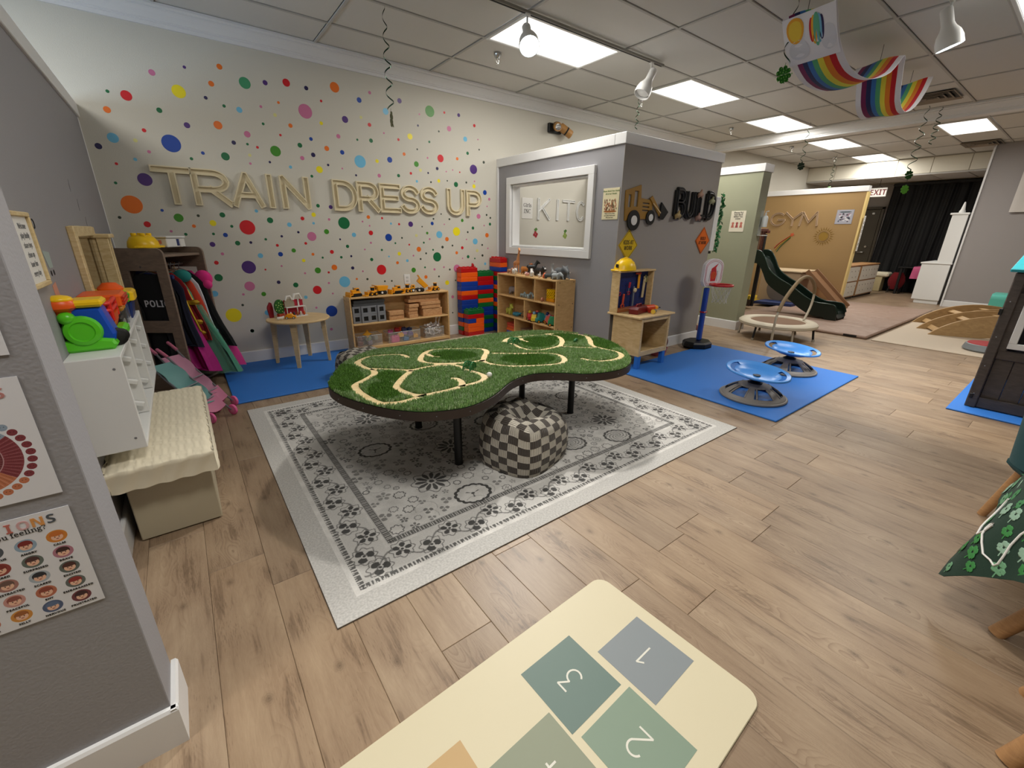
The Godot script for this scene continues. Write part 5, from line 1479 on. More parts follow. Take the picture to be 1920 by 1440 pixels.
# ---------------------------------------------------------------- low shelf with blocks, bins and yellow trucks
func build_block_shelf() -> void:
	var X0 := 1.445
	var W := 1.275
	var D := 0.215
	var H := 0.645
	var Z := 0.018
	var s := thing("low_shelf", "low maple two-tier shelf full of toys against the dotted wall", "shelf", Vector3(X0, 0, Z))
	for x in [0.009, W - 0.009]:
		part(s, "side_panel", box(Vector3(0.018, H, D), 0.004, Vector3(x, H / 2, D / 2)), M.maple)
	part(s, "top_board", box(Vector3(W - 0.036, 0.018, D), 0.003, Vector3(W / 2, H - 0.012, D / 2)), M.maple)
	part(s, "middle_board", box(Vector3(W - 0.036, 0.018, D - 0.008), 0.003, Vector3(W / 2, 0.325, D / 2 + 0.004)), M.maple)
	part(s, "bottom_board", box(Vector3(W - 0.036, 0.04, D - 0.002), 0.003, Vector3(W / 2, 0.03, D / 2 + 0.001)), M.maple)
	part(s, "back_board", box(Vector3(W - 0.036, H - 0.02, 0.008), 0.001, Vector3(W / 2, H / 2, 0.006)), M.maple)
	for q in [Vector2(0.04, H - 0.05), Vector2(D - 0.03, H - 0.05)]:
		part(s, "screw", G.new().at(tf(Vector3(0, q.y, q.x), 0, 0, PI / 2)).lathe([Vector2(0.005, 0), Vector2(0.005, 0.001), Vector2(0, 0.0015)], 10), M.dark)
	var yb := 0.334
	var stone := mat(Color(0.50, 0.51, 0.53), 0.8)
	var blk := window_block_mesh()
	for i in 4:
		for r in 2:
			var o := thing("window_block", "grey toy block with a square window, %s of the %s row" % [["first", "second", "third", "last"][i], ["lower", "upper"][r]], "block", Vector3(X0 + 0.085 + 0.097 * i, yb + 0.0985 * r, Z + 0.15 + 0.012 * (i % 2)), 0.0, "grey window blocks")
			part(o, "block", blk, stone)
			part(o, "window", box(Vector3(0.052, 0.052, 0.004), 0.0, Vector3(0, 0.049, 0.012)), M.black)
	for k in 2:
		solo("stone_plank", "dark grey flat toy plank lying on the window blocks, %s" % ["lower one", "upper one"][k], "block", box(Vector3(0.37, 0.032, 0.09), 0.003, Vector3(0, 0.016, 0)), mat(Color(0.30, 0.31, 0.32), 0.8), Vector3(X0 + 0.235 + 0.01 * k, yb + 0.1972 + 0.0325 * k, Z + 0.13), 0.0, "grey planks")
	var planks := [
		[0.56, 0.0, 0.19, 0.055, 0.15], [0.56, 0.056, 0.185, 0.05, 0.148],
		[0.78, 0.0, 0.12, 0.045, 0.14], [0.78, 0.046, 0.125, 0.04, 0.142], [0.785, 0.087, 0.12, 0.042, 0.14], [0.79, 0.13, 0.13, 0.04, 0.138],
		[1.05, 0.0, 0.27, 0.1, 0.15], [1.03, 0.101, 0.26, 0.045, 0.146], [1.02, 0.147, 0.28, 0.04, 0.14], [0.94, 0.188, 0.42, 0.045, 0.13], [0.95, 0.234, 0.40, 0.04, 0.128]]
	for i in planks.size():
		var p: Array = planks[i]
		solo("wooden_block", "plain wooden toy plank, %s" % ["lower of the short pair beside the grey blocks", "upper of the short pair beside the grey blocks", "lowest of the middle pile", "second of the middle pile", "third of the middle pile", "top of the middle pile", "big grained block at the bottom right", "plank on the big grained block", "third plank of the right pile", "long plank across both piles", "topmost long plank under the shelf top"][i], "block", G.new().box(Vector3(0, p[3] / 2, 0), Vector3(p[2], p[3] - 0.001, p[4]), 0.003), M.block, Vector3(X0 + p[0], yb, Z + 0.108 + 0.01 * (i % 3)) + Vector3(0, p[1], 0), 0.0, "wooden planks")
	var y0 := 0.05
	bin("clear bin of pale blocks with a yellow star on top, lower left of the shelf", Vector3(X0 + 0.2, y0, Z + 0.11), Vector3(0.3, 0.13, 0.17))
	for k in 9:
		solo("toy_piece", "%s in the lower left bin" % ["yellow star piece standing", "brown toy piece lying at the left", "grey toy block, first", "pinkish toy block", "pale lilac toy block", "dark toy ball", "grey toy block upright at the right", "small beige toy block", "dull green toy block"][k], "toy", star(0.055) if k == 0 else box(Vector3(0.06, 0.05, 0.05), 0.008), hx(["#d89a20", "#7a4a3a", "#77756f", "#a8827c", "#8f8496", "#3a302c", "#8c8a80", "#a08c6c", "#6f7a5a"][k], 0.6), Vector3(X0 + [0.19, 0.1, 0.16, 0.13, 0.22, 0.24, 0.29, 0.27, 0.2][k], y0 + [0.14, 0.03, 0.03, 0.082, 0.03, 0.085, 0.08, 0.03, 0.083][k], Z + [0.14, 0.13, 0.07, 0.07, 0.13, 0.07, 0.12, 0.06, 0.13][k]), 0.3 * k if k else 0.0)
	bin("clear bin of colourful building bricks in the middle of the lower shelf", Vector3(X0 + 0.64, y0, Z + 0.11), Vector3(0.42, 0.13, 0.18))
	var bc := ["#d04a86", "#8a5a9a", "#e0a41c", "#2f6fa8", "#6a4a8a", "#e0a41c", "#a01c28", "#2a2f55", "#c85a1c", "#243a6a", "#c05a90", "#486a9a"]
	for k in 12:
		var big := k == 0
		var g := G.new().box(Vector3(0, 0.02, 0), Vector3(0.1 if big else 0.062, 0.075 if big else 0.04, 0.06), 0.004)
		for q in (3 if big else 2):
			g.at(tf(Vector3(-0.03 + 0.03 * q if big else -0.015 + 0.03 * q, 0.057 if big else 0.04, 0.0))).lathe([Vector2(0.01, 0), Vector2(0.01, 0.01), Vector2(0, 0.01)], 8)
		solo("toy_brick", "%s studded toy brick in the middle bin" % ["large pink", "lilac", "amber upright", "steel blue", "violet", "amber right-hand", "dark red top", "navy top", "orange top", "deep blue top", "rose", "slate blue"][k], "toy", g, hx(bc[k], 0.4), Vector3(X0 + [0.52, 0.66, 0.6, 0.66, 0.73, 0.79, 0.58, 0.66, 0.63, 0.74, 0.5, 0.7][k], y0 + [0.022, 0.075, 0.062, 0.006, 0.062, 0.03, 0.118, 0.12, 0.121, 0.105, 0.1, 0.006][k], Z + [0.165, 0.12, 0.165, 0.165, 0.16, 0.165, 0.1, 0.12, 0.09, 0.1, 0.09, 0.1][k]), 0.25 * (k % 5) - 0.4 if k > 5 else 0.0)
	bin("clear bin of white-ended rods on the right of the lower shelf", Vector3(X0 + 1.06, y0, Z + 0.11), Vector3(0.27, 0.13, 0.17))
	var r2 := RandomNumberGenerator.new()
	r2.seed = 9
	var stick := G.new().tube([Vector3(-0.04, 0, 0), Vector3(0.04, 0, 0)], 0.006, 8).ball(Vector3(-0.045, 0, 0), Vector3(0.015, 0.015, 0.015), 10, 6).ball(Vector3(0.045, 0, 0), Vector3(0.015, 0.015, 0.015), 10, 6).done()
	var ballm := mat(Color(0.83, 0.80, 0.80), 0.45)
	for k in 26:
		var o := solo("rod_piece", "small white ball-ended rod heaped in the right bin", "toy", stick, ballm, Vector3(X0 + 1.06 + r2.randf_range(-0.085, 0.085), y0 + 0.024 + 0.155 * (k / 26.0), Z + 0.11 + r2.randf_range(-0.03, 0.045)), 0.0, "ball-ended rods")
		o.rotation = Vector3(0, r2.randf() * TAU, r2.randf_range(-0.4, 0.4))
	for k in 2:
		var o := solo("rod_piece", "white ball-ended rod standing above the heap", "toy", stick, ballm, Vector3(X0 + 1.12 + 0.045 * k, y0 + 0.2, Z + 0.12), 0.0, "ball-ended rods")
		o.rotation = Vector3(0, 0, PI / 2 - 0.2)
	bulldozer("yellow toy bulldozer with plough at the left end of the shelf top", Vector3(X0 + 0.1, H - 0.003, Z + 0.125), 0.25)
	loader("small amber toy loader bucket beside the dump truck", Vector3(X0 + 0.285, H - 0.003, Z + 0.16), 0.2)
	dumper("yellow toy dump truck with six black wheels", Vector3(X0 + 0.40, H - 0.003, Z + 0.105), 0.15, 0.0)
	bulldozer("yellow toy grader in the middle of the shelf top", Vector3(X0 + 0.60, H - 0.003, Z + 0.13), 0.15)
	loader("yellow toy wheel loader left of the tipped truck", Vector3(X0 + 0.74, H - 0.003, Z + 0.12), 0.35)
	dumper("yellow toy dump truck with raised bed", Vector3(X0 + 0.89, H - 0.003, Z + 0.11), -0.2, 0.75)
	loader("yellow and red toy loader at the right end of the shelf top", Vector3(X0 + 1.12, H - 0.003, Z + 0.12), 0.1)

func window_block_mesh() -> ArrayMesh:
	var g := G.new()
	var h := 0.0485
	var w := 0.028
	for q in [[Vector3(0, 0.011, 0), Vector3(0.096, 0.022, 0.05)], [Vector3(0, 0.0865, 0), Vector3(0.096, 0.022, 0.05)], [Vector3(-0.037, 0.0487, 0), Vector3(0.022, 0.054, 0.05)], [Vector3(0.037, 0.0487, 0), Vector3(0.022, 0.054, 0.05)]]:
		g.box(q[0], q[1], 0.0015)
	return g.done()

func star(r: float) -> G:
	var p := PackedVector2Array()
	for i in 8:
		p.append(Vector2(cos(TAU * i / 8 + PI / 2), sin(TAU * i / 8 + PI / 2)) * (r if i % 2 == 0 else r * 0.5))
	return G.new().prism(p, -0.012, 0.012, 0.004)

func bin(label: String, at: Vector3, s: Vector3) -> void:
	var t := thing("clear_toy_bin", label, "bin", at)
	var g := G.new()
	var th := 0.003
	for q in [-1.0, 1.0]:
		g.box(Vector3(q * s.x / 2, s.y / 2, 0), Vector3(th, s.y, s.z))
		g.box(Vector3(0, s.y / 2, q * s.z / 2), Vector3(s.x, s.y, th))
	g.box(Vector3(0, th / 2, 0), Vector3(s.x, th, s.z))
	part(t, "tub", g, M.clear)
	var r := []
	for v in rounded(s.x + 0.006, s.z + 0.006, 0.012, 3):
		r.append(Vector3(v.x, s.y, v.y))
	part(t, "rim", G.new().tube(r, 0.004, 6, true), mat(Color(0.8, 0.84, 0.86, 0.45), 0.2, 0.0, {"transparency": BaseMaterial3D.TRANSPARENCY_ALPHA}))

func bulldozer(label: String, at: Vector3, turn: float) -> void:
	var t := thing("toy_bulldozer", label, "toy truck", at, turn)
	part(t, "chassis", box(Vector3(0.11, 0.03, 0.06), 0.005, Vector3(0.01, 0.035, 0)), M.amber)
	part(t, "engine_hood", box(Vector3(0.05, 0.03, 0.045), 0.006, Vector3(-0.02, 0.062, 0)), M.amber)
	part(t, "cab", G.new().prism(PackedVector2Array([Vector2(-0.025, 0), Vector2(0.03, 0), Vector2(0.026, 0.045), Vector2(-0.018, 0.045)]), -0.022, 0.022, 0.003).at(Transform3D()), M.amber).position = Vector3(0.025, 0.05, 0)
	part(t, "cab_window", box(Vector3(0.036, 0.022, 0.048), 0.002, Vector3(0.028, 0.075, 0)), M.dark)
	part(t, "exhaust", G.new().tube([Vector3(-0.02, 0.075, 0.01), Vector3(-0.02, 0.105, 0.01)], 0.004, 6), M.black)
	part(t, "plough", G.new().prism(PackedVector2Array([Vector2(-0.012, 0), Vector2(0.004, 0.006), Vector2(0.0, 0.03), Vector2(0.008, 0.055), Vector2(-0.004, 0.055), Vector2(-0.012, 0.03)]), -0.05, 0.05, 0.002), M.amber).position = Vector3(-0.08, 0.0, 0)
	part(t, "plough_arm", box(Vector3(0.06, 0.008, 0.07), 0.002, Vector3(-0.055, 0.02, 0)), M.amber)
	for z in [-0.034, 0.034]:
		part(t, "track", G.new().prism(rounded(0.11, 0.036, 0.017, 4), -0.01, 0.01, 0.003), M.black).position = Vector3(0.015, 0.0185, z)

func loader(label: String, at: Vector3, turn: float) -> void:
	var t := thing("toy_loader", label, "toy truck", at, turn)
	part(t, "body", box(Vector3(0.075, 0.03, 0.045), 0.006, Vector3(0.02, 0.042, 0)), M.amber)
	part(t, "cab", box(Vector3(0.034, 0.036, 0.036), 0.004, Vector3(0.014, 0.075, 0)), M.dark)
	part(t, "roof", box(Vector3(0.04, 0.008, 0.042), 0.002, Vector3(0.014, 0.097, 0)), M.amber)
	part(t, "lift_arm", G.new().tube([Vector3(0.0, 0.055, 0.02), Vector3(-0.03, 0.06, 0.02), Vector3(-0.055, 0.025, 0.02)], 0.005, 6).tube([Vector3(0.0, 0.055, -0.02), Vector3(-0.03, 0.06, -0.02), Vector3(-0.055, 0.025, -0.02)], 0.005, 6), M.amber)
	part(t, "bucket", G.new().prism(PackedVector2Array([Vector2(-0.035, 0.002), Vector2(0.005, 0.002), Vector2(0.012, 0.02), Vector2(0.01, 0.05), Vector2(0.0, 0.05), Vector2(0.0, 0.018), Vector2(-0.03, 0.01)]), -0.04, 0.04, 0.002), M.amber).position = Vector3(-0.07, 0.0, 0)
	for q in [[-0.012, 0.026], [0.045, 0.026], [-0.012, -0.026], [0.045, -0.026]]:
		wheel(t, "wheel", Vector3(q[0], 0.021, q[1]), 0.021, 0.016, M.black, M.amber)

func dumper(label: String, at: Vector3, turn: float, tip: float) -> void:
	var t := thing("toy_dump_truck", label, "toy truck", at, turn)
	part(t, "chassis", box(Vector3(0.16, 0.018, 0.05), 0.004, Vector3(0, 0.035, 0)), M.dark)
	part(t, "cab", G.new().prism(PackedVector2Array([Vector2(-0.085, 0.03), Vector2(-0.035, 0.03), Vector2(-0.035, 0.09), Vector2(-0.07, 0.09), Vector2(-0.085, 0.06)]), -0.026, 0.026, 0.004), M.amber)
	part(t, "windscreen", box(Vector3(0.02, 0.02, 0.054), 0.002, Vector3(-0.058, 0.074, 0)), M.dark)
	var bed := G.new().at(Transform3D(Basis(Vector3.BACK, -tip), Vector3(0.085, 0.045, 0)))
	bed.prism(PackedVector2Array([Vector2(-0.12, 0.0), Vector2(0.0, 0.0), Vector2(0.02, 0.055), Vector2(-0.125, 0.062), Vector2(-0.16, 0.072), Vector2(-0.16, 0.062), Vector2(-0.125, 0.05)]), -0.038, 0.038, 0.003)
	part(t, "bed", bed, M.amber)
	for x in [-0.06, 0.015, 0.055]:
		for z in [-0.03, 0.03]:
			wheel(t, "wheel", Vector3(x, 0.024, z), 0.024, 0.02, M.black, M.white if x < 0.05 else M.dark)
# ---------------------------------------------------------------- stacked giant bricks in the corner
func build_brick_stacks() -> void:
	var L := 0.262
	var W := 0.122
	var H := 0.0605
	var g := G.new().box(Vector3(0, H / 2, 0), Vector3(L - 0.002, H - 0.001, W - 0.002), 0.004)
	var stud_mesh := G.new()
	for i in 4:
		for j in 2:
			stud_mesh.at(tf(Vector3((i - 1.5) * L / 4, H, (j - 0.5) * W / 2))).lathe([Vector2(0.019, 0), Vector2(0.019, 0.012), Vector2(0.016, 0.015), Vector2(0, 0.015)], 12)
	var block := g.done()
	var studs := stud_mesh.done()
	var half := G.new().box(Vector3(0, H / 2, 0), Vector3(L / 2 - 0.002, H - 0.001, W - 0.002), 0.004).done()
	var col := {"R": M.red, "O": M.orange, "B": M.blue, "G": M.green}
	var word := {"R": "red", "O": "orange", "B": "blue", "G": "green"}
	var ord := ["bottom", "second", "third", "fourth", "fifth", "sixth", "seventh", "eighth", "ninth", "tenth", "eleventh", "twelfth", "thirteenth", "fourteenth", "fifteenth", "sixteenth", "seventeenth"]
	var stacks := [
		["tall left stack by the dotted wall", Vector3(3.10, 0, 0.082), 0.0, ""],
		["short front stack", Vector3(3.115, 0, 0.212), 0.0, "ROO*RG"],
		["stack beside the cube shelf", Vector3(3.365, 0, 0.082), 0.0, "BGBGBBGOGRBRRG"],
		["tallest stack in the corner", Vector3(3.575, 0, 0.145), PI / 2, "BBGRBGOBRGOBGRBOR"]]
	stacks[0][3] = "RGOBOBBBROBBOOR"
	for s in stacks:
		var code: String = s[3]
		for i in code.length():
			var at: Vector3 = s[1] + Vector3(0.0015 * sin(i * 3.0), H * i, 0)
			if code[i] == "*":
				for q in 2:
					var o := thing("giant_brick", "%s half-length plastic brick, fourth row of the short front stack" % ["blue", "orange"][q], "toy brick", at + Vector3((-0.5 + q) * L / 2, 0, 0), s[2], "giant plastic bricks")
					part(o, "brick", half, [M.blue, M.orange][q])
				continue
			var lab := "%s plastic brick, %s from the floor in the %s" % [word[code[i]], ord[i] if i else "lowest", s[0]]
			var o := thing("giant_brick", lab, "toy brick", at, s[2], "giant plastic bricks")
			part(o, "brick", block, col[code[i]])
			if i == code.length() - 1:
				part(o, "studs", studs, col[code[i]])
	solo("toy_cup", "small red toy cup standing on the tall left stack", "toy", G.new().lathe([Vector2(0, 0), Vector2(0.014, 0), Vector2(0.014, 0.03), Vector2(0.01, 0.04), Vector2(0, 0.04)], 12), M.red, Vector3(3.2, H * stacks[0][3].length() + 0.0145, 0.06))
# ---------------------------------------------------------------- cube shelf with toy animals
func quadruped(l: float, h: float, th: float, neck: Vector2, head: float, leg: float, cell: float, trunk := 0.0) -> ArrayMesh:
	var y := h - th
	var b := [[Vector3(-l / 2, y, 0), Vector3(0, y - th * 0.1, 0), th, th * 0.92], [Vector3(0, y - th * 0.1, 0), Vector3(l / 2, y, 0), th * 0.92, th * 0.95]]
	var sh := Vector3(-l / 2, y + th * 0.2, 0)
	var hd := sh + Vector3(-neck.x, neck.y, 0)
	b.append([sh, hd, th * 0.75 if trunk == 0.0 else th * 0.9, head])
	b.append([hd, hd + Vector3(-head * 1.7, -head * 0.8, 0), head, head * 0.6])
	for s in [-1.0, 1.0]:
		b.append([hd + Vector3(head * 0.3, head * 0.7, s * head * 0.6), hd + Vector3(head * 0.5, head * 1.5, s * head * 1.1), head * 0.32, head * 0.16])
		b.append([Vector3(-l / 2, y - th * 0.3, s * th * 0.55), Vector3(-l / 2 - th * 0.1, y * 0.45, s * th * 0.6), leg * 1.5, leg])
		b.append([Vector3(-l / 2 - th * 0.1, y * 0.45, s * th * 0.6), Vector3(-l / 2, leg * 0.7, s * th * 0.6), leg, leg * 0.85])
		b.append([Vector3(l / 2, y - th * 0.2, s * th * 0.55), Vector3(l / 2 - th * 0.25, y * 0.55, s * th * 0.62), leg * 1.8, leg * 1.1])
		b.append([Vector3(l / 2 - th * 0.25, y * 0.55, s * th * 0.62), Vector3(l / 2 + th * 0.2, y * 0.35, s * th * 0.62), leg * 1.1, leg * 0.85])
		b.append([Vector3(l / 2 + th * 0.2, y * 0.35, s * th * 0.62), Vector3(l / 2 + th * 0.1, leg * 0.7, s * th * 0.62), leg * 0.85, leg * 0.85])
	b.append([Vector3(l / 2 + th * 0.7, y + th * 0.4, 0), Vector3(l / 2 + th * 1.3, y - th * 0.7, 0), leg * 0.5, leg * 0.3])
	if trunk > 0.0:
		b.append([hd + Vector3(-head * 1.5, -head * 0.4, 0), hd + Vector3(-head * 2.2, -head * 2.2, 0), head * 0.45, head * 0.3])
		b.append([hd + Vector3(-head * 2.2, -head * 2.2, 0), hd + Vector3(-head * 3.0, -head * 3.2, 0), head * 0.3, head * 0.2])
		for s in [-1.0, 1.0]:
			b.append([hd + Vector3(head * 0.4, head * 0.3, s * head * 0.8), hd + Vector3(head * 0.9, -head * 0.5, s * head * 1.5), head * 0.55, head * 0.35])
	return body(b, cell, th * 0.35)

func animal(called: String, label: String, shape: ArrayMesh, m: Material, at: Vector3, turn: float, patches: Array, pm: Material) -> void:
	var t := thing(called, label, "toy animal", at, turn, "toy animals on the cube shelf")
	t.scale = Vector3.ONE * (1.25 if shelf_y > 0.8 else 1.0)
	part(t, "body", shape, m)
	for p in patches:
		part(t, "patch", G.new().ball(p[0], p[1], 10, 7), pm)
var shelf_y := 0.0

func build_cube_shelf() -> void:
	var X := 3.335
	var D := 0.3
	var Z := 0.46
	var L := 1.16
	var H := 0.86
	var s := thing("cube_shelf", "maple cube shelf holding toys under the kitchen window", "shelf", Vector3(X, 0, Z))
	for z in [0.009, L - 0.009]:
		part(s, "side_panel", box(Vector3(D, H - 0.03, 0.018), 0.003, Vector3(D / 2, H / 2 + 0.012, z)), M.maple)
	part(s, "back_board", box(Vector3(0.008, H - 0.06, L - 0.036), 0.001, Vector3(D - 0.006, H / 2 + 0.01, L / 2)), M.maple)
	for y in [H - 0.01, 0.58, 0.315, 0.04]:
		part(s, "shelf_board", box(Vector3(D - 0.012, 0.018, L - 0.037), 0.003, Vector3(D / 2 - 0.006, y, L / 2)), M.maple)
	for q in [[0.589, H - 0.019, 1.0 / 3], [0.589, H - 0.019, 2.0 / 3], [0.324, 0.571, 0.5], [0.049, 0.306, 1.0 / 3], [0.049, 0.306, 2.0 / 3]]:
		part(s, "divider", box(Vector3(D - 0.016, q[1] - q[0], 0.016), 0.002, Vector3(D / 2 - 0.006, (q[0] + q[1]) / 2, L * q[2])), M.maple)
	for y in [H - 0.03, 0.58, 0.3]:
		for x in [0.05, D - 0.03]:
			part(s, "screw", G.new().at(tf(Vector3(x, y, L), PI / 2)).lathe([Vector2(0.006, 0), Vector2(0.006, 0.001), Vector2(0, 0.0016)], 10), M.dark)
	for q in [[0.03, 0.05], [D - 0.03, 0.05], [0.03, L - 0.05], [D - 0.03, L - 0.05]]:
		part(s, "foot", G.new().at(tf(Vector3(q[0], 0, q[1]))).lathe([Vector2(0, 0), Vector2(0.018, 0), Vector2(0.018, 0.031), Vector2(0, 0.031)], 12), M.dark)
	shelf_y = H
	var P := func(x: float, z: float) -> Vector3: return Vector3(X + x, shelf_y - 0.0005, Z + z)
	var gir := body([[Vector3(-0.03, 0.115, 0), Vector3(0.035, 0.105, 0), 0.022, 0.019], [Vector3(-0.035, 0.12, 0), Vector3(-0.075, 0.235, 0), 0.017, 0.008], [Vector3(-0.075, 0.238, 0), Vector3(-0.1, 0.23, 0), 0.011, 0.006], [Vector3(-0.03, 0.1, 0.012), Vector3(-0.034, 0.005, 0.014), 0.009, 0.005], [Vector3(-0.03, 0.1, -0.012), Vector3(-0.03, 0.005, -0.014), 0.009, 0.005], [Vector3(0.035, 0.095, 0.012), Vector3(0.04, 0.005, 0.014), 0.009, 0.005], [Vector3(0.035, 0.095, -0.012), Vector3(0.034, 0.005, -0.014), 0.009, 0.005], [Vector3(-0.07, 0.245, 0.005), Vector3(-0.066, 0.262, 0.007), 0.004, 0.003], [Vector3(-0.07, 0.245, -0.005), Vector3(-0.066, 0.262, -0.007), 0.004, 0.003], [Vector3(0.052, 0.11, 0), Vector3(0.06, 0.06, 0), 0.004, 0.003]], 0.005, 0.01)
	var gp := []
	for k in 16:
		gp.append([Vector3(-0.03 + 0.012 * (k % 6), 0.1 + 0.012 * (k / 6), 0.0205), Vector3(0.006, 0.006, 0.003)])
	for k in 7:
		gp.append([Vector3(-0.038 - 0.006 * k, 0.135 + 0.015 * k, 0.011 - 0.0006 * k), Vector3(0.005, 0.006, 0.003)])
	animal("toy_giraffe", "spotted toy giraffe with long neck at the left of the animals", gir, hx("#c98a58", 0.5), P.call(0.15, 0.22), PI / 2 - 0.3, gp, hx("#7a3f22", 0.5))
	animal("toy_lion", "tan toy lion standing behind the small animals", quadruped(0.09, 0.08, 0.024, Vector2(0.02, 0.025), 0.02, 0.007, 0.0055), hx("#a8672a", 0.5), P.call(0.17, 0.4), PI / 2 + 0.2, [[Vector3(-0.062, 0.085, 0), Vector3(0.02, 0.03, 0.03)]], hx("#8a4a1c", 0.6))
	animal("toy_calf", "small brown and white toy calf under the giraffe", quadruped(0.05, 0.045, 0.013, Vector2(0.012, 0.014), 0.01, 0.0045, 0.004), hx("#b07a5a", 0.5), P.call(0.06, 0.2), PI / 2, [[Vector3(0.01, 0.036, 0.008), Vector3(0.014, 0.009, 0.008)]], M.paper)
	animal("toy_sheep", "small white toy sheep at the front of the shelf top", quadruped(0.045, 0.055, 0.019, Vector2(0.014, 0.012), 0.011, 0.005, 0.0045), M.paper, P.call(0.05, 0.31), PI / 2 - 0.3, [[Vector3(-0.045, 0.045, 0), Vector3(0.01, 0.009, 0.009)]], hx("#c8b09a"))
	animal("toy_horse", "black and grey upright toy horse in the middle", quadruped(0.06, 0.105, 0.021, Vector2(0.025, 0.04), 0.014, 0.007, 0.0055), hx("#1c1c1e", 0.45), P.call(0.16, 0.52), PI / 2 + 1.0, [[Vector3(-0.06, 0.12, 0.012), Vector3(0.012, 0.02, 0.008)], [Vector3(-0.02, 0.08, 0.019), Vector3(0.015, 0.02, 0.006)]], hx("#a8a8a6"))
	animal("toy_cow", "black and white toy cow right of the black horse", quadruped(0.085, 0.085, 0.026, Vector2(0.024, 0.015), 0.017, 0.008, 0.0055), hx("#17171a", 0.45), P.call(0.16, 0.68), PI / 2 - 0.1, [[Vector3(-0.045, 0.07, 0.01), Vector3(0.018, 0.026, 0.022)], [Vector3(0.02, 0.055, 0.015), Vector3(0.018, 0.018, 0.014)], [Vector3(-0.085, 0.076, 0), Vector3(0.012, 0.012, 0.012)]], M.paper)
	animal("toy_goat", "small white toy goat in front of the cow", quadruped(0.05, 0.055, 0.015, Vector2(0.014, 0.018), 0.011, 0.005, 0.0045), M.paper, P.call(0.05, 0.66), PI / 2 + 2.6, [[Vector3(-0.046, 0.066, 0), Vector3(0.009, 0.008, 0.008)]], hx("#c07a8a"))
	animal("toy_pig", "small pink toy pig near the goat", quadruped(0.03, 0.035, 0.012, Vector2(0.008, 0.004), 0.009, 0.004, 0.004), hx("#d8a098", 0.5), P.call(0.05, 0.57), 0.4, [], M.paper)
	animal("toy_hen", "little white toy hen with red comb", body([[Vector3(-0.01, 0.022, 0), Vector3(0.015, 0.026, 0), 0.014, 0.009], [Vector3(-0.012, 0.03, 0), Vector3(-0.018, 0.048, 0), 0.008, 0.007], [Vector3(0, 0.012, 0.005), Vector3(0, 0.002, 0.005), 0.004, 0.004], [Vector3(0, 0.012, -0.005), Vector3(0, 0.002, -0.005), 0.004, 0.004]], 0.0035, 0.006), M.paper, P.call(0.05, 0.8), 1.2, [[Vector3(-0.018, 0.057, 0), Vector3(0.007, 0.004, 0.003)]], M.red)
	animal("toy_dog", "orange-red toy dinosaur lying on the shelf top", quadruped(0.05, 0.038, 0.015, Vector2(0.015, 0.008), 0.011, 0.006, 0.0045), hx("#c8562c", 0.5), P.call(0.07, 0.87), PI / 2 + 2.4, [[Vector3(0.0, 0.036, 0), Vector3(0.02, 0.008, 0.006)]], hx("#e0a070"))
	animal("toy_rhino", "dark grey crouching toy rhino before the elephants", quadruped(0.055, 0.05, 0.019, Vector2(0.02, -0.004), 0.014, 0.007, 0.005), hx("#3a4040", 0.55), P.call(0.06, 0.96), PI / 2 + 0.5, [[Vector3(-0.075, 0.04, 0), Vector3(0.005, 0.014, 0.004)]], M.paper)
	animal("toy_donkey", "grey toy donkey with upright ears near the elephants", quadruped(0.05, 0.075, 0.016, Vector2(0.02, 0.03), 0.012, 0.006, 0.005), hx("#8e9090", 0.5), P.call(0.10, 1.0), PI / 2 + 2.9, [[Vector3(-0.03, 0.118, 0.007), Vector3(0.004, 0.02, 0.004)], [Vector3(-0.03, 0.118, -0.007), Vector3(0.004, 0.02, 0.004)]], hx("#8e9090"))
	animal("toy_elephant", "large dark grey toy elephant at the right of the animals", quadruped(0.085, 0.105, 0.034, Vector2(0.035, 0.012), 0.025, 0.013, 0.006, 1.0), hx("#5c5f62", 0.55), P.call(0.16, 1.05), PI / 2 - 0.2, [[Vector3(-0.118, 0.065, 0.018), Vector3(0.018, 0.004, 0.003)]], M.paper)
	animal("toy_elephant", "smaller pale grey toy elephant beside the large one", quadruped(0.05, 0.06, 0.02, Vector2(0.022, 0.008), 0.015, 0.008, 0.005, 1.0), hx("#9aa0a2", 0.55), P.call(0.05, 1.09), PI / 2 + 0.2, [], M.paper)
	shelf_y = 0.589
	animal("toy_zebra", "grey striped toy rhinoceros in the upper left cube", quadruped(0.11, 0.105, 0.036, Vector2(0.04, -0.005), 0.024, 0.011, 0.007), hx("#8a8486", 0.55), P.call(0.13, 0.21), PI / 2 + 0.2, [[Vector3(-0.02, 0.08, 0.034), Vector3(0.006, 0.03, 0.006)], [Vector3(0.02, 0.08, 0.034), Vector3(0.006, 0.03, 0.006)], [Vector3(0.05, 0.08, 0.032), Vector3(0.006, 0.028, 0.006)]], M.dark)
	for k in 4:
		animal("toy_lizard", "pale grey toy sea creature, %s in the upper middle cube" % ["first from the left", "second", "third", "last on the right"][k], quadruped(0.05, 0.05, 0.014, Vector2(0.02, 0.02), 0.011, 0.006, 0.005), hx("#9cacb0", 0.5), P.call(0.06 + 0.03 * (k % 2), 0.47 + 0.065 * k), PI / 2 + k, [], M.paper)
	var book := solo("toy_book", "dark red toy book standing in the upper middle cube", "book", G.new().box(Vector3(0, 0.095, 0), Vector3(0.03, 0.19, 0.075), 0.003), hx("#6a1a26"), Vector3(X + 0.16, shelf_y, Z + 0.70))
	part(book, "title_bar", box(Vector3(0.001, 0.012, 0.05), 0.0, Vector3(-0.0155, 0.14, 0)), M.paper)
	part(book, "title_bar", box(Vector3(0.001, 0.008, 0.05), 0.0, Vector3(-0.0155, 0.11, 0)), M.paper)
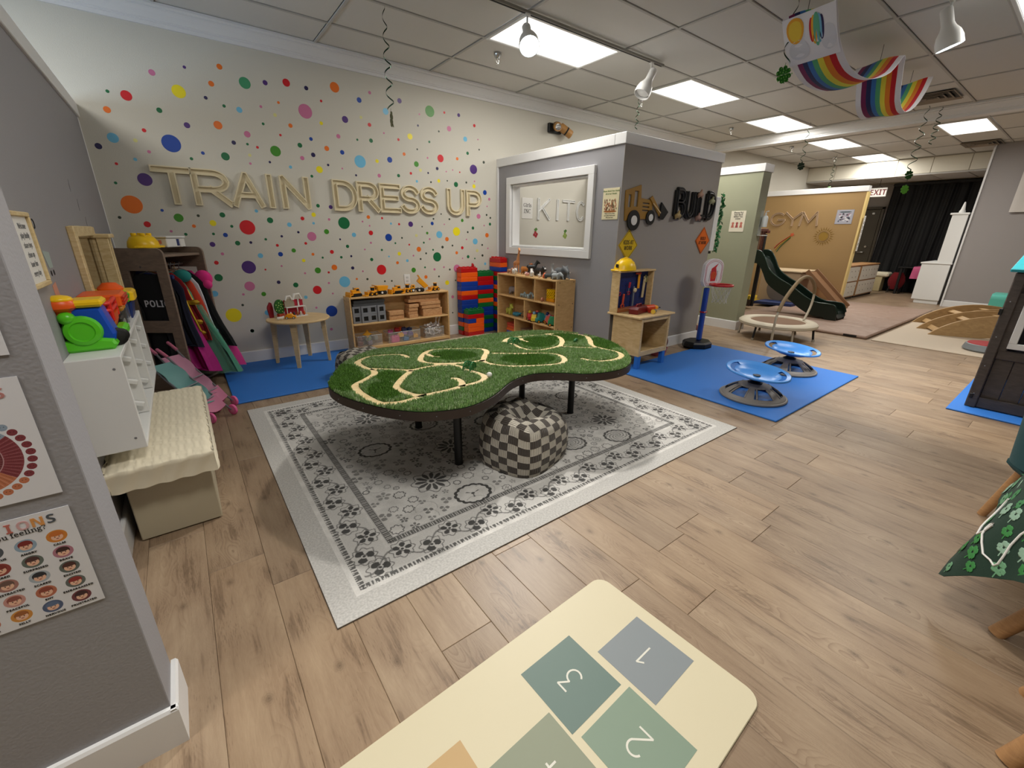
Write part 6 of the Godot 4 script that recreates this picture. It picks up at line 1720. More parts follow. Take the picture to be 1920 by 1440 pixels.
	solo("red_figure", "small crimson toy figure beside the red book", "toy", body([[Vector3(0, 0.02, 0), Vector3(0, 0.06, 0), 0.02, 0.016], [Vector3(0, 0.075, 0), Vector3(0, 0.09, 0), 0.014, 0.013]], 0.005, 0.008), hx("#b01c3c"), Vector3(X + 0.09, shelf_y, Z + 0.735))
	var hc := thing("yellow_tower", "yellow plastic honeycomb toy tower in the upper right cube", "toy", Vector3(X + 0.12, shelf_y, Z + 0.95))
	for k in 12:
		part(hc, "cell", G.new().at(tf(Vector3(0.0, 0.055 + 0.036 * (k / 4), -0.05 + 0.034 * (k % 4)), 0, 0, PI / 2)).lathe([Vector2(0.011, -0.02), Vector2(0.018, -0.02), Vector2(0.018, 0.02), Vector2(0.011, 0.02), Vector2(0.011, -0.02)], 10), M.yellow)
	part(hc, "foot", box(Vector3(0.05, 0.036, 0.14), 0.004, Vector3(0, 0.018, 0)), M.amber)
	animal("toy_hedgehog", "pinkish small toy pig beside the yellow tower", quadruped(0.03, 0.045, 0.016, Vector2(0.01, 0.004), 0.012, 0.006, 0.005), hx("#c88a70"), P.call(0.05, 0.87), 0.6, [], M.paper)
	shelf_y = 0.324
	animal("toy_dinosaur", "lime yellow toy dinosaur in the middle left cube", quadruped(0.07, 0.09, 0.026, Vector2(0.03, 0.055), 0.022, 0.012, 0.006), hx("#b4b84a", 0.45), P.call(0.08, 0.17), PI / 2 - 0.2, [[Vector3(0.0, 0.085, 0.0), Vector3(0.03, 0.012, 0.012)]], hx("#5a7a3a"))
	solo("toy_turtle", "blue and teal toy turtle in the middle left cube", "toy animal", body([[Vector3(-0.02, 0.03, 0), Vector3(0.025, 0.03, 0), 0.03, 0.026], [Vector3(-0.04, 0.034, 0), Vector3(-0.075, 0.045, 0), 0.014, 0.013], [Vector3(-0.03, 0.015, 0.03), Vector3(-0.045, 0.009, 0.045), 0.01, 0.009], [Vector3(0.03, 0.015, 0.03), Vector3(0.045, 0.009, 0.04), 0.01, 0.009]], 0.006, 0.012), hx("#2f7f98", 0.4), Vector3(X + 0.07, shelf_y, Z + 0.33), PI / 2 + 0.3)
	animal("toy_triceratops", "brown and green toy dinosaur at the right of the middle left cube", quadruped(0.07, 0.085, 0.024, Vector2(0.03, 0.004), 0.02, 0.01, 0.006), hx("#7a6a4c", 0.5), P.call(0.13, 0.47), PI / 2 + 0.4, [[Vector3(-0.06, 0.075, 0.0), Vector3(0.01, 0.03, 0.03)]], hx("#3f6a4a"))
	var cars := [["red", "#b8242a"], ["navy", "#2a2f6a"], ["teal", "#2a8a86"], ["yellow", "#d8b82a"], ["coral", "#d8604c"], ["green", "#2f8a5a"], ["pale blue", "#7aa4c0"], ["pink", "#c85a7a"]]
	for k in cars.size():
		var t := thing("toy_vehicle", "%s little toy vehicle heaped in the middle right cube" % cars[k][0], "toy vehicle", P.call([0.05, 0.13, 0.06, 0.04, 0.07, 0.05, 0.15, 0.14][k], [0.64, 0.69, 0.83, 0.74, 0.99, 1.07, 0.86, 1.02][k]), 1.1 + 0.9 * k, "little toy vehicles")
		t.scale = Vector3.ONE * 1.3
		part(t, "body", G.new().prism(PackedVector2Array([Vector2(-0.045, 0.012), Vector2(0.045, 0.012), Vector2(0.045, 0.04), Vector2(0.025, 0.046), Vector2(0.015, 0.07 + 0.01 * (k % 3)), Vector2(-0.025, 0.07 + 0.01 * (k % 3)), Vector2(-0.045, 0.042)]), -0.024, 0.024, 0.005), hx(cars[k][1], 0.4))
		part(t, "cabin", G.new().ball(Vector3(0.0, 0.08, 0), Vector3(0.018, 0.018, 0.016), 10, 6), hx(cars[(k + 3) % 8][1], 0.4))
		for q in [[-0.027, 0.024], [0.027, 0.024], [-0.027, -0.024], [0.027, -0.024]]:
			wheel(t, "wheel", Vector3(q[0], 0.014, q[1]), 0.014, 0.01, M.black, M.amber)
	shelf_y = 0.049
	var t2 := thing("book_pile", "pile of orange and blue toy boxes in the lower left cube", "toy boxes", P.call(0.1, 0.24))
	for k in 5:
		part(t2, "toy_box", box(Vector3(0.13, 0.034, 0.17 - 0.02 * (k % 2)), 0.004, Vector3(0.004 * k, 0.017 + 0.0345 * k, 0.0)), hx(["#3a4a8a", "#4a5aa0", "#d8662a", "#c84a2a", "#a83a2a"][k], 0.5))
	solo("game_box", "flat brown game box in the lower middle cube", "box", G.new().box(Vector3(0, 0.07, 0), Vector3(0.17, 0.14, 0.24), 0.003), hx("#7a5a4a"), P.call(0.13, 0.58))
# ---------------------------------------------------------------- peanut-shaped turf table
var turf_outline := [546, 2763, 620, 2577, 775, 2330, 1021, 2158, 1260, 2187, 1560, 2226, 1814, 2219, 2060, 2215, 2434, 2310, 2669, 2548, 2719, 2879, 2620, 3158, 2450, 3374, 2289, 3488, 2111, 3510, 1927, 3450, 1803, 3336, 1649, 3256, 1457, 3287, 1227, 3423, 1040, 3479, 903, 3451, 790, 3387, 680, 3250, 601, 3086, 552, 2927]
var turf_tracks := [
	[1148, 2492, 1140, 2397, 1053, 2337, 941, 2313, 854, 2365, 817, 2426, 823, 2554, 843, 2633, 828, 2706, 757, 2774, 680, 2830, 654, 2881, 649, 3008, 673, 3168, 709, 3213, 787, 3240, 929, 3221, 1049, 3226, 1152, 3214, 1269, 3207, 1331, 3176, 1362, 3119, 1356, 3033],
	[847, 2593, 957, 2691, 1048, 2767, 1155, 2763, 1265, 2784, 1330, 2848, 1340, 2958, 1352, 3039],
	[1052, 2770, 948, 2869, 856, 2989, 841, 3047, 861, 3158, 897, 3207, 929, 3221],
	[1152, 3214, 1189, 3151, 1195, 3081, 1170, 3056],
	[1334, 2595, 1299, 2555, 1298, 2473],
	[1187, 2596, 1243, 2506, 1323, 2423, 1416, 2400, 1583, 2484, 1692, 2571, 1698, 2652, 1595, 2775, 1534, 2836, 1391, 2810, 1262, 2744, 1198, 2676, 1187, 2596],
	[1541, 2826, 1529, 2906, 1569, 3005, 1667, 3096, 1875, 3194, 1972, 3189, 2035, 3131, 2067, 3036, 2017, 2946, 1860, 2849, 1694, 2724],
	[2131, 2601, 2127, 2529, 2163, 2467],
	[1974, 2494, 2113, 2411, 2418, 2488, 2452, 2641, 2279, 2836, 2090, 2862, 2001, 2831, 1964, 2715, 1991, 2573, 1974, 2494],
	[2435, 2468, 2622, 2546, 2676, 2717, 2597, 2849, 2473, 3001, 2487, 3223, 2425, 3321, 2316, 3351, 2206, 3326, 2154, 3265, 2138, 3192],
	[2250, 2867, 2338, 2952, 2430, 3041],
]
var turf_dark := [[0.66, 2.67, 0.09, 0.06, -0.08, 0.26], [0.77, 3.03, 0.08, 0.06, -0.05, 0.13], [0.88, 2.82, 0.07, 0.05, -0.04, 0.10], [1.43, 2.63, 0.14, 0.09, -0.06, 0.11], [1.81, 3.00, 0.16, 0.11, -0.08, 0.10], [2.19, 2.67, 0.12, 0.08, -0.12, 0.14], [2.49, 2.67, 0.13, 0.09, -0.10, 0.11], [2.66, 2.99, 0.12, 0.09, -0.17, 0.14]]

func smooth_loop(pts: Array, n: int, closed := true) -> PackedVector2Array:
	var out := PackedVector2Array()
	var m := pts.size()
	for i in (m if closed else m - 1):
		var p0: Vector2 = pts[(i + m - 1) % m] if closed or i > 0 else pts[0]
		var p1: Vector2 = pts[i]
		var p2: Vector2 = pts[(i + 1) % m]
		var p3: Vector2 = pts[(i + 2) % m] if closed or i + 2 < m else pts[m - 1]
		for k in n:
			out.append(p1.cubic_interpolate(p2, p0, p3, float(k) / n))
	if not closed:
		out.append(pts[m - 1])
	return out

func pairs(a: Array) -> Array:
	var p := []
	for i in range(0, a.size(), 2):
		p.append(Vector2(a[i] * 0.001, a[i + 1] * 0.001))
	return p

func build_turf_table() -> void:
	var C := Vector2(1.66, 2.85)
	var raw := pairs(turf_outline)
	for i in raw.size():
		raw[i] -= C
	var line := smooth_loop(raw, 4)
	var t := thing("turf_table", "peanut-shaped play table topped with artificial turf and wooden roads", "table", Vector3(C.x, 0, C.y))
	var flat := Transform3D(Basis(Vector3(1, 0, 0), Vector3(0, 0, 1), Vector3(0, -1, 0)), Vector3.ZERO)
	var board := G.new().at(flat)
	board.prism(line, -0.515, -0.475)
	part(t, "board", board, mat(Color(0.10, 0.08, 0.07), 0.6))
	var band := G.new()
	var n := line.size()
	for i in n:
		var a := line[i]
		var b := line[(i + 1) % n]
		var na := edge_out(line, i) * 0.006
		var nb := edge_out(line, (i + 1) % n) * 0.006
		var o := Vector3(na.x, 0, na.y)
		band.quad(Vector3(a.x + na.x, 0.466, a.y + na.y), Vector3(b.x + nb.x, 0.466, b.y + nb.y), Vector3(b.x + nb.x, 0.512, b.y + nb.y), Vector3(a.x + na.x, 0.512, a.y + na.y), o, 1)
		band.quad(Vector3(a.x, 0.466, a.y), Vector3(b.x, 0.466, b.y), Vector3(b.x + nb.x, 0.466, b.y + nb.y), Vector3(a.x + na.x, 0.466, a.y + na.y), Vector3.DOWN)
		band.quad(Vector3(a.x, 0.512, a.y), Vector3(b.x, 0.512, b.y), Vector3(b.x + nb.x, 0.512, b.y + nb.y), Vector3(a.x + na.x, 0.512, a.y + na.y), Vector3.UP)
		band.quad(Vector3(a.x, 0.466, a.y), Vector3(b.x, 0.466, b.y), Vector3(b.x, 0.512, b.y), Vector3(a.x, 0.512, a.y), -o)
	part(t, "edge_band", band, mat(Color(0.20, 0.155, 0.135), 0.5))
	for i in range(0, n, 5):
		var a := line[i]
		var na := edge_out(line, i) * 0.0065
		part(t, "screw", G.new().ball(Vector3(a.x + na.x, 0.49, a.y + na.y), Vector3(0.003, 0.003, 0.003), 8, 4), M.steel)
	var turf := G.new().at(flat)
	turf.prism(line, -0.519, -0.5155)
	part(t, "turf_backing", turf, mat(Color(0.22, 0.36, 0.14), 0.95))
	var road: Material = M.pine
	var roads := []
	for tr in turf_tracks:
		var p := pairs(tr)
		for i in p.size():
			p[i] -= C
		var sm := smooth_loop(p, 5, false)
		roads.append(sm)
		var g := G.new()
		for i in sm.size() - 1:
			var d := (sm[mini(i + 1, sm.size() - 1)] - sm[i]).normalized()
			var d0 := (sm[i] - sm[maxi(i - 1, 0)]).normalized() if i > 0 else d
			var d1 := (sm[mini(i + 2, sm.size() - 1)] - sm[i + 1]).normalized() if i + 2 < sm.size() else d
			var n0 := ((d + d0).normalized()).orthogonal() * 0.0205
			var n1 := ((d + d1).normalized()).orthogonal() * 0.0205
			var q := [sm[i] + n0, sm[i + 1] + n1, sm[i + 1] - n1, sm[i] - n0]
			var w := []
			for v in q:
				w.append(Vector3(v.x, 0.5215, v.y))
			g.quad(w[0], w[1], w[2], w[3], Vector3.UP)
			var dn := Vector3(0, -0.004, 0)
			g.quad(w[0], w[1], w[1] + dn, w[0] + dn, Vector3(n0.x, 0, n0.y))
			g.quad(w[3], w[2], w[2] + dn, w[3] + dn, -Vector3(n0.x, 0, n0.y))
		part(t, "road", g, road)
	var mm := MultiMesh.new()
	mm.transform_format = MultiMesh.TRANSFORM_3D
	mm.use_colors = true
	var clump := G.new()
	var r2 := RandomNumberGenerator.new()
	r2.seed = 77
	for k in 7:
		var a := r2.randf() * TAU
		var c := Vector3(r2.randf_range(-0.006, 0.006), 0, r2.randf_range(-0.006, 0.006))
		var s := Vector3(cos(a), 0, sin(a)) * 0.0016
		var tip := c + Vector3(r2.randf_range(-0.007, 0.007), r2.randf_range(0.010, 0.021), r2.randf_range(-0.007, 0.007))
		var md := c.lerp(tip, 0.55) + Vector3(0, 0.002, 0)
		var o := Vector3(-sin(a), 0.3, cos(a))
		clump.quad(c - s, c + s, md + s * 0.9, md - s * 0.9, o)
		clump.tri(md - s * 0.9, md + s * 0.9, tip, o)
	mm.mesh = clump.done()
	var spots := []
	var step := 0.0093
	var light := Color(0.105, 0.215, 0.05)
	var x := -1.2
	var keep := []
	for sm in roads:
		for q in sm:
			keep.append(q)
	var cells := {}
	for sm in roads:
		for i in sm.size() - 1:
			for k in 4:
				var p: Vector2 = sm[i].lerp(sm[i + 1], k / 4.0)
				var c := Vector2i((p / 0.04).floor())
				for dx in [-1, 0, 1]:
					for dy in [-1, 0, 1]:
						var cc := c + Vector2i(dx, dy)
						if not cells.has(cc):
							cells[cc] = []
						cells[cc].append(p)
	while x < 1.2:
		var z := -0.85
		while z < 0.85:
			var p := Vector2(x + r2.randf_range(-0.005, 0.005), z + r2.randf_range(-0.005, 0.005))
			z += step
			if not Geometry2D.is_point_in_polygon(p, line):
				continue
			var near := false
			for q in cells.get(Vector2i((p / 0.04).floor()), []):
				if p.distance_squared_to(q) < 0.0255 * 0.0255:
					near = true
					break
			if near:
				continue
			var dark := 0.0
			for e in turf_dark:
				var d := p - Vector2(e[0] - C.x, e[1] - C.y)
				var a := Vector2(e[2], e[3])
				var b := Vector2(e[4], e[5])
				var det := a.x * b.y - a.y * b.x
				var uu := (d.x * b.y - d.y * b.x) / det
				var vv := (a.x * d.y - a.y * d.x) / det
				if uu * uu + vv * vv < 1.0:
					dark = 1.0
			spots.append([p, dark])
		x += step
	mm.instance_count = spots.size()
	for i in spots.size():
		var p: Vector2 = spots[i][0]
		var a := r2.randf() * TAU
		var sc := r2.randf_range(0.8, 1.2)
		mm.set_instance_transform(i, Transform3D(Basis(Vector3.UP, a) * Basis.from_scale(Vector3(1, sc, 1)), Vector3(p.x, 0.518, p.y)))
		var v := r2.randf_range(0.75, 1.3)
		var pale := r2.randf() < 0.22
		var c := Color(0.19, 0.32, 0.10) * v if spots[i][1] == 0.0 else Color(0.085, 0.20, 0.022) * v
		if pale and spots[i][1] == 0.0:
			c = Color(0.38, 0.49, 0.27)
		c.a = 1.0
		mm.set_instance_color(i, c)
	var gm := MultiMeshInstance3D.new()
	gm.name = "turf_blades"
	gm.multimesh = mm
	gm.material_override = mat(Color.WHITE, 0.6, 0.0, {"vertex_color_use_as_albedo": true})
	gm.set_meta("kind", "stuff")
	t.add_child(gm)
	for q in [[1.14, 3.17], [1.165, 2.55], [2.262, 3.0], [2.108, 2.57]]:
		part(t, "leg", G.new().at(tf(Vector3(q[0] - C.x, 0, q[1] - C.y))).lathe([Vector2(0, 0.008), Vector2(0.025, 0.008), Vector2(0.025, 0.474), Vector2(0, 0.474)], 20), M.black)
		part(t, "leg_foot", G.new().at(tf(Vector3(q[0] - C.x, 0, q[1] - C.y))).lathe([Vector2(0, 0.006), Vector2(0.027, 0.006), Vector2(0.027, 0.013), Vector2(0, 0.013)], 20), M.black)
	for s in [[1.353, 2.97, 0.6, "green lattice toy bridge near the middle of the turf table"], [1.99, 2.60, 0.3, "green lattice toy bridge at the far loop of the turf table"]]:
		var b := thing("toy_bridge", s[3], "toy", Vector3(s[0], 0.5225, s[1]), s[2], "toy bridges")
		for z in [-0.024, 0.024]:
			var path := []
			for k in 9:
				path.append(Vector3(cos(PI * k / 8) * 0.05, sin(PI * k / 8) * 0.05 + 0.003, z))
			part(b, "arch", G.new().tube(path, 0.004, 6), M.green)
			for k in 5:
				part(b, "lattice", G.new().tube([Vector3(-0.035 + 0.0175 * k, 0.003, z), Vector3(-0.035 + 0.0175 * k + 0.008, 0.046 - absf(k - 2) * 0.009, z)], 0.0025, 5), M.green)
		for k in 7:
			part(b, "rung", G.new().tube([Vector3(cos(PI * (k + 1) / 8) * 0.05, sin(PI * (k + 1) / 8) * 0.05 + 0.003, -0.024), Vector3(cos(PI * (k + 1) / 8) * 0.05, sin(PI * (k + 1) / 8) * 0.05 + 0.003, 0.024)], 0.0025, 5), M.green)
	var bush := body([[Vector3(0, 0.012, 0), Vector3(0.02, 0.016, 0), 0.014, 0.01], [Vector3(-0.014, 0.01, 0.01), Vector3(0.0, 0.024, 0.01), 0.011, 0.009]], 0.004, 0.006)
	solo("toy_bush", "tiny green toy bush in the far right loop of the turf table", "toy", bush, hx("#1c5a2a"), Vector3(2.432, 0.53, 2.84))
	solo("white_ball", "small white ball on the turf beside the road end", "ball", G.new().ball(Vector3(0, 0.017, 0), Vector3.ONE * 0.017, 18, 10), M.paper, Vector3(1.362, 0.528, 3.185))

func edge_out(line: PackedVector2Array, i: int) -> Vector2:
	var n := line.size()
	var d := (line[(i + 1) % n] - line[(i + n - 1) % n]).normalized()
	var o := Vector2(d.y, -d.x)
	return o if Geometry2D.is_polygon_clockwise(line) == false else -o
# ---------------------------------------------------------------- rug, poufs, road mat
func rug_image() -> Image:
	var W := 1100
	var H := 940
	var b := PackedFloat32Array()
	b.resize(W * H)
	var n := FastNoiseLite.new()
	n.frequency = 0.02
	n.seed = 3
	var f := FastNoiseLite.new()
	f.frequency = 0.35
	f.seed = 8
	for y in H:
		for x in W:
			var e := minf(minf(x, W - 1 - x), minf(y, H - 1 - y))
			var v := 0.77 + 0.08 * n.get_noise_2d(x, y) + 0.06 * f.get_noise_2d(x, y)
			if e < 38:
				v = 0.74 + 0.10 * f.get_noise_2d(x * 0.6, y * 0.6)
			elif e < 46:
				v += 0.05
			elif e > 58 and e < 112:
				v = 0.75 + 0.06 * f.get_noise_2d(x, y)
			elif e >= 118 and e < 134:
				v = 0.72 + 0.06 * f.get_noise_2d(x, y)
			b[y * W + x] = v
	var put := func(x: int, y: int, v: float, a: float) -> void:
		if x >= 0 and y >= 0 and x < W and y < H:
			b[y * W + x] = lerpf(b[y * W + x], v, a)
	var r2 := RandomNumberGenerator.new()
	r2.seed = 31
	for side in 4:
		var len_ := W if side % 2 == 0 else H
		for s in range(40, len_ - 40):
			var at := func(e: float) -> Vector2i:
				match side:
					0: return Vector2i(s, int(e))
					1: return Vector2i(W - 1 - int(e), s)
					2: return Vector2i(s, H - 1 - int(e))
				return Vector2i(int(e), s)
			if s > 46 and s < len_ - 46:
				for e in range(47, 56):
					if (s / 3 + (s / 17)) % 3 != 0 and (e > 49 or s % 5 < 3):
						var p: Vector2i = at.call(e)
						put.call(p.x, p.y, 0.26, 0.8)
			if s > 122 and s < len_ - 122:
				for e in range(120, 132):
					if e == 120 or e == 131 or (s / 2 + s / 13) % 3 != 0:
						var p: Vector2i = at.call(e)
						put.call(p.x, p.y, 0.24, 0.75)
			if s > 60 and s < len_ - 60:
				var w := 85.0 + 17.0 * sin(s * TAU / 92.0)
				for k in range(-2, 3):
					var p: Vector2i = at.call(w + k)
					put.call(p.x, p.y, 0.40, 0.8 if absi(k) < 2 else 0.4)
	for side in 4:
		var len_ := W if side % 2 == 0 else H
		for i in range(0, int((len_ - 130) / 46.0)):
			var s := 65 + i * 46 + 23
			var e := 85.0 + (10.0 if i % 2 else -10.0)
			var c: Vector2
			match side:
				0: c = Vector2(s, e)
				1: c = Vector2(W - 1 - e, s)
				2: c = Vector2(s, H - 1 - e)
				_: c = Vector2(e, s)
			blossom(put, c, 17.0, 5 if i % 2 else 3, 0.2, 0.88)
			dot_ring(put, c, 20.0, 0.35, 0.6)
	var motifs := []
	var lo := 140.0
	var big := [Vector2(0.16, 0.2), Vector2(0.38, 0.12), Vector2(0.62, 0.12), Vector2(0.84, 0.2), Vector2(0.10, 0.5), Vector2(0.30, 0.40), Vector2(0.5, 0.33), Vector2(0.7, 0.40), Vector2(0.90, 0.5), Vector2(0.30, 0.64), Vector2(0.5, 0.72), Vector2(0.7, 0.64), Vector2(0.16, 0.82), Vector2(0.38, 0.9), Vector2(0.62, 0.9), Vector2(0.84, 0.82), Vector2(0.5, 0.52), Vector2(0.22, 0.06), Vector2(0.78, 0.06), Vector2(0.22, 0.96), Vector2(0.78, 0.96)]
	for i in big.size():
		var c := Vector2(lerpf(lo, W - lo, big[i].x), lerpf(lo, H - lo, big[i].y))
		motifs.append([c, 43.0])
		if i % 3 == 2:
			medallion(put, c, 42.0, 0.22, true)
		elif i % 3 == 1:
			medallion(put, c, 42.0, 0.14, false)
		else:
			blossom(put, c, 36.0, 11, 0.22, 0.85)
			dot_ring(put, c, 40.0, 0.3, 0.7)
	for tries in 9000:
		var c := Vector2(r2.randf_range(lo, W - lo), r2.randf_range(lo, H - lo))
		var rad := r2.randf_range(7.0, 17.0)
		var ok := true
		for m in motifs:
			if c.distance_to(m[0]) < m[1] + rad + 1.0:
				ok = false
				break
		if not ok:
			continue
		motifs.append([c, rad])
		var tone := r2.randf_range(0.2, 0.5)
		match r2.randi() % 4:
			0: blossom(put, c, rad, 5, tone, 0.7)
			1: dot_ring(put, c, rad * 0.8, tone, 0.8)
			2:
				dot_ring(put, c, rad * 0.8, tone, 0.6)
				blossom(put, c, rad * 0.45, 4, tone, 0.6)
			3: blossom(put, c, rad, 3, tone, 0.65)
	for k in 150:
		var p := Vector2(r2.randf_range(lo, W - lo), r2.randf_range(lo, H - lo))
		var a := r2.randf() * TAU
		for s in 70:
			a += 0.055
			p += Vector2(cos(a), sin(a)) * 1.2
			if p.x > lo and p.x < W - lo and p.y > lo and p.y < H - lo:
				put.call(int(p.x), int(p.y), 0.42, 0.55)
				put.call(int(p.x) + 1, int(p.y), 0.5, 0.25)
	var bytes := PackedByteArray()
	bytes.resize(W * H * 3)
	for i in W * H:
		var v := clampf(b[i], 0.0, 1.0)
		bytes[i * 3] = int(v * 255)
		bytes[i * 3 + 1] = int(v * 252)
		bytes[i * 3 + 2] = int(v * 246)
	return Image.create_from_data(W, H, false, Image.FORMAT_RGB8, bytes)

func blossom(put: Callable, c: Vector2, r: float, petals: int, tone: float, a: float) -> void:
	for y in range(int(c.y - r), int(c.y + r) + 1):
		for x in range(int(c.x - r), int(c.x + r) + 1):
			var d := Vector2(x, y) - c
			var l := d.length() / r
			if l > 1.0:
				continue
			var w := absf(cos(d.angle() * petals * 0.5))
			if l < 0.16 or (w > 0.5 and l > 0.3 and l < 0.45 + 0.55 * w):
				put.call(x, y, tone, a)

func dot_ring(put: Callable, c: Vector2, r: float, tone: float, a: float) -> void:
	var n := int(r * 7.0)
	for i in n:
		var t := TAU * i / n
		var q := c + Vector2(cos(t), sin(t)) * r * (1.0 + 0.12 * sin(t * 8.0))
		put.call(int(q.x), int(q.y), tone, a)
		put.call(int(q.x) + 1, int(q.y), tone, a)
		put.call(int(q.x), int(q.y) + 1, tone, a)

func medallion(put: Callable, c: Vector2, r: float, tone: float, filled: bool) -> void:
	for y in range(int(c.y - r * 1.1), int(c.y + r * 1.1) + 1):
		for x in range(int(c.x - r * 1.1), int(c.x + r * 1.1) + 1):
			var d := (Vector2(x, y) - c) / Vector2(1.0, 0.85)
			var ang := d.angle()
			var l := d.length() / (r * (0.92 + 0.08 * absf(sin(ang * 7.0))))
			if l < 1.0 and l > 0.84:
				put.call(x, y, tone, 0.85)
			elif filled and l < 0.78 and sin(l * 26.0 + ang * 5.0) > 0.1:
				put.call(x, y, tone + 0.18, 0.6)
			elif not filled and l < 0.4 and (absf(sin(ang * 1.5 + 0.4)) < 0.16 or l < 0.1):
				put.call(x, y, tone + 0.05, 0.85)

func build_rug_and_pouf() -> void:
	var lo := Vector2(0.198, 1.476)
	var hi := Vector2(3.087, 3.927)
	var r := thing("area_rug", "large pale grey oriental rug under the turf table", "rug", Vector3(lo.x, 0, lo.y))
	var s := hi - lo
	part(r, "backing", box(Vector3(s.x, 0.005, s.y), 0.001, Vector3(s.x / 2, 0.0026, s.y / 2)), mat(Color(0.35, 0.31, 0.27), 0.9))
	var g := G.new()
	var y := 0.0062
	g.quad(Vector3(0.002, y, 0.002), Vector3(s.x - 0.002, y, 0.002), Vector3(s.x - 0.002, y, s.y - 0.002), Vector3(0.002, y, s.y - 0.002), Vector3.UP, -1, [Vector2(0, 0), Vector2(1, 0), Vector2(1, 1), Vector2(0, 1)])
	for q in [[Vector3(0.002, y, 0.002), Vector3(s.x - 0.002, y, 0.002), Vector3(0, 0, -1)], [Vector3(0.002, y, s.y - 0.002), Vector3(s.x - 0.002, y, s.y - 0.002), Vector3(0, 0, 1)], [Vector3(0.002, y, 0.002), Vector3(0.002, y, s.y - 0.002), Vector3(-1, 0, 0)], [Vector3(s.x - 0.002, y, 0.002), Vector3(s.x - 0.002, y, s.y - 0.002), Vector3(1, 0, 0)]]:
		g.quad(q[0], q[1], q[1] + Vector3(0, -0.002, 0), q[0] + Vector3(0, -0.002, 0), q[2], -1, [Vector2(0.01, 0.01), Vector2(0.02, 0.01), Vector2(0.02, 0.02), Vector2(0.01, 0.02)])
	part(r, "pile", g, mat(Color.WHITE, 0.95, 0.0, {"albedo_texture": tex(rug_image()), "texture_repeat": false, "rim_enabled": true, "rim": 0.2}))
	var m := thing("road_mat", "cream play mat with printed roads in front of the low shelf", "mat", Vector3(1.75, 0, 0.26))
	var pic := picture(360, 200, Color(0.80, 0.76, 0.66))
	var r2 := RandomNumberGenerator.new()
	r2.seed = 12
	for k in 5:
		for x in 360:
			var yy := 30.0 + 36.0 * k + 9.0 * sin(x * 0.03 + k * 2.0)
			dab(pic, Vector2(x, yy), Vector2(1, 5), Color(0.72, 0.66, 0.55))
			if x % 12 < 6:
				dab(pic, Vector2(x, yy), Vector2(1, 1), Color(0.45, 0.4, 0.36))
	for k in 34:
		var c := Vector2(r2.randf_range(8, 350), r2.randf_range(8, 190))
		dab(pic, c, Vector2(r2.randf_range(3, 8), r2.randf_range(3, 6)), [Color("#6a6258"), Color("#a06a52"), Color("#8a9078"), Color("#4a4844"), Color("#b08a70")][r2.randi() % 5])
	part(m, "foam", box(Vector3(1.62, 0.010, 0.95), 0.003, Vector3(0.81, 0.005, 0.475)), mat(Color(0.82, 0.78, 0.68), 0.8))
	print_sheet(m, "print", pic, Vector2(1.6, 0.93), Vector3(0.81, 0.0104, 0.475), Vector3(-PI / 2, 0, 0))
	text(m, "lettering", "STOP", Vector3(0.66, 0.0108, 0.16), 0.06, hx("#5a554c"), Vector3(-PI / 2, 0, 0), "Droid Sans Bold")
	pouf("checked_pouf", "brown and cream checked knitted pouf at the near side of the turf table", Vector3(1.53, 0.006, 3.33), Vector3(0.265, 0.37, 0.225), 0.3)
	pouf("checked_pouf", "grey and white checked pouf half hidden behind the turf table", Vector3(1.27, 0.001, 1.16), Vector3(0.25, 0.3, 0.25), 0.2, 0.2)

func pouf(called: String, label: String, at: Vector3, s: Vector3, turn: float, dent := 1.0) -> void:
	var t := thing(called, label, "pouf", at, turn, "checked poufs")
	var edge := func(a: float) -> float: return pow(pow(absf(cos(a)), 3.4) + pow(absf(sin(a)), 3.4), -1.0 / 3.4)
	var height := func(x: float, z: float) -> float:
		var back := -0.55 * z - 0.35 * x
		var r := minf(1.0, sqrt(x * x + z * z))
		return 0.80 + 0.13 * dent * back + 0.10 * (1.0 - r * r) - 0.30 * dent * exp(-((x - 0.15) * (x - 0.15) * 2.0 + (z - 0.05) * (z - 0.05) * 4.0) * 2.2) + 0.02 * sin(x * 8.0 + z * 5.0)
	var side := func(u: float, v: float) -> Vector3:
		var a := u * TAU
		var d: float = edge.call(a)
		var r := 0.93 + 0.12 * sin(pow(v, 0.85) * PI * 0.93) - 0.05 * v
		if v > 0.9:
			r -= (v - 0.9) * (v - 0.9) * 5.0
		if v < 0.06:
			r *= 0.4 + v * 10.0
		var top: float = height.call(cos(a) * d * 0.9, sin(a) * d * 0.9)
		return Vector3(cos(a) * d * r * s.x, maxf(0.0, (v - 0.06) / 0.94) * (top - 0.015 + 0.012 * sin(u * 60.0)) * s.y, sin(a) * d * r * s.z)
	var lid := func(u: float, v: float) -> Vector3:
		var p := Vector2(u * 2.0 - 1.0, v * 2.0 - 1.0)
		var m := maxf(absf(p.x), absf(p.y))
		if m < 1e-4:
			return Vector3(0, height.call(0.0, 0.0) * s.y, 0)
		var a := p.angle()
		var r: float = m * edge.call(a) * 0.86
		var y: float = height.call(cos(a) * r, sin(a) * r) - 0.05 * pow(m, 8.0)
		return Vector3(cos(a) * r * s.x, y * s.y, sin(a) * r * s.z)
	var m := check_cloth()
	part(t, "side_cover", G.new().sheet(side, 96, 30, 0.0, Vector2(6.0, 1.75)), m)
	part(t, "top_cover", G.new().sheet(lid, 40, 40, 0.0, Vector2(2.0, 1.75)), m)

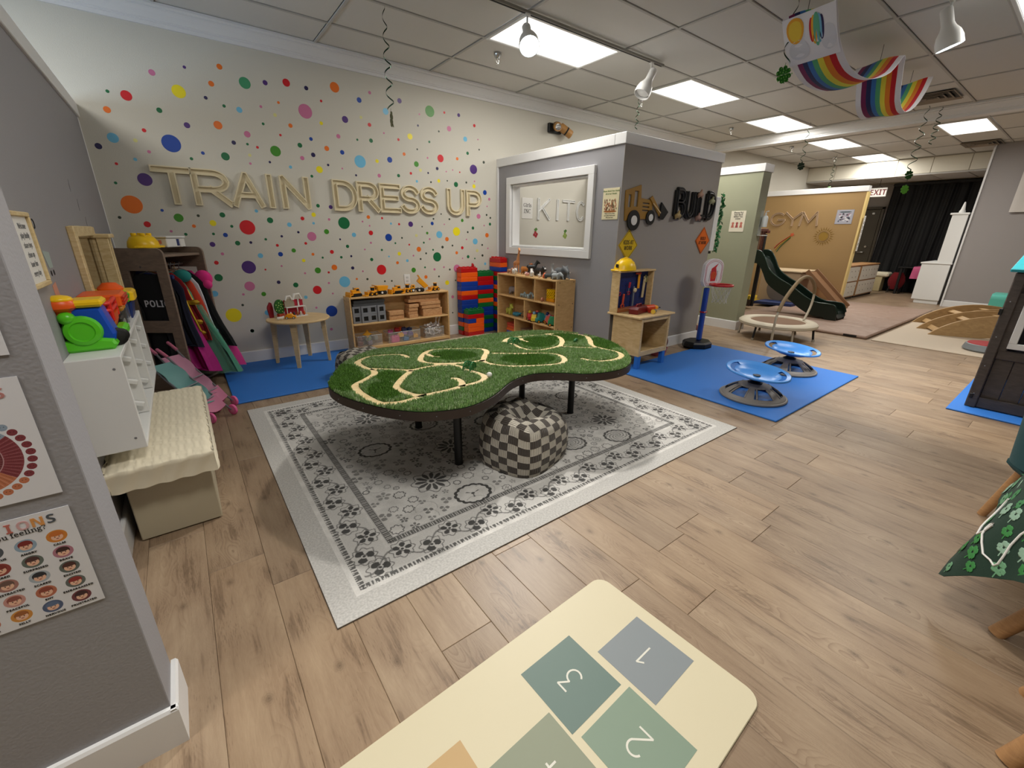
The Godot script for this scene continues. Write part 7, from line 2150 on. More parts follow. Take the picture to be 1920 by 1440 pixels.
func check_cloth() -> StandardMaterial3D:
	if not M.has("checks"):
		var im := picture(256, 256, Color.WHITE)
		var ribs := picture(256, 256, Color.BLACK)
		var n := FastNoiseLite.new()
		n.frequency = 0.2
		for y in 256:
			for x in 256:
				var f := 0.9 + 0.1 * n.get_noise_2d(x, y)
				im.set_pixel(x, y, (Color(0.82, 0.79, 0.73) if (x / 64 + y / 64) % 2 == 0 else Color(0.30, 0.265, 0.23)) * f)
				var rib := 0.5 + 0.5 * sin(x / 64.0 * 5.0 * TAU)
				var row := minf(1.0, fposmod(y / 64.0, 1.0) * 9.0) * minf(1.0, (1.0 - fposmod(y / 64.0, 1.0)) * 9.0)
				ribs.set_pixel(x, y, Color.from_hsv(0, 0, clampf(rib * (0.45 + 0.55 * row) + 0.2 * n.get_noise_2d(x * 3.0, y * 3.0), 0, 1)))
		M.checks = mat(Color.WHITE, 0.95, 0.0, {"albedo_texture": tex(im), "heightmap_enabled": true, "heightmap_texture": tex(ribs), "heightmap_scale": 0.6, "rim_enabled": true, "rim": 0.3})
	return M.checks
# ---------------------------------------------------------------- toy workbench
func build_workbench() -> void:
	var y := 0.014
	var t := thing("toy_workbench", "maple toy workbench with blue pegboard and blue feet", "workbench", Vector3(3.87, y, 2.40))
	for x in [-0.238, 0.238]:
		part(t, "side_panel", box(Vector3(0.018, 0.40, 0.37), 0.003, Vector3(x, 0.335, 0.01)), M.birch)
		part(t, "front_post", box(Vector3(0.03, 0.40, 0.03), 0.003, Vector3(x * 0.97, 0.335, 0.185)), M.birch)
		for z in [-0.16, 0.17]:
			part(t, "foot", box(Vector3(0.05, 0.138, 0.05), 0.004, Vector3(x * 0.9, 0.069 if z > 0.0 else 0.063, z)), M.foam_blue)
	part(t, "bottom_rail", box(Vector3(0.43, 0.055, 0.02), 0.003, Vector3(0, 0.165, 0.188)), M.birch)
	part(t, "top_rail", box(Vector3(0.43, 0.04, 0.02), 0.003, Vector3(0, 0.515, 0.188)), M.birch)
	part(t, "inner_floor", box(Vector3(0.455, 0.012, 0.36), 0.002, Vector3(0, 0.155, 0.0)), M.birch)
	part(t, "back_panel", box(Vector3(0.455, 0.38, 0.01), 0.001, Vector3(0, 0.345, -0.165)), mat(Color(0.34, 0.25, 0.18), 0.6))
	part(t, "worktop", box(Vector3(0.61, 0.022, 0.43), 0.005, Vector3(0.0, 0.547, 0.0)), M.birch)
	for x in [-0.285, 0.285]:
		part(t, "hutch_side", box(Vector3(0.02, 0.41, 0.1), 0.004, Vector3(x, 0.764, -0.15)), M.birch)
	part(t, "hutch_top", box(Vector3(0.61, 0.018, 0.12), 0.004, Vector3(0, 0.978, -0.15)), M.birch)
	part(t, "pegboard", box(Vector3(0.55, 0.39, 0.012), 0.001, Vector3(0, 0.765, -0.175)), mat(Color(0.03, 0.14, 0.40), 0.5))
	part(t, "tool_tray", box(Vector3(0.55, 0.035, 0.08), 0.004, Vector3(0, 0.577, -0.13)), mat(Color(0.62, 0.36, 0.18), 0.5))
	var holes := G.new()
	for i in 11:
		for j in 8:
			holes.at(tf(Vector3(-0.25 + 0.05 * i, 0.6 + 0.045 * j, -0.169), PI / 2)).lathe([Vector2(0.005, 0), Vector2(0.005, 0.001), Vector2(0, 0.0008)], 8)
	part(t, "peg_holes", holes, M.black).set_meta("kind", "stuff")
	var T := func(x: float, yy: float, z := -0.155) -> Vector3: return Vector3(3.87 + x, y + yy, 2.40 + z)
	var wr := thing("toy_wrench", "orange-red toy wrench hanging low on the pegboard", "toy tool", T.call(-0.14, 0.68))
	part(wr, "handle", G.new().prism(PackedVector2Array([Vector2(-0.012, -0.05), Vector2(0.01, -0.05), Vector2(0.018, 0.06), Vector2(-0.004, 0.06)]), 0, 0.012, 0.003), hx("#d8502c"))
	part(wr, "jaw", G.new().tube([Vector3(-0.02, -0.085, 0.006), Vector3(-0.03, -0.06, 0.006), Vector3(-0.005, -0.045, 0.006), Vector3(0.018, -0.055, 0.006), Vector3(0.016, -0.08, 0.006)], 0.008, 6), hx("#d8502c"))
	var ham := thing("toy_hammer", "grey toy hammer with pale round head on the pegboard", "toy tool", T.call(0.04, 0.72))
	part(ham, "handle", box(Vector3(0.02, 0.24, 0.014), 0.004, Vector3(-0.015, -0.03, 0.007)), mat(Color(0.45, 0.48, 0.52), 0.5))
	part(ham, "head", G.new().ball(Vector3(-0.005, 0.05, 0.015), Vector3(0.028, 0.025, 0.014), 12, 8), hx("#d8c8a0"))
	var ru := thing("toy_ruler", "yellow toy ruler with orange top on the pegboard", "toy tool", T.call(0.10, 0.87))
	part(ru, "blade", box(Vector3(0.035, 0.17, 0.008), 0.002, Vector3(0, 0, 0.004)), M.amber)
	part(ru, "grip", box(Vector3(0.09, 0.02, 0.012), 0.003, Vector3(-0.02, 0.075, 0.006)), hx("#c8401c"))
	var sw := thing("toy_saw", "tan and white toy saw hanging at the right of the pegboard", "toy tool", T.call(0.19, 0.82))
	part(sw, "blade", G.new().prism(PackedVector2Array([Vector2(-0.02, -0.14), Vector2(0.012, -0.14), Vector2(0.03, 0.07), Vector2(-0.005, 0.09)]), 0, 0.008, 0.001), hx("#c8b48c"))
	part(sw, "handle", G.new().tube([Vector3(-0.005, 0.06, 0.006), Vector3(0.02, 0.1, 0.006), Vector3(0.05, 0.08, 0.006), Vector3(0.04, 0.03, 0.006), Vector3(0.01, 0.03, 0.006)], 0.009, 6), hx("#8f8a58"))
	var scr := thing("toy_screwdriver", "red-handled toy screwdriver in the middle of the pegboard", "toy tool", T.call(-0.065, 0.80))
	part(scr, "handle", G.new().tube([Vector3(0, 0.0, 0.01), Vector3(0.01, 0.06, 0.01)], 0.012, 8), hx("#b02040"))
	part(scr, "shaft", G.new().tube([Vector3(-0.001, 0.0, 0.01), Vector3(-0.01, -0.07, 0.01)], 0.004, 6), M.steel)
	for k in 2:
		var cl := thing("toy_clip", "small crimson toy clamp on the pegboard, %s" % ["left one", "right one"][k], "toy tool", T.call(-0.215 + 0.15 * k, 0.745), 0.0, "toy clamps")
		part(cl, "jaw", G.new().tube([Vector3(-0.02, 0.012, 0.008), Vector3(0.015, 0.016, 0.008), Vector3(0.022, 0.0, 0.008), Vector3(0.015, -0.016, 0.008), Vector3(-0.02, -0.012, 0.008)], 0.007, 6), hx("#a01838"))
	var tb := thing("toy_toolbox", "dark red toy toolbox on the worktop", "toy", Vector3(3.77, y + 0.5585, 2.43), 0.2)
	part(tb, "box", G.new().prism(PackedVector2Array([Vector2(-0.11, 0), Vector2(0.11, 0), Vector2(0.12, 0.05), Vector2(0.09, 0.075), Vector2(-0.09, 0.075), Vector2(-0.12, 0.05)]), -0.05, 0.05, 0.006), hx("#6e0d14", 0.4))
	part(tb, "lid_handle", G.new().tube([Vector3(-0.06, 0.07, 0), Vector3(-0.05, 0.095, 0), Vector3(0.05, 0.095, 0), Vector3(0.06, 0.07, 0)], 0.008, 8), hx("#8e141c", 0.4))
	var dr := thing("toy_drill", "orange and yellow toy drill beside the red toolbox", "toy", Vector3(3.98, y + 0.5585, 2.44), -0.25)
	part(dr, "motor", G.new().tube([Vector3(-0.1, 0.04, 0), Vector3(0.03, 0.04, 0)], [0.03, 0.034], 14), hx("#d8481c", 0.4))
	part(dr, "chuck", G.new().tube([Vector3(0.03, 0.04, 0), Vector3(0.07, 0.04, 0), Vector3(0.09, 0.04, 0)], [0.03, 0.024, 0.01], 12), M.amber)
	part(dr, "bit", G.new().tube([Vector3(0.08, 0.04, 0), Vector3(0.125, 0.035, 0)], 0.005, 6), M.dark)
	part(dr, "grip", G.new().tube([Vector3(-0.06, 0.03, 0.0), Vector3(-0.085, 0.022, 0.08)], 0.02, 10), hx("#b0301a", 0.4))
	var fl := thing("toy_torch", "small yellow and grey toy torch at the front of the worktop", "toy", Vector3(3.91, y + 0.5585, 2.53), 0.4)
	part(fl, "barrel", G.new().tube([Vector3(-0.03, 0.02, 0), Vector3(0.04, 0.02, 0)], 0.018, 12), mat(Color(0.4, 0.42, 0.42), 0.5))
	part(fl, "lamp_head", G.new().tube([Vector3(-0.055, 0.024, 0), Vector3(-0.025, 0.022, 0)], [0.024, 0.019], 14), hx("#e0b83c", 0.35))
	var h := thing("hard_hat", "yellow toy hard hat on top of the workbench", "helmet", Vector3(3.70, y + 0.9875, 2.26), -0.35)
	part(h, "shell", G.new().lathe([Vector2(0.108, 0.0), Vector2(0.112, 0.006), Vector2(0.105, 0.045), Vector2(0.085, 0.085), Vector2(0.05, 0.112), Vector2(0, 0.12)], 28, 1.08, 0.92), M.yellow)
	part(h, "ridge", G.new().tube([Vector3(-0.105, 0.05, 0), Vector3(-0.06, 0.105, 0), Vector3(0, 0.124, 0), Vector3(0.06, 0.105, 0), Vector3(0.105, 0.05, 0)], 0.011, 8), M.yellow)
	part(h, "brim", G.new().prism(PackedVector2Array(arc(Vector2(-0.03, 0), Vector2(0.125, 0.105), 95, 265, 16)), 0, 0.008, 0.003).at(Transform3D()), M.yellow).transform = Transform3D(Basis(Vector3.RIGHT, -PI / 2), Vector3(0, 0.0, 0))
	part(h, "badge", G.new().box(Vector3(-0.112, 0.048, 0.03), Vector3(0.006, 0.035, 0.05), 0.002), M.black)
	var ba := thing("play_ball", "dark red ball resting in a pink tub beside the workbench", "ball", Vector3(4.36, 0.0, 2.34))
	part(ba, "skin", G.new().ball(Vector3(0, 0.17, 0), Vector3.ONE * 0.1, 24, 14), hx("#5e1016", 0.5))
	var tub := thing("pink_tub", "pink plastic tub holding the dark red ball", "tub", Vector3(4.36, 0, 2.34))
	part(tub, "bowl", G.new().lathe([Vector2(0, 0), Vector2(0.08, 0), Vector2(0.1, 0.09), Vector2(0.106, 0.1), Vector2(0.099, 0.1), Vector2(0.094, 0.09), Vector2(0.07, 0.012), Vector2(0, 0.012)], 24), hx("#c8606c", 0.4))
# ---------------------------------------------------------------- signs on the front wall of the kitchen
func build_front_wall_signs() -> void:
	var z := KZ + 0.005
	var a := thing("kids_at_work_sign", "yellow diamond sign reading KIDS AT WORK", "sign", Vector3(3.842, 1.248, z))
	diamond(a, 0.157, hx("#dcb80c", 0.45), ["KIDS AT", "WORK"], 0.045)
	var b := thing("build_area_sign", "orange diamond sign with two lines of black lettering", "sign", Vector3(5.285, 1.295, z))
	diamond(b, 0.16, hx("#d8650c", 0.45), ["BUILD", "AT WORK"], 0.04)
	var l := thing("loader_cutout", "flat golden toy loader cut-out with black wheels on the wall", "wall decoration", Vector3(3.72, 1.43, z))
	var gold := mat(Color(0.60, 0.44, 0.14), 0.55)
	var bodyp := PackedVector2Array([Vector2(0.02, 0.06), Vector2(0.42, 0.09), Vector2(0.46, 0.13), Vector2(0.45, 0.25), Vector2(0.4, 0.275), Vector2(0.25, 0.285), Vector2(0.235, 0.41), Vector2(0.0, 0.345), Vector2(0.005, 0.2)])
	var bc := CSGPolygon3D.new()
	bc.name = "cab_board"
	bc.polygon = bodyp
	bc.depth = 0.012
	bc.position.z = 0.012
	bc.material = gold
	for w in [[Vector2(0.045, 0.19), Vector2(0.095, 0.31)], [Vector2(0.14, 0.2), Vector2(0.205, 0.35)], [Vector2(0.285, 0.16), Vector2(0.40, 0.175)], [Vector2(0.285, 0.195), Vector2(0.40, 0.21)], [Vector2(0.285, 0.23), Vector2(0.40, 0.245)]]:
		var q := CSGBox3D.new()
		q.name = "opening"
		q.operation = CSGShape3D.OPERATION_SUBTRACTION
		q.size = Vector3(w[1].x - w[0].x, w[1].y - w[0].y, 0.05)
		q.position = Vector3((w[0].x + w[1].x) / 2, (w[0].y + w[1].y) / 2, -0.006)
		q.material = gold
		bc.add_child(q, true)
	l.add_child(bc)
	for w in [[0.15, 0.065, 0.1], [0.43, 0.1, 0.075]]:
		var tyre := part(l, "wheel", G.new().at(tf(Vector3(w[0], w[1], 0.012), PI / 2)).lathe([Vector2(0, 0), Vector2(w[2], 0), Vector2(w[2], 0.012), Vector2(0, 0.012)], 32), M.black)
		part(tyre, "hub", G.new().at(tf(Vector3(w[0], w[1], 0.0245), PI / 2)).lathe([Vector2(0, 0), Vector2(w[2] * 0.48, 0), Vector2(w[2] * 0.48, 0.004), Vector2(0, 0.004)], 24), M.white)
	part(l, "lift_arm", G.new().prism(PackedVector2Array([Vector2(0.39, 0.29), Vector2(0.43, 0.315), Vector2(0.62, 0.14), Vector2(0.59, 0.115)]), 0.01, 0.022), gold)
	part(l, "arm_pin", G.new().prism(PackedVector2Array([Vector2(0.44, 0.24), Vector2(0.455, 0.245), Vector2(0.60, 0.155), Vector2(0.59, 0.145)]), 0.022, 0.028), mat(Color(0.78, 0.68, 0.5), 0.5))
	part(l, "bucket", G.new().prism(PackedVector2Array([Vector2(0.585, 0.1), Vector2(0.60, 0.26), Vector2(0.735, 0.165), Vector2(0.655, 0.085)]), 0.006, 0.026), M.black)
	var xs := [["B", 4.60, 0.17], ["U", 4.80, 0.15], ["I", 4.985, 0.06], ["L", 5.07, 0.15], ["D", 5.24, 0.17]]
	for i in xs.size():
		var q: Array = xs[i]
		var o := thing("block_letter", "chunky black letter %s of the word BUILD" % q[0], "letter", Vector3(q[1], 1.515, z), 0.0, "black BUILD letters")
		var gl := glyph(q[0])
		var sc := Vector2(q[2] / maxf(gl[0], 0.3) * 0.9, 0.27)
		for line in gl[1]:
			var p3 := []
			var path := PackedVector2Array()
			for v in line:
				path.append(v * sc)
				p3.append(Vector3(v.x * sc.x, v.y * sc.y + 0.045, 0.034))
			var poly := stroke_poly(line, 0.064, sc, Geometry2D.JOIN_ROUND, Geometry2D.END_ROUND)
			part(o, "stroke", G.new().at(tf(Vector3(0, 0.045, 0))).prism(poly, 0, 0.03, 0.006), mat(Color(0.03, 0.031, 0.036), 0.45))
			part(o, "ridge", G.new().tube(p3, 0.009, 6), mat(Color(0.10, 0.10, 0.115), 0.4))
	for s in [[4.60, 1.56, "#a08a5c", "tan"], [5.0, 1.80, "#9a7866", "brown upper"], [5.02, 1.55, "#8a6a60", "brown lower"], [5.27, 1.74, "#8a8a6a", "olive"]]:
		var bm := body([[Vector3(-0.025, 0, 0), Vector3(0.03, 0.004, 0), 0.024, 0.02], [Vector3(0.0, 0.02, 0), Vector3(0.015, 0.05, 0), 0.017, 0.012], [Vector3(-0.03, 0, 0), Vector3(-0.04, -0.03, 0), 0.01, 0.008], [Vector3(0.02, 0, 0), Vector3(0.03, -0.03, 0), 0.01, 0.008]], 0.007, 0.012)
		solo("animal_magnet", "%s little animal figure stuck on the BUILD letters" % s[3], "decoration", bm, hx(s[2]), Vector3(s[0], s[1], z + 0.058), 0.0, "animal figures on BUILD")
	var w := thing("white_side_board", "narrow white upright board at the end of the grey wall", "board", Vector3(5.53, 1.17, KZ - 0.03))
	part(w, "board", box(Vector3(0.1, 0.64, 0.07), 0.004, Vector3(0, 0.32, 0)), M.white)
	part(w, "bracket", box(Vector3(0.06, 0.03, 0.04), 0.003, Vector3(-0.005, -0.02, 0)), M.dark)
	var g := thing("leaf_garland", "green shamrock garland hanging along the white board", "garland", Vector3(5.63, 1.15, KZ - 0.02))
	part(g, "cord", G.new().tube([Vector3(-0.03, 0.70, 0), Vector3(0.03, 0.68, 0), Vector3(0.04, 0.45, 0.0), Vector3(0.02, 0.2, 0.01), Vector3(-0.01, 0.0, 0)], 0.005, 6), hx("#1c5a2c"))
	var r2 := RandomNumberGenerator.new()
	r2.seed = 5
	var leaf := G.new()
	for k in 4:
		var d := Vector2(cos(k * PI / 2), sin(k * PI / 2))
		leaf.at(tf(Vector3(d.x, d.y, 0) * 0.012)).ball(Vector3.ZERO, Vector3(0.012, 0.012, 0.003), 8, 4)
	var lm := leaf.done()
	for k in 70:
		var v := k / 70.0
		var o := part(g, "leaf", lm, hx(["#1d6a34", "#14552a", "#2f8446"][k % 3], 0.5))
		o.position = Vector3(0.03 - 0.035 * absf(v - 0.65) + r2.randf_range(-0.03, 0.03), 0.70 * (1 - v) + r2.randf_range(-0.01, 0.01), r2.randf_range(-0.01, 0.03))
		o.rotation = Vector3(r2.randf_range(-0.8, 0.8), r2.randf_range(-0.8, 0.8), r2.randf() * 3.0)
	var n := thing("sage_notice", "cream notice with red figures on the sage wall", "poster", Vector3(6.589, 1.555, 1.90), -PI / 2)
	part(n, "sheet", box(Vector3(0.215, 0.285, 0.004), 0.001, Vector3(0, 0, 0.002)), mat(Color(0.86, 0.83, 0.75), 0.6))
	for k in 4:
		text(n, "lettering", ["Please Put", "Toys Back", "When You", "Leave"][k], Vector3(0, 0.118 - 0.027 * k, 0.0045), 0.024, M.ink, Vector3.ZERO, "Droid Sans Bold", 0.85)
	for k in 3:
		var f := part(n, "figure_print", G.new().prism(PackedVector2Array([Vector2(-0.022, -0.03), Vector2(0.022, -0.03), Vector2(0.012, 0.015), Vector2(0.02, 0.035), Vector2(0, 0.048), Vector2(-0.02, 0.035), Vector2(-0.012, 0.015)]), 0, 0.0008), hx(["#b86a5a", "#a04a48", "#b86a5a"][k]))
		f.position = Vector3(-0.06 + 0.06 * k, -0.055, 0.0042)
	var s := thing("sanitizer_dispenser", "clear and white hand sanitizer holder on the end of the sage wall", "dispenser", Vector3(6.77, 1.36, 2.146))
	part(s, "back_plate", box(Vector3(0.11, 0.34, 0.006), 0.002, Vector3(0, 0.17, 0.004)), M.clear)
	part(s, "bottle", G.new().at(tf(Vector3(0, 0.12, 0.05))).lathe([Vector2(0, 0), Vector2(0.038, 0), Vector2(0.04, 0.01), Vector2(0.04, 0.12), Vector2(0.03, 0.145), Vector2(0.012, 0.155), Vector2(0.012, 0.185), Vector2(0, 0.19)], 18), mat(Color(0.88, 0.9, 0.9), 0.3))
	part(s, "pump", G.new().tube([Vector3(0, 0.3, 0.05), Vector3(0, 0.325, 0.05), Vector3(0.0, 0.33, 0.085)], 0.008, 8), M.white)
	part(s, "tray", box(Vector3(0.11, 0.012, 0.1), 0.003, Vector3(0, 0.006, 0.055)), M.white)

func diamond(o: Node3D, r: float, m: Material, lines: Array, h: float) -> void:
	part(o, "plate", G.new().prism(PackedVector2Array([Vector2(r, 0), Vector2(0, r), Vector2(-r, 0), Vector2(0, -r)]), 0, 0.004), m)
	var e := []
	for q in [Vector3(1, 0, 0), Vector3(0, 1, 0), Vector3(-1, 0, 0), Vector3(0, -1, 0)]:
		e.append(q * r * 0.93 + Vector3(0, 0, 0.0045))
	for k in 4:
		var a: Vector3 = e[k]
		var b: Vector3 = e[(k + 1) % 4]
		part(o, "border_line", G.new().at(Transform3D(Basis(Vector3.BACK, (b - a).angle_to(Vector3.RIGHT) * signf((b - a).y if (b - a).y != 0 else 1.0)), (a + b) / 2)).box(Vector3.ZERO, Vector3((b - a).length(), 0.004, 0.001)), M.ink)
	for k in lines.size():
		text(o, "lettering", lines[k], Vector3(0, h * (0.62 - 1.25 * k), 0.005), h, M.ink, Vector3.ZERO, "Droid Sans Bold", 0.75)
# ---------------------------------------------------------------- basketball stand
func build_hoop() -> void:
	var y := 0.0
	var t := thing("basketball_stand", "toy basketball stand with blue pole and black base", "basketball hoop", Vector3(5.10, y, 2.40))
	var oct := PackedVector2Array()
	for i in 8:
		oct.append(Vector2(cos(TAU * (i + 0.5) / 8) * 0.2, sin(TAU * (i + 0.5) / 8) * 0.17))
	part(t, "base", G.new().at(Transform3D(Basis(Vector3.RIGHT, -PI / 2), Vector3(0, 0.015, 0))).prism(oct, 0, 0.075, 0.02), M.black)
	part(t, "base_skirt", G.new().at(Transform3D(Basis(Vector3.RIGHT, -PI / 2), Vector3(0, 0.014, 0))).prism(oct, 0, 0.012), M.black)
	var blue := mat(Color(0.09, 0.26, 0.62), 0.35)
	part(t, "pole", G.new().box(Vector3(0.03, 0.42, 0), Vector3(0.06, 0.66, 0.055), 0.012), blue)
	part(t, "pole_collar", G.new().box(Vector3(0.03, 0.45, 0), Vector3(0.07, 0.022, 0.065), 0.008), M.red)
	part(t, "pole_knob", G.new().ball(Vector3(0.065, 0.45, 0.02), Vector3.ONE * 0.014, 10, 6), M.red)
	var N := Vector3(-0.12, 0, 0.99).normalized()
	var R := Vector3.UP.cross(N)
	var B := Basis(R, Vector3.UP, N)
	var bc := Vector3(0.06, 0.93, 0.02)
	var shape := PackedVector2Array([Vector2(-0.13, -0.16), Vector2(0.13, -0.16), Vector2(0.175, -0.1), Vector2(0.175, 0.07)] + arc(Vector2(0, 0.07), Vector2(0.175, 0.095), 0, 180, 12) + [Vector2(-0.175, -0.1)])
	part(t, "backboard", G.new().at(Transform3D(B, bc)).prism(shape, -0.02, 0.02, 0.008), mat(Color(0.86, 0.85, 0.86), 0.35))
	for k in 2:
		var line := []
		for v in shape:
			line.append(Vector3(v.x, v.y, 0.021 / (0.9 - 0.1 * k)) * (0.9 - 0.1 * k))
		part(t, "board_line", G.new().at(Transform3D(B, bc)).tube(line, 0.003, 5, true, 0.4), hx("#b8202c"))
	part(t, "flame_print", G.new().at(Transform3D(B, bc)).prism(PackedVector2Array([Vector2(-0.045, -0.1), Vector2(0.045, -0.1), Vector2(0.06, -0.02), Vector2(0.03, 0.06), Vector2(0.07, 0.11), Vector2(0.01, 0.08), Vector2(-0.05, 0.05), Vector2(-0.06, -0.02)]), 0.02, 0.0212), hx("#b8202c"))
	var bp := part(t, "ball_print", G.new().at(Transform3D(B, bc)).prism(circle(0.045, 20, Vector2(0, -0.03)), 0.0212, 0.022), hx("#c84a24"))
	for k in 3:
		part(bp, "seam_print", G.new().at(Transform3D(B, bc)).box(Vector3((k - 1) * 0.024, -0.03, 0.0223), Vector3(0.002, 0.07 if k == 1 else 0.05, 0.0006)), M.ink)
	part(t, "square_print", G.new().at(Transform3D(B, bc)).tube([Vector3(-0.07, -0.1, 0.021), Vector3(-0.07, 0.02, 0.021), Vector3(0.07, 0.02, 0.021), Vector3(0.07, -0.1, 0.021)], 0.0025, 5, false, 0.4), M.ink)
	var hc := bc + N * 0.155 + Vector3(0, -0.135, 0)
	var ring := []
	for k in 32:
		ring.append(hc + Vector3(cos(TAU * k / 32), 0, sin(TAU * k / 32)) * 0.12)
	part(t, "rim", G.new().tube(ring, 0.013, 10, true), M.red)
	part(t, "rim_bracket", G.new().at(Transform3D(B, bc)).box(Vector3(0, -0.135, 0.03), Vector3(0.1, 0.03, 0.03), 0.006), M.red)
	var net := G.new()
	var rows := [[0.118, 0.0], [0.105, -0.06], [0.088, -0.12], [0.078, -0.17], [0.085, -0.21]]
	for r in rows.size() - 1:
		for k in 10:
			for s in [0.5, -0.5]:
				var a := TAU * (k + 0.5 * (r % 2)) / 10
				var b: float = a + TAU * s / 10
				net.tube([hc + Vector3(cos(a) * rows[r][0], rows[r][1], sin(a) * rows[r][0]), hc + Vector3(cos(b) * rows[r + 1][0], rows[r + 1][1], sin(b) * rows[r + 1][0])], 0.0022, 4)
	part(t, "net", net, mat(Color(0.80, 0.79, 0.76), 0.8))
	var b2 := thing("small_basketball", "small dark red basketball on the floor behind the hoop stand", "ball", Vector3(5.60, 0, 2.05))
	part(b2, "skin", G.new().ball(Vector3(0, 0.09, 0), Vector3.ONE * 0.09, 24, 14), hx("#5a1a18", 0.6))
	part(b2, "seam", G.new().tube(ring_y(0.0905, 0.09, 28), 0.002, 5, true), M.ink)

func ring_y(r: float, y: float, n: int) -> Array:
	var p := []
	for k in n:
		p.append(Vector3(cos(TAU * k / n) * r, y, sin(TAU * k / n) * r))
	return p
# ---------------------------------------------------------------- spinner seats
func build_spinner_seats() -> void:
	var grey := mat(Color(0.50, 0.48, 0.46), 0.5)
	var seats := [["near blue saucer spinner seat on its grey base", Vector3(3.83, 0.014, 3.69), 0.35, 0.17], ["far blue saucer spinner seat on its grey base", Vector3(4.95, 0.014, 3.53), 0.25, 0.13]]
	for q in seats:
		var t := thing("spinner_seat", q[0], "spinner seat", q[1], q[2], "spinner seats")
		var g := G.new()
		var prof := [[0.262, 0.0], [0.262, 0.016], [0.245, 0.032], [0.225, 0.046], [0.185, 0.078], [0.13, 0.108], [0.075, 0.125], [0.05, 0.13]]
		var n := 60
		for i in prof.size() - 1:
			for k in n:
				var ph := fposmod(k / 10.0, 1.0)
				if i >= 3 and i <= 4 and ph > 0.18 and ph < 0.84:
					continue
				var a0 := TAU * k / n
				var a1 := TAU * (k + 1) / n
				for th in [0.0, 0.008]:
					var P := func(pr: Array, a: float) -> Vector3: return Vector3(cos(a) * (pr[0] - th), pr[1] - th, sin(a) * (pr[0] - th))
					g.quad(P.call(prof[i], a0), P.call(prof[i + 1], a0), P.call(prof[i + 1], a1), P.call(prof[i], a1), Vector3(cos(a0), 0.8, sin(a0)) * (1.0 if th == 0.0 else -1.0), 1 if th == 0.0 else 2)
		for k in 6:
			for e in [0.2, 0.8]:
				var a: float = TAU * (k + e) / 6
				g.tube([Vector3(cos(a) * 0.222, 0.044, sin(a) * 0.222), Vector3(cos(a) * 0.183, 0.074, sin(a) * 0.183), Vector3(cos(a) * 0.13, 0.104, sin(a) * 0.13)], 0.008, 6)
		part(t, "base", g, grey)
		part(t, "base_rim", G.new().tube(ring_y(0.258, 0.012, 48), 0.012, 8, true), grey)
		part(t, "hub", G.new().lathe([Vector2(0, 0.12), Vector2(0.055, 0.12), Vector2(0.06, 0.135), Vector2(0.035, 0.15), Vector2(0.03, 0.2), Vector2(0, 0.2)], 24), M.black)
		var st := Transform3D(Basis(Vector3(0.797, 0, 0.605).rotated(Vector3.UP, -q[2]).normalized(), q[3]), Vector3(0, 0.195, 0))
		var rim := []
		for k in 48:
			var a := TAU * k / 48
			var e := 0.19 * pow(absf(sin(a)), 0.9) * signf(sin(a))
			rim.append(Vector2(e, cos(a) * 0.255))
		var dish := G.new().at(st)
		var lay := [[0.0, 0.0], [0.45, 0.002], [0.62, 0.012], [0.72, 0.03], [0.86, 0.042], [0.97, 0.05], [1.0, 0.046], [1.0, 0.036], [0.9, 0.028], [0.7, 0.012], [0.5, -0.012], [0.0, -0.014]]
		for i in lay.size() - 1:
			for k in 48:
				var l := (k + 1) % 48
				if (i == 3 or i == 8) and (k < 5 or k > 43 or (k > 18 and k < 29)):
					continue
				var a: Vector2 = rim[k]
				var b: Vector2 = rim[l]
				var p := [Vector3(a.x * lay[i][0], lay[i][1], a.y * lay[i][0]), Vector3(b.x * lay[i][0], lay[i][1], b.y * lay[i][0]), Vector3(b.x * lay[i + 1][0], lay[i + 1][1], b.y * lay[i + 1][0]), Vector3(a.x * lay[i + 1][0], lay[i + 1][1], a.y * lay[i + 1][0])]
				dish.quad(p[0], p[1], p[2], p[3], Vector3(0, 1.0 if i < 6 else -1.0, 0) + Vector3(a.x, 0, a.y) * 0.5, 1 if i < 5 else 2)
		part(t, "saucer", dish, M.plastic_blue)
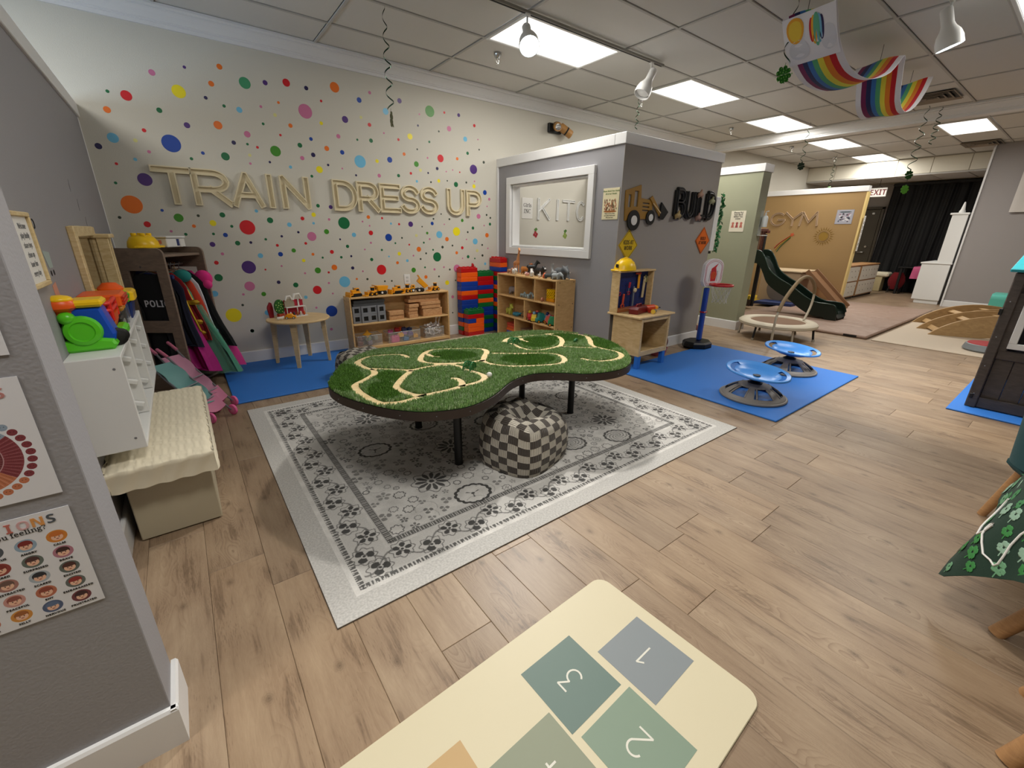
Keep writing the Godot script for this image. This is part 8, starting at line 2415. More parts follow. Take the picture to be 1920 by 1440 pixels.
# ---------------------------------------------------------------- gym bay
func build_gym() -> void:
	var pale := mat(Color(0.66, 0.56, 0.45), 0.7)
	for s in [["G", 0.5, 0.27], ["Y", 0.80, 0.3], ["M", 1.10, 0.33]]:
		channel_letter(s[0], "tan hollow letter %s of the word GYM" % s[0], Vector3(10.9, 1.575, s[1]), -PI / 2, 0.29, s[2], pale, "GYM letters", 0.036, 0.025, 0.009)
	var sun := thing("sun_sticker", "golden rayed sun sticker on the gym wall", "sticker", Vector3(10.899, 1.37, 1.6), -PI / 2)
	part(sun, "disc", G.new().prism(circle(0.085, 28), 0, 0.002), hx("#8a6a1c"))
	part(sun, "disc_ring", G.new().tube(arc3(Vector3(0, 0, 0.002), 0.1, 30), 0.006, 5, true, 0.3), hx("#7a5a14"))
	for k in 22:
		var a := TAU * k / 22
		part(sun, "ray", G.new().at(Transform3D(Basis(Vector3.BACK, a), Vector3.ZERO)).prism(PackedVector2Array([Vector2(0.125, -0.012), Vector2(0.185 + 0.012 * (k % 2), 0), Vector2(0.125, 0.012)]), 0, 0.002), hx("#7a5a14"))
	var st := thing("rainbow_star_sticker", "shooting star sticker with red, gold and green tail", "sticker", Vector3(10.899, 1.25, 0.85), -PI / 2)
	for k in 3:
		var path := []
		for i in 8:
			var v := i / 7.0
			path.append(Vector3(lerpf(-0.16, 0.13, v) + 0.03 * k * (1 - v), lerpf(-0.14 - 0.02 * k, 0.13, pow(v, 0.75)) - 0.02 * k, 0.001))
		part(st, "tail", G.new().tube(path, 0.024, 8, false, 0.25), hx(["#b83020", "#c89a2a", "#2a6a3a"][k]))
	var sp := PackedVector2Array()
	for i in 10:
		sp.append(Vector2(0.15, 0.15) + Vector2(cos(TAU * i / 10), sin(TAU * i / 10)) * (0.05 if i % 2 == 0 else 0.022))
	part(st, "star", G.new().prism(sp, 0, 0.004), hx("#b8502a"))
	var po := thing("gym_poster", "small grey poster with dark figures on the gym wall", "poster", Vector3(10.899, 1.745, 1.885), -PI / 2)
	part(po, "sheet", box(Vector3(0.29, 0.27, 0.004), 0.001, Vector3(0, 0, 0.002)), mat(Color(0.58, 0.58, 0.62), 0.5))
	var pic := picture(64, 64, Color(0.62, 0.62, 0.66))
	var r2 := RandomNumberGenerator.new()
	r2.seed = 21
	for k in 40:
		dab(pic, Vector2(r2.randf_range(10, 54), r2.randf_range(16, 54)), Vector2(r2.randf_range(2, 7), r2.randf_range(2, 5)), [Color("#2a2a34"), Color("#8a6a7a"), Color("#a8aab4"), Color("#4a5264"), Color("#c8c8cc")][r2.randi() % 5])
	dab(pic, Vector2(32, 8), Vector2(24, 3), Color("#20343a"))
	print_sheet(po, "print", pic, Vector2(0.27, 0.25), Vector3(0, 0, 0.0045))
	var vs := thing("post_sign", "vertical white sign with dark letters on the gym wall post", "sign", Vector3(10.955, 1.43, 2.216))
	part(vs, "sheet", box(Vector3(0.09, 0.66, 0.002), 0.0, Vector3(0, 0, 0.001)), M.paper)
	for k in 8:
		text(vs, "lettering", "TODDLERS"[k], Vector3(0, 0.28 - 0.08 * k, 0.0025), 0.055, hx("#3a3428"), Vector3.ZERO, "Droid Sans Bold")
	var tan := mat(Color(0.60, 0.50, 0.44), 0.5, 0.0, {"normal_enabled": true, "normal_texture": noise_tex(0.012, [], 256, true, 6.0), "uv1_triplanar": true, "uv1_scale": Vector3(0.8, 0.8, 0.8), "normal_scale": 0.6})
	var tm := thing("folding_mat", "dusty pink folding gym mat under the green slide", "mat", Vector3(7.5, 0, 1.55))
	for k in 4:
		part(tm, "panel", box(Vector3(0.985, 0.045, 2.0), 0.014, Vector3(0.5 + 0.99 * k, 0.024, 1.0)), tan)
	part(tm, "strap", box(Vector3(0.004, 0.03, 0.16), 0.001, Vector3(0.005, 0.024, 1.8)), M.black)
	var cm := solo("foam_mat", "wide cream play mat under the wooden climbing arches", "mat", box(Vector3(4.9, 0.014, 4.4), 0.004, Vector3(2.45, 0.007, 2.2)), mat(Color(0.76, 0.70, 0.62), 0.7), Vector3(7.5, 0, 3.6))
	var bm := thing("triangle_mat", "blue and red gym mat in front of the beige box", "mat", Vector3(9.35, 0.047, 1.05))
	part(bm, "blue_panel", G.new().at(Transform3D(Basis(Vector3.RIGHT, PI / 2), Vector3(0, 0.05, 0))).prism(PackedVector2Array([Vector2(0, 0.1), Vector2(1.5, 0.1), Vector2(1.5, 0.3), Vector2(0.35, 0.75), Vector2(0.15, 0.75)]), 0, 0.05), hx("#20305e"))
	part(bm, "red_panel", G.new().at(Transform3D(Basis(Vector3.RIGHT, PI / 2), Vector3(0, 0.05, 0))).prism(PackedVector2Array([Vector2(0.4, 0.76), Vector2(1.5, 0.34), Vector2(1.5, 1.1), Vector2(0.4, 1.1)]), 0, 0.05), hx("#9e1c22"))
	var ym := thing("yellow_beam", "yellow padded bar on a low wooden beam behind the sage wall", "climbing frame", Vector3(8.9, 0.047, 0.75))
	part(ym, "beam", box(Vector3(0.12, 0.12, 0.7), 0.006, Vector3(0.0, 0.06, 0.2)), mat(Color(0.22, 0.15, 0.09), 0.6))
	part(ym, "pad", G.new().tube([Vector3(-0.02, 0.16, -0.15), Vector3(-0.02, 0.16, 0.5)], 0.04, 12), hx("#d8c030", 0.5))
	solo("yellow_floor_mat", "flat yellow mat at the foot of the beige box", "mat", box(Vector3(1.2, 0.03, 0.5), 0.006, Vector3(0.6, 0.015, 0.25)), hx("#c8a828"), Vector3(9.3, 0.047, 0.55))
	var grn := mat(Color(0.012, 0.085, 0.05), 0.35)
	var s := thing("green_slide", "dark green wavy toddler slide standing on the mat", "slide", Vector3(8.5, 0.047, 0))
	var path := [Vector2(1.34, 0.93), Vector2(1.46, 0.92), Vector2(1.56, 0.80), Vector2(1.68, 0.60), Vector2(1.86, 0.47), Vector2(2.08, 0.36), Vector2(2.3, 0.22), Vector2(2.5, 0.13), Vector2(2.68, 0.12), Vector2(2.8, 0.1), Vector2(2.86, 0.02)]
	path = Array(smooth_loop(path, 4, false))
	var bed := func(u: float, v: float) -> Vector3:
		var i := mini(int(v * (path.size() - 1)), path.size() - 2)
		var f := v * (path.size() - 1) - i
		var p: Vector2 = path[i].lerp(path[i + 1], f)
		return Vector3(u * 0.40, p.y + 0.03 * pow(absf(u - 0.5) * 2.0, 4.0), p.x)
	part(s, "bed", G.new().sheet(bed, 10, 40, 0.012), grn)
	for x in [0.0, 0.40]:
		var side := func(u: float, v: float) -> Vector3:
			var i := mini(int(v * (path.size() - 1)), path.size() - 2)
			var f := v * (path.size() - 1) - i
			var p: Vector2 = path[i].lerp(path[i + 1], f)
			var lift := 0.13 if v < 0.9 else 0.13 * (1.0 - (v - 0.9) / 0.1 * 0.35)
			var base := -0.09 if v < 0.82 else -minf(p.y, 0.12)
			return Vector3(x, p.y + lerpf(base, lift, u), p.x)
		part(s, "side_wall", G.new().sheet(side, 3, 40, 0.016), grn)
		var lip := []
		for k in 41:
			lip.append(side.call(1.0, k / 40.0) + Vector3(0, 0.004, 0))
		part(s, "side_lip", G.new().tube(lip, 0.014, 8), mat(Color(0.03, 0.14, 0.09), 0.3))
	var tw := thing("slide_tower", "dark wooden platform frame with slatted rail behind the slide", "climbing frame", Vector3(8.45, 0.047, 1.1))
	for q in [[0.04, 0.2], [0.46, 0.2], [0.04, -0.25], [0.46, -0.25]]:
		part(tw, "post", box(Vector3(0.06, 1.35, 0.06), 0.005, Vector3(q[0], 0.675, q[1])), M.dark if q[1] > 0 else M.cedar)
	part(tw, "deck", box(Vector3(0.5, 0.04, 0.5), 0.004, Vector3(0.25, 0.88, 0.0)), M.cedar)
	for k in 5:
		part(tw, "slat", box(Vector3(0.05, 0.5, 0.018), 0.003, Vector3(0.06 + 0.095 * k, 1.16, 0.2)), M.cedar)
		part(tw, "side_slat", box(Vector3(0.018, 0.46, 0.05), 0.003, Vector3(0.5, 1.14, -0.2 + 0.09 * k)), M.cedar)
	part(tw, "top_rail", box(Vector3(0.56, 0.05, 0.04), 0.004, Vector3(0.25, 1.42, 0.2)), M.cedar)
	part(tw, "top_rail", box(Vector3(0.04, 0.05, 0.52), 0.004, Vector3(0.5, 1.39, 0.0)), M.cedar)
	var bx := thing("play_box", "beige play box with round grey window beside the slide", "play box", Vector3(9.85, 0, 1.0))
	part(bx, "box", box(Vector3(0.8, 0.62, 0.75), 0.01, Vector3(0.4, 0.36, 0.35)), mat(Color(0.62, 0.53, 0.42), 0.6))
	part(bx, "lid", box(Vector3(0.86, 0.03, 0.8), 0.006, Vector3(0.4, 0.69, 0.35)), mat(Color(0.70, 0.62, 0.5), 0.6))
	part(bx, "round_window", G.new().at(tf(Vector3(-0.002, 0.33, 0.38), 0, 0, PI / 2)).lathe([Vector2(0, 0), Vector2(0.22, 0), Vector2(0.24, 0.008), Vector2(0, 0.01)], 32), mat(Color(0.40, 0.36, 0.33), 0.6))
	var rp := thing("wooden_ramp", "brown wooden ramp leaning from the beige box to the mat", "ramp", Vector3(10.0, 0.047, 1.8))
	part(rp, "board", G.new().at(tf(Vector3(0.1, 0.32, 0.35), 0.75)).box(Vector3.ZERO, Vector3(0.45, 0.03, 0.95), 0.005), hx("#7a5636"))
	for x in [-0.12, 0.32]:
		part(rp, "rail", G.new().at(tf(Vector3(x, 0.35, 0.35), 0.75)).box(Vector3.ZERO, Vector3(0.025, 0.09, 0.95), 0.005), hx("#7a5636"))
	var tr := thing("mini_trampoline", "mini trampoline with beige padded ring and arched handle", "trampoline", Vector3(6.58, 0, 2.72))
	part(tr, "bounce_mat", G.new().lathe([Vector2(0, 0.228), Vector2(0.34, 0.232), Vector2(0.34, 0.226), Vector2(0, 0.222)], 40), mat(Color(0.42, 0.29, 0.17), 0.7))
	part(tr, "ring_pad", G.new().lathe([Vector2(0.33, 0.228), Vector2(0.345, 0.244), Vector2(0.40, 0.25), Vector2(0.46, 0.245), Vector2(0.485, 0.225), Vector2(0.485, 0.195), Vector2(0.475, 0.185), Vector2(0.455, 0.2), Vector2(0.35, 0.215), Vector2(0.33, 0.228)], 44), mat(Color(0.74, 0.70, 0.62), 0.6))
	for k in 6:
		var a := TAU * (k + 0.2) / 6
		var d := Vector3(cos(a), 0, sin(a))
		part(tr, "leg", G.new().tube([d * 0.43 + Vector3(0, 0.21, 0), d * 0.46 + Vector3(0, 0.012, 0)], 0.014, 8), mat(Color(0.66, 0.62, 0.55), 0.5) if k % 2 == 0 else M.dark)
		part(tr, "leg_tip", G.new().tube([d * 0.46 + Vector3(0, 0.03, 0), d * 0.462, ], 0.018, 8), mat(Color(0.6, 0.57, 0.5), 0.6))
	var ar := []
	for q in [Vector2(5.93, 0.03), Vector2(5.92, 0.35), Vector2(5.99, 0.52), Vector2(6.13, 0.66), Vector2(6.37, 0.81), Vector2(6.59, 0.855), Vector2(6.82, 0.80), Vector2(6.99, 0.66), Vector2(7.0, 0.45), Vector2(6.86, 0.245)]:
		ar.append(q - Vector2(6.58, 0))
	var ar3 := []
	for v in smooth_loop(ar, 4, false):
		ar3.append(Vector3(v.x, v.y, 0.225))
	part(tr, "handle_arch", G.new().tube(ar3.slice(6, 30), 0.022, 12), mat(Color(0.50, 0.42, 0.30), 0.7))
	part(tr, "handle_tube", G.new().tube(ar3, 0.015, 10), mat(Color(0.70, 0.66, 0.58), 0.45))
	var ply: Material = M.ply
	for q in 2:
		var c := thing("climbing_arch", ["low wooden rocker board with curved sides on the cream mat", "second wooden rocker board tilted behind the first"][q], "rocker board", [Vector3(9.25, 0.014, 4.62), Vector3(10.0, 0.014, 4.42)][q], [-1.12, -1.0][q], "wooden rocker boards")
		for z in [-0.25, 0.25]:
			var pl := PackedVector2Array(arc(Vector2(0, -0.32), Vector2(0.95, 0.66), 29, 151, 18) + arc(Vector2(0, -0.75), Vector2(0.95, 0.78), 118, 62, 10))
			part(c, "side_board", G.new().prism(pl, z - 0.011, z + 0.011, 0.003), ply)
			for k in 3:
				part(c, "hole", G.new().at(tf(Vector3(0.25 + 0.09 * k, 0.13, z + 0.0115), PI / 2)).lathe([Vector2(0.018, 0), Vector2(0.018, 0.001), Vector2(0, 0.001)], 14), M.dark)
		for k in 5:
			var a := deg_to_rad(38 + 26 * k)
			part(c, "rung", G.new().at(tf(Vector3(cos(a) * 0.87, -0.32 + sin(a) * 0.60, 0), 0, 0, a - PI / 2)).box(Vector3.ZERO, Vector3(0.07, 0.02, 0.48), 0.004), ply)
	var pt := thing("teal_toy_seat", "teal plastic toy seat with magenta lever behind the rocker boards", "toy", Vector3(11.55, 0.014, 4.45))
	part(pt, "shell", G.new().prism(PackedVector2Array(rounded(0.55, 0.42, 0.08)), -0.2, 0.2, 0.03).at(Transform3D()), mat(Color(0.33, 0.70, 0.64), 0.4)).position = Vector3(0, 0.225, 0)
	part(pt, "lever", G.new().tube([Vector3(-0.3, 0.3, 0.05), Vector3(-0.31, 0.2, 0.18)], 0.03, 10), hx("#a02050"))
	var sd := thing("balance_disc", "red-topped grey balance disc at the edge of the cream mat", "balance disc", Vector3(7.95, 0.014, 4.66))
	part(sd, "base", G.new().lathe([Vector2(0, 0), Vector2(0.2, 0), Vector2(0.22, 0.02), Vector2(0.2, 0.085), Vector2(0.19, 0.09), Vector2(0, 0.09)], 32), mat(Color(0.45, 0.47, 0.48), 0.5))
	part(sd, "top", G.new().lathe([Vector2(0.185, 0.09), Vector2(0.18, 0.1), Vector2(0, 0.102)], 32), hx("#a83034"))
# ---------------------------------------------------------------- playhouse at the right edge
func build_playhouse() -> void:
	foam_mat("blue foam mat under the dark brown playhouse", Vector2(4.915, 4.775), Vector2(7.4, 6.4), M.foam_blue)
	var t := thing("playhouse", "dark brown wooden playhouse wall with white window and teal roof edge", "playhouse", Vector3(5.12, 0.014, 4.855))
	var W := 1.2
	var H := 1.1
	part(t, "corner_post", box(Vector3(0.07, H, 0.065), 0.006, Vector3(0.02, H / 2, 0.033)), M.house)
	part(t, "far_post", box(Vector3(0.07, H, 0.065), 0.006, Vector3(0.02, H / 2, W - 0.033)), M.house)
	for q in [[0.05, 0.09], [0.46, 0.07], [H - 0.045, 0.09]]:
		part(t, "rail", box(Vector3(0.05, q[1], W - 0.13), 0.005, Vector3(0.025, q[0], W / 2)), M.house)
	for k in 10:
		part(t, "plank", box(Vector3(0.018, 0.345, 0.104), 0.003, Vector3(0.035, 0.265, 0.12 + 0.107 * k)), M.house)
	for z in [0.075, 0.5]:
		part(t, "stile", box(Vector3(0.046, 0.46, 0.05), 0.004, Vector3(0.026, 0.72, z + 0.01)), M.house)
	part(t, "side_wall", box(Vector3(1.3, H, 0.03), 0.004, Vector3(0.7, H / 2, 0.03)), M.house)
	part(t, "back_wall", box(Vector3(0.03, H, W), 0.004, Vector3(1.34, H / 2, W / 2)), M.house)
	var fr := part(t, "window_frame", frame_x(0.0, 0.15, 0.44, 0.565, 0.93, 0.045, 0.014), M.white)
	part(fr, "window_bar", box(Vector3(0.02, 0.365, 0.03), 0.003, Vector3(0.0, 0.7475, 0.295)), M.white)
	part(fr, "window_bar", box(Vector3(0.02, 0.03, 0.29), 0.003, Vector3(0.0, 0.7475, 0.295)), M.white)
	var roof := mat(Color(0.10, 0.58, 0.62), 0.4)
	for k in 4:
		part(t, "roof_board", G.new().at(tf(Vector3(0.03 + 0.17 * k, H + 0.03 + 0.03 * k, W / 2), 0, 0, 0.17)).box(Vector3.ZERO, Vector3(0.18, 0.025, W + 0.06), 0.005), roof)
	part(t, "latch", box(Vector3(0.02, 0.04, 0.02), 0.003, Vector3(-0.02, 0.1, 0.02)), M.black)
	part(t, "latch", box(Vector3(0.02, 0.05, 0.02), 0.003, Vector3(-0.02, 0.80, 0.0)), M.black)
	for y in [0.12, 0.36, 0.6, 0.88]:
		part(t, "screw_head", G.new().ball(Vector3(-0.015, y, 0.03), Vector3(0.003, 0.005, 0.005), 8, 4), M.steel)
# ---------------------------------------------------------------- near corner: hopscotch mat, clothed table, stools
func build_near_corner() -> void:
	var t := thing("hopscotch_mat", "cream hopscotch mat with numbered sage and blue squares", "mat", Vector3(1.165, 0, 4.635), 0.0)
	t.rotation.y = 0.045
	var L := 2.0
	var Wd := 0.64
	var flat := Transform3D(Basis(Vector3.RIGHT, -PI / 2), Vector3(-L / 2, 0.0, 0))
	part(t, "foam", G.new().at(flat).prism(rounded(L, Wd, 0.05, 6), 0.0005, 0.008, 0.002), mat(Color(0.83, 0.79, 0.67), 0.5))
	var sq := [[-0.165, 0.01, "1", "#82898c"], [-0.42, -0.095, "3", "#657a72"], [-0.405, 0.15, "2", "#7f927f"], [-0.655, 0.045, "4", "#8a907a"], [-0.90, -0.06, "6", "#c0a070"], [-0.885, 0.185, "5", "#b59a72"], [-1.135, 0.08, "7", "#8a907a"], [-1.38, -0.03, "9", "#82898c"], [-1.365, 0.215, "8", "#657a72"]]
	for q in sq:
		var o := part(t, "number_square", box(Vector3(0.225, 0.0006, 0.225), 0.0, Vector3(q[0], 0.0083, q[1])), hx(q[3], 0.5))
		var gl := glyph(q[2]) if q[2] in "1234" else [0.3, []]
		for line in gl[1]:
			var poly := stroke_poly(line, 0.075, Vector2(1, 1), Geometry2D.JOIN_ROUND, Geometry2D.END_BUTT)
			var b := Transform3D(Basis(Vector3(0, 0, -1), Vector3(-1, 0, 0), Vector3(0, 1, 0)).scaled_local(Vector3(0.078, 0.078, 1)), Vector3(q[0] + 0.039, 0.0086, q[1] + gl[0] * 0.039))
			part(o, "digit", G.new().at(b).prism(poly, 0, 0.0005), mat(Color(0.86, 0.85, 0.80), 0.5))
	var TC := Vector3(2.33, 0, 6.05)
	var tb := thing("party_table", "round table on thick wooden legs under the green shamrock tablecloth", "table", TC)
	part(tb, "tabletop", G.new().lathe([Vector2(0, 0.515), Vector2(0.755, 0.515), Vector2(0.765, 0.528), Vector2(0.755, 0.54), Vector2(0, 0.54)], 48), M.beech)
	for k in 4:
		var a := atan2(-0.7, -0.22) + TAU * k / 4
		part(tb, "leg", G.new().tube([Vector3(cos(a) * 0.5, 0.515, sin(a) * 0.5), Vector3(cos(a) * 0.73, 0.0, sin(a) * 0.73)], [0.034, 0.024], 14), M.beech)
	var cl := thing("shamrock_tablecloth", "dark green tablecloth with shamrocks and white script lettering", "tablecloth", TC + Vector3(0, 0.546, 0))
	var fn := func(u: float, v: float) -> Vector3: return cloth_point(u, v)
	part(cl, "cloth", G.new().sheet(fn, 144, 26, 0.003), cloth(Color(0.035, 0.17, 0.11), 30.0))
	var lm := G.new()
	for k in 3:
		var a := TAU * k / 3 + PI / 2
		for s in [-0.35, 0.35]:
			lm.at(tf(Vector3(cos(a + s), sin(a + s), 0) * 0.011)).ball(Vector3.ZERO, Vector3(0.009, 0.009, 0.0006), 10, 3)
	lm.at(Transform3D())
	lm.box(Vector3(0.002, -0.016, 0), Vector3(0.003, 0.022, 0.0008))
	var leaf := lm.done()
	var r2 := RandomNumberGenerator.new()
	r2.seed = 14
	for i in 13:
		for j in 5:
			var u := 0.62 + 0.013 * i + 0.0065 * (j % 2)
			var v := 0.66 + 0.075 * j + r2.randf_range(-0.015, 0.015)
			if v > 0.97:
				continue
			var p: Vector3 = cloth_point(u, v)
			var du: Vector3 = (cloth_point(u + 0.004, v) - p).normalized()
			var dv: Vector3 = (cloth_point(u, v - 0.01) - p).normalized()
			var nn := du.cross(dv).normalized()
			if nn.dot(p * Vector3(1, 0, 1) + Vector3(0, 0.2, 0)) < 0:
				nn = -nn
			var bx := dv.cross(nn).normalized()
			var o := part(cl, "shamrock_print", leaf, hx(["#5f8f6a", "#2f7a38", "#86a690", "#3a7a48"][r2.randi() % 4], 0.7))
			o.transform = Transform3D(Basis(bx, nn.cross(bx), nn).rotated(nn, r2.randf_range(-0.6, 0.6)).scaled_local(Vector3.ONE * r2.randf_range(1.0, 1.5)), p + nn * 0.001)
	var script := []
	for k in 30:
		var s := k / 29.0
		var u := 0.735 - 0.075 * s + 0.006 * sin(s * 20.0)
		var v := 0.80 + 0.05 * sin(s * 14.0) + 0.10 * exp(-pow((s - 0.55) * 8.0, 2.0))
		var p: Vector3 = cloth_point(u, v)
		script.append(p + (p * Vector3(1, 0, 1)).normalized() * 0.003)
	part(cl, "script_lettering", G.new().tube(script, 0.0035, 6), M.paper)
	var s := thing("round_stool", "black seated stool on splayed wooden legs at the lower right edge", "stool", Vector3(1.70, 0, 5.60), 0.0)
	part(s, "seat", G.new().lathe([Vector2(0, 0.24), Vector2(0.13, 0.24), Vector2(0.155, 0.26), Vector2(0.16, 0.30), Vector2(0.145, 0.335), Vector2(0.1, 0.35), Vector2(0, 0.352)], 32), cloth(Color("#14181c"), 30.0))
	for k in 4:
		var a := atan2(-0.17, -0.15) + TAU * k / 4
		part(s, "leg", G.new().tube([Vector3(cos(a) * 0.10, 0.245, sin(a) * 0.10), Vector3(cos(a) * 0.227, 0.0, sin(a) * 0.227)], [0.03, 0.024], 14), M.beech)
	var ch := thing("velvet_chair", "teal velvet chair at the far side of the shamrock table", "chair", Vector3(3.02, 0, 5.42), 0.5)
	part(ch, "seat", box(Vector3(0.34, 0.09, 0.34), 0.035, Vector3(0, 0.33, 0)), cloth(Color("#123f44"), 30.0))
	part(ch, "backrest", G.new().sheet(func(u: float, v: float) -> Vector3: return Vector3((u - 0.5) * 0.36, 0.36 + v * 0.28 - 0.06 * pow(absf(u - 0.5) * 2.0, 3.0) * v, -0.17 + 0.10 * pow(absf(u - 0.5) * 2.0, 2.0) - 0.02 * v), 16, 8, 0.04), cloth(Color("#123f44"), 30.0))
	for q in [[-1, -1], [1, -1], [-1, 1], [1, 1]]:
		part(ch, "leg", G.new().tube([Vector3(q[0] * 0.11, 0.29, q[1] * 0.11), Vector3(q[0] * 0.16, 0.0, q[1] * 0.16)], [0.024, 0.018], 12), M.beech)

func cloth_point(u: float, v: float) -> Vector3:
	var a := u * TAU
	var half := 0.865
	var ph := PI / 4 - 4.479
	var c := maxf(absf(cos(a + ph)), absf(sin(a + ph)))
	var reach := half / c * (1.0 + 0.012 * absf(sin(a * 34.0)))
	var s := v * reach
	var R := 0.775
	if s < R:
		return Vector3(cos(a) * s, 0.0, sin(a) * s)
	var d := s - R
	var fold := 0.02 * sin(a * 13.0) * minf(d / 0.2, 1.0)
	var r := R + 0.008 + fold + 0.233 * d
	return Vector3(cos(a) * r, -d * 0.97, sin(a) * r)
# ---------------------------------------------------------------- hanging from the ceiling
func build_ceiling_decorations() -> void:
	var bn := thing("rainbow_banner", "rainbow striped cloth banner swagged under the ceiling", "banner", Vector3(0, 0, 0))
	var pts := smooth_loop([Vector2(3.98, 2.90), Vector2(4.18, 2.70), Vector2(4.5, 2.585), Vector2(4.95, 2.60), Vector2(5.4, 2.74), Vector2(5.66, 2.93), Vector2(5.72, 2.84), Vector2(5.86, 2.62), Vector2(6.1, 2.545), Vector2(6.4, 2.63), Vector2(6.62, 2.80), Vector2(6.72, 2.95)], 4, false)
	var cut := [0.0, 0.12, 0.23, 0.335, 0.44, 0.55, 0.66, 0.77, 0.88, 1.0]
	var tones := ["#d8d6da", "#6e1a4c", "#1c2250", "#2f64a4", "#4c9a6c", "#d8cc3c", "#d87a1c", "#b80f1c", "#d8d6da"]
	var names := ["white_edge", "purple_stripe", "navy_stripe", "blue_stripe", "green_stripe", "yellow_stripe", "orange_stripe", "red_stripe", "white_edge"]
	for k in 9:
		var strip := func(u: float, v: float) -> Vector3:
			var i := mini(int(v * (pts.size() - 1)), pts.size() - 2)
			var p := pts[i].lerp(pts[i + 1], v * (pts.size() - 1) - i)
			var w := lerpf(cut[k], cut[k + 1], u)
			return Vector3(p.x - 0.05 * (w - 0.5), p.y + 0.012 * sin(w * 6.0 + v * 9.0), 3.27 + 0.37 * w)
		part(bn, names[k], G.new().sheet(strip, 3, 66, 0.002), cloth(Color(tones[k]), 30.0))
	var head := func(u: float, v: float) -> Vector3:
		var p := pts[0].lerp(pts[4], v * 0.98)
		var i := mini(int(v * 5.0), 4)
		p = pts[i].lerp(pts[i + 1], v * 5.0 - i)
		return Vector3(p.x - 0.05 * (u - 0.5) - 0.010, p.y - 0.012, 3.272 + 0.366 * u)
	part(bn, "white_head", G.new().sheet(head, 8, 10, 0.001), cloth(Color(0.84, 0.84, 0.87), 30.0))
	var disc := func(c: Vector2, r: Vector2, off: float) -> G:
		var g := G.new()
		for k in 20:
			var q := []
			for e in [[0.0, 0], [1.0, k], [1.0, k + 1]]:
				var u: float = c.x + r.x * e[0] * cos(TAU * e[1] / 20.0)
				var v: float = c.y + r.y * e[0] * sin(TAU * e[1] / 20.0)
				q.append(head.call(clampf(u, 0.0, 1.0), clampf(v, 0.0, 1.0)) + Vector3(-1, -0.8, 0).normalized() * off)
			g.tri(q[0], q[1], q[2], Vector3(-1, -0.8, 0))
		return g
	part(bn, "sun_print", disc.call(Vector2(0.24, 0.30), Vector2(0.17, 0.26), 0.0030), hx("#d89a2c", 0.8))
	part(bn, "sun_print", disc.call(Vector2(0.24, 0.32), Vector2(0.13, 0.2), 0.0036), hx("#d8b83c", 0.8))
	for k in 5:
		part(bn, "balloon_print", disc.call(Vector2(0.64 + 0.045 * (k - 2), 0.40), Vector2(0.06 - 0.006 * absf(k - 2), 0.32 - 0.05 * absf(k - 2)), 0.0030 + 0.0003 * (2 - absf(k - 2))), hx(["#b8242c", "#d8a02c", "#5aa486", "#6aa4c4", "#2c2450"][k], 0.8))
	part(bn, "cloud_print", disc.call(Vector2(0.27, 0.70), Vector2(0.2, 0.2), 0.0030), hx("#c4c6d0", 0.8))
	part(bn, "cloud_print", disc.call(Vector2(0.84, 0.62), Vector2(0.14, 0.24), 0.0028), hx("#c4c6d0", 0.8))
	for q in [pts[0], pts[20], pts[pts.size() - 1]]:
		part(bn, "string", G.new().tube([Vector3(q.x, q.y, 3.45), Vector3(q.x, CEIL, 3.45)], 0.002, 5), M.dark)
	var sw := [
		[1.69, 1.22, 0.72, 5.5, 0.030, "green foil swirl with a dull shamrock hanging before the dotted wall", 1],
		[5.17, 1.05, 0.38, 4.0, 0.022, "dark foil swirl above the front corner of the kitchen", 0],
		[4.12, 3.30, 0.42, 2.2, 0.03, "green foil swirl with a glittering shamrock left of the rainbow banner", 2],
		[8.35, 1.89, 0.55, 4.0, 0.03, "thin foil swirl with dark shamrock above the sage wall", 3],
		[11.9, 1.15, 0.62, 6.0, 0.03, "far silver foil swirl with a small green ball", 4],
		[8.55, 3.25, 0.78, 5.0, 0.045, "long foil swirl with two green shamrocks before the exit", 5],
		[8.75, 3.35, 0.45, 5.0, 0.035, "shorter foil swirl beside the long double shamrock swirl", 0]]
	for q in sw:
		var t := thing("foil_swirl", q[5], "ceiling decoration", Vector3(q[0], CEIL - 0.004, q[1]), 0.0, "foil swirls")
		var n := int(q[3] * 14)
		var g := G.new()
		for i in n:
			var ring := []
			for e in 2:
				var v := float(i + e) / n
				var a: float = v * q[3] * TAU
				var r: float = q[4] * (0.35 + 0.65 * minf(1.0, v * 2.0))
				var c := Vector3(cos(a) * r, -v * q[2], sin(a) * r)
				ring.append(c + Vector3(0, 0.006, 0))
				ring.append(c - Vector3(0, 0.006, 0))
			var o := Vector3(ring[0].x, 0, ring[0].z)
			g.quad(ring[0], ring[2], ring[3], ring[1], o, 1)
			g.quad(ring[0] * Vector3(0.96, 1, 0.96), ring[2] * Vector3(0.96, 1, 0.96), ring[3] * Vector3(0.96, 1, 0.96), ring[1] * Vector3(0.96, 1, 0.96), -o, 2)
		part(t, "ribbon", g, mat(Color(0.05, 0.19, 0.11), 0.25, 0.6))
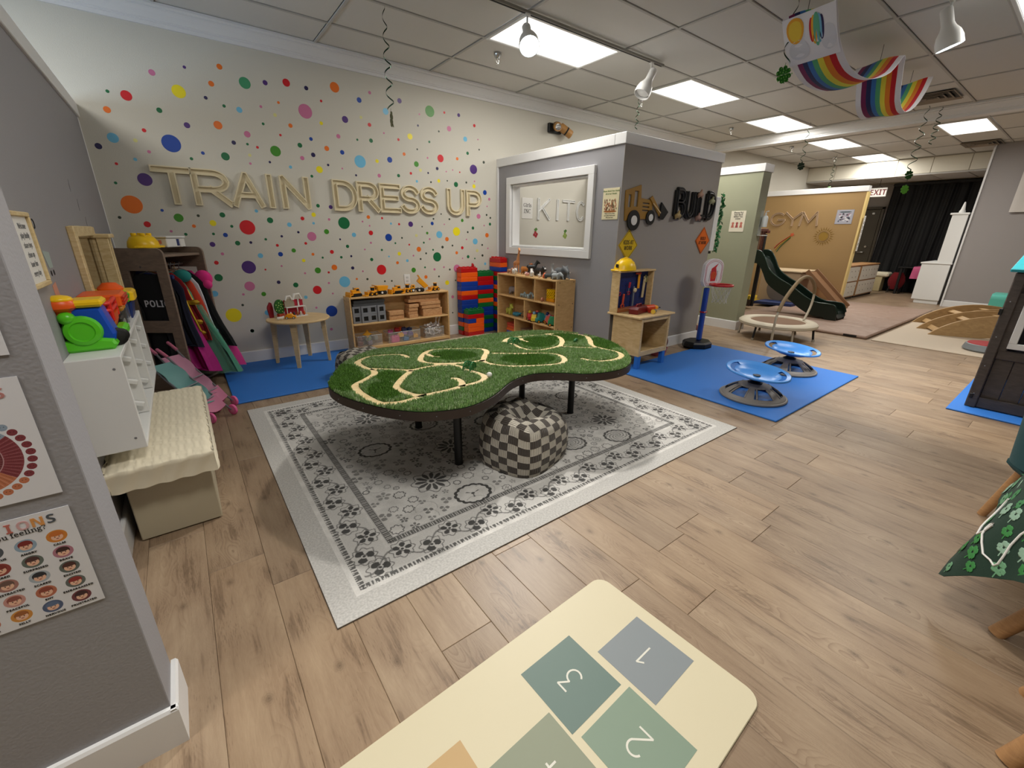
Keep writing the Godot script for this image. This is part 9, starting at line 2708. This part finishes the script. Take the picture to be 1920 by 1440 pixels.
		if q[6] > 0:
			var many := 2 if q[6] == 5 else 1
			for k in many:
				var y: float = -q[2] - 0.07 - 0.19 * k
				part(t, "thread", G.new().tube([Vector3(0, -q[2] + 0.01, 0), Vector3(0, y + 0.03, 0)], 0.0015, 4), M.dark)
				if q[6] == 4:
					part(t, "ball", G.new().ball(Vector3(0, y + 0.03, 0), Vector3.ONE * 0.035, 12, 8), mat(Color(0.55, 0.72, 0.5), 0.2, 0.5))
					continue
				var leafm := mat([Color(0.30, 0.33, 0.10), Color(0.13, 0.42, 0.10), Color(0.04, 0.13, 0.06), Color(0.2, 0.4, 0.1), Color(0.10, 0.30, 0.10)][q[6] - 1] if k == 0 else Color(0.35, 0.62, 0.2), 0.4, 0.2)
				var turn := PI / 2 - 0.2 if q[6] == 1 else -0.6
				for p in 4:
					var a := TAU * p / 4 + PI / 4 + 0.3
					var lf := G.new().at(Transform3D(Basis(Vector3.UP, turn) * Basis(Vector3.BACK, a), Vector3(0, y, 0)))
					var hp := PackedVector2Array()
					for e in 18:
						var b := TAU * e / 18
						hp.append(Vector2(0.034 + 0.0021 * (13.0 * cos(b) - 5.0 * cos(2 * b) - 2.0 * cos(3 * b) - cos(4 * b)), 0.0021 * 16.0 * pow(sin(b), 3.0)))
					lf.prism(hp, -0.0015, 0.0015)
					part(t, "leaf", lf, leafm)
				part(t, "stalk", G.new().tube([Vector3(0, y, 0), Vector3(0.01, y - 0.06, 0.01)], 0.004, 5), leafm)
				if q[6] == 2:
					for p in 22:
						var a := p * 2.4
						var rr := 0.014 + 0.0024 * p
						var v := Basis(Vector3.UP, turn) * Vector3(cos(a) * rr, sin(a) * rr, 0.003)
						part(t, "glitter_dot", G.new().ball(v + Vector3(0, y, 0), Vector3(0.006, 0.006, 0.003), 6, 4), mat(Color(0.45, 0.75, 0.3), 0.3, 0.3))
	var spr := [[2.96, 1.0, "chrome ceiling sprinkler nearest, beside the lit spotlight"], [5.32, 0.97, "chrome ceiling sprinkler behind the hanging white spotlight"], [7.81, 0.91, "chrome ceiling sprinkler before the white beam"], [10.26, 0.89, "brownish ceiling sprinkler just past the beam"], [12.28, 0.99, "farthest ceiling sprinkler near the soffit"]]
	for q in spr:
		var t := thing("sprinkler", q[2], "sprinkler", Vector3(q[0], CEIL - 0.003, q[1]), 0.0, "ceiling sprinklers")
		part(t, "cup", G.new().lathe([Vector2(0.04, 0), Vector2(0.04, -0.006), Vector2(0.028, -0.035), Vector2(0.02, -0.045), Vector2(0, -0.045)], 20), M.chrome)
		part(t, "frame", G.new().tube([Vector3(-0.012, -0.045, 0), Vector3(-0.014, -0.07, 0), Vector3(0, -0.085, 0), Vector3(0.014, -0.07, 0), Vector3(0.012, -0.045, 0)], 0.004, 6), M.chrome)
		part(t, "deflector", G.new().at(tf(Vector3(0, -0.09, 0))).lathe([Vector2(0, 0.004), Vector2(0.018, 0.003), Vector2(0.018, 0), Vector2(0, 0)], 16), M.chrome)
	for q in [[8.1, 3.35, 0.5, 0.5, "square ceiling air vent beside the end of the rainbow banner"], [12.5, 3.3, 0.6, 0.5, "ceiling air vent near the top of the right wall"]]:
		var t := thing("air_vent", q[4], "air vent", Vector3(q[0], CEIL - 0.006, q[1]), 0.0, "ceiling air vents")
		part(t, "backing", box(Vector3(q[2], 0.004, q[3]), 0.0, Vector3(0, 0.004, 0)), M.black)
		for k in 4:
			var s := 1.0 - 0.24 * k
			var g := G.new()
			for e in [-1.0, 1.0]:
				g.at(tf(Vector3(0, -0.004 - 0.003 * k, e * q[3] / 2 * s), e * 0.6)).box(Vector3.ZERO, Vector3(q[2] * s, 0.006, 0.035))
				g.at(tf(Vector3(e * q[2] / 2 * s, -0.004 - 0.003 * k, 0), 0, 0, -e * 0.6)).box(Vector3.ZERO, Vector3(0.035, 0.006, q[3] * s))
			part(t, "louvre", g, mat(Color(0.55, 0.5, 0.44), 0.5))
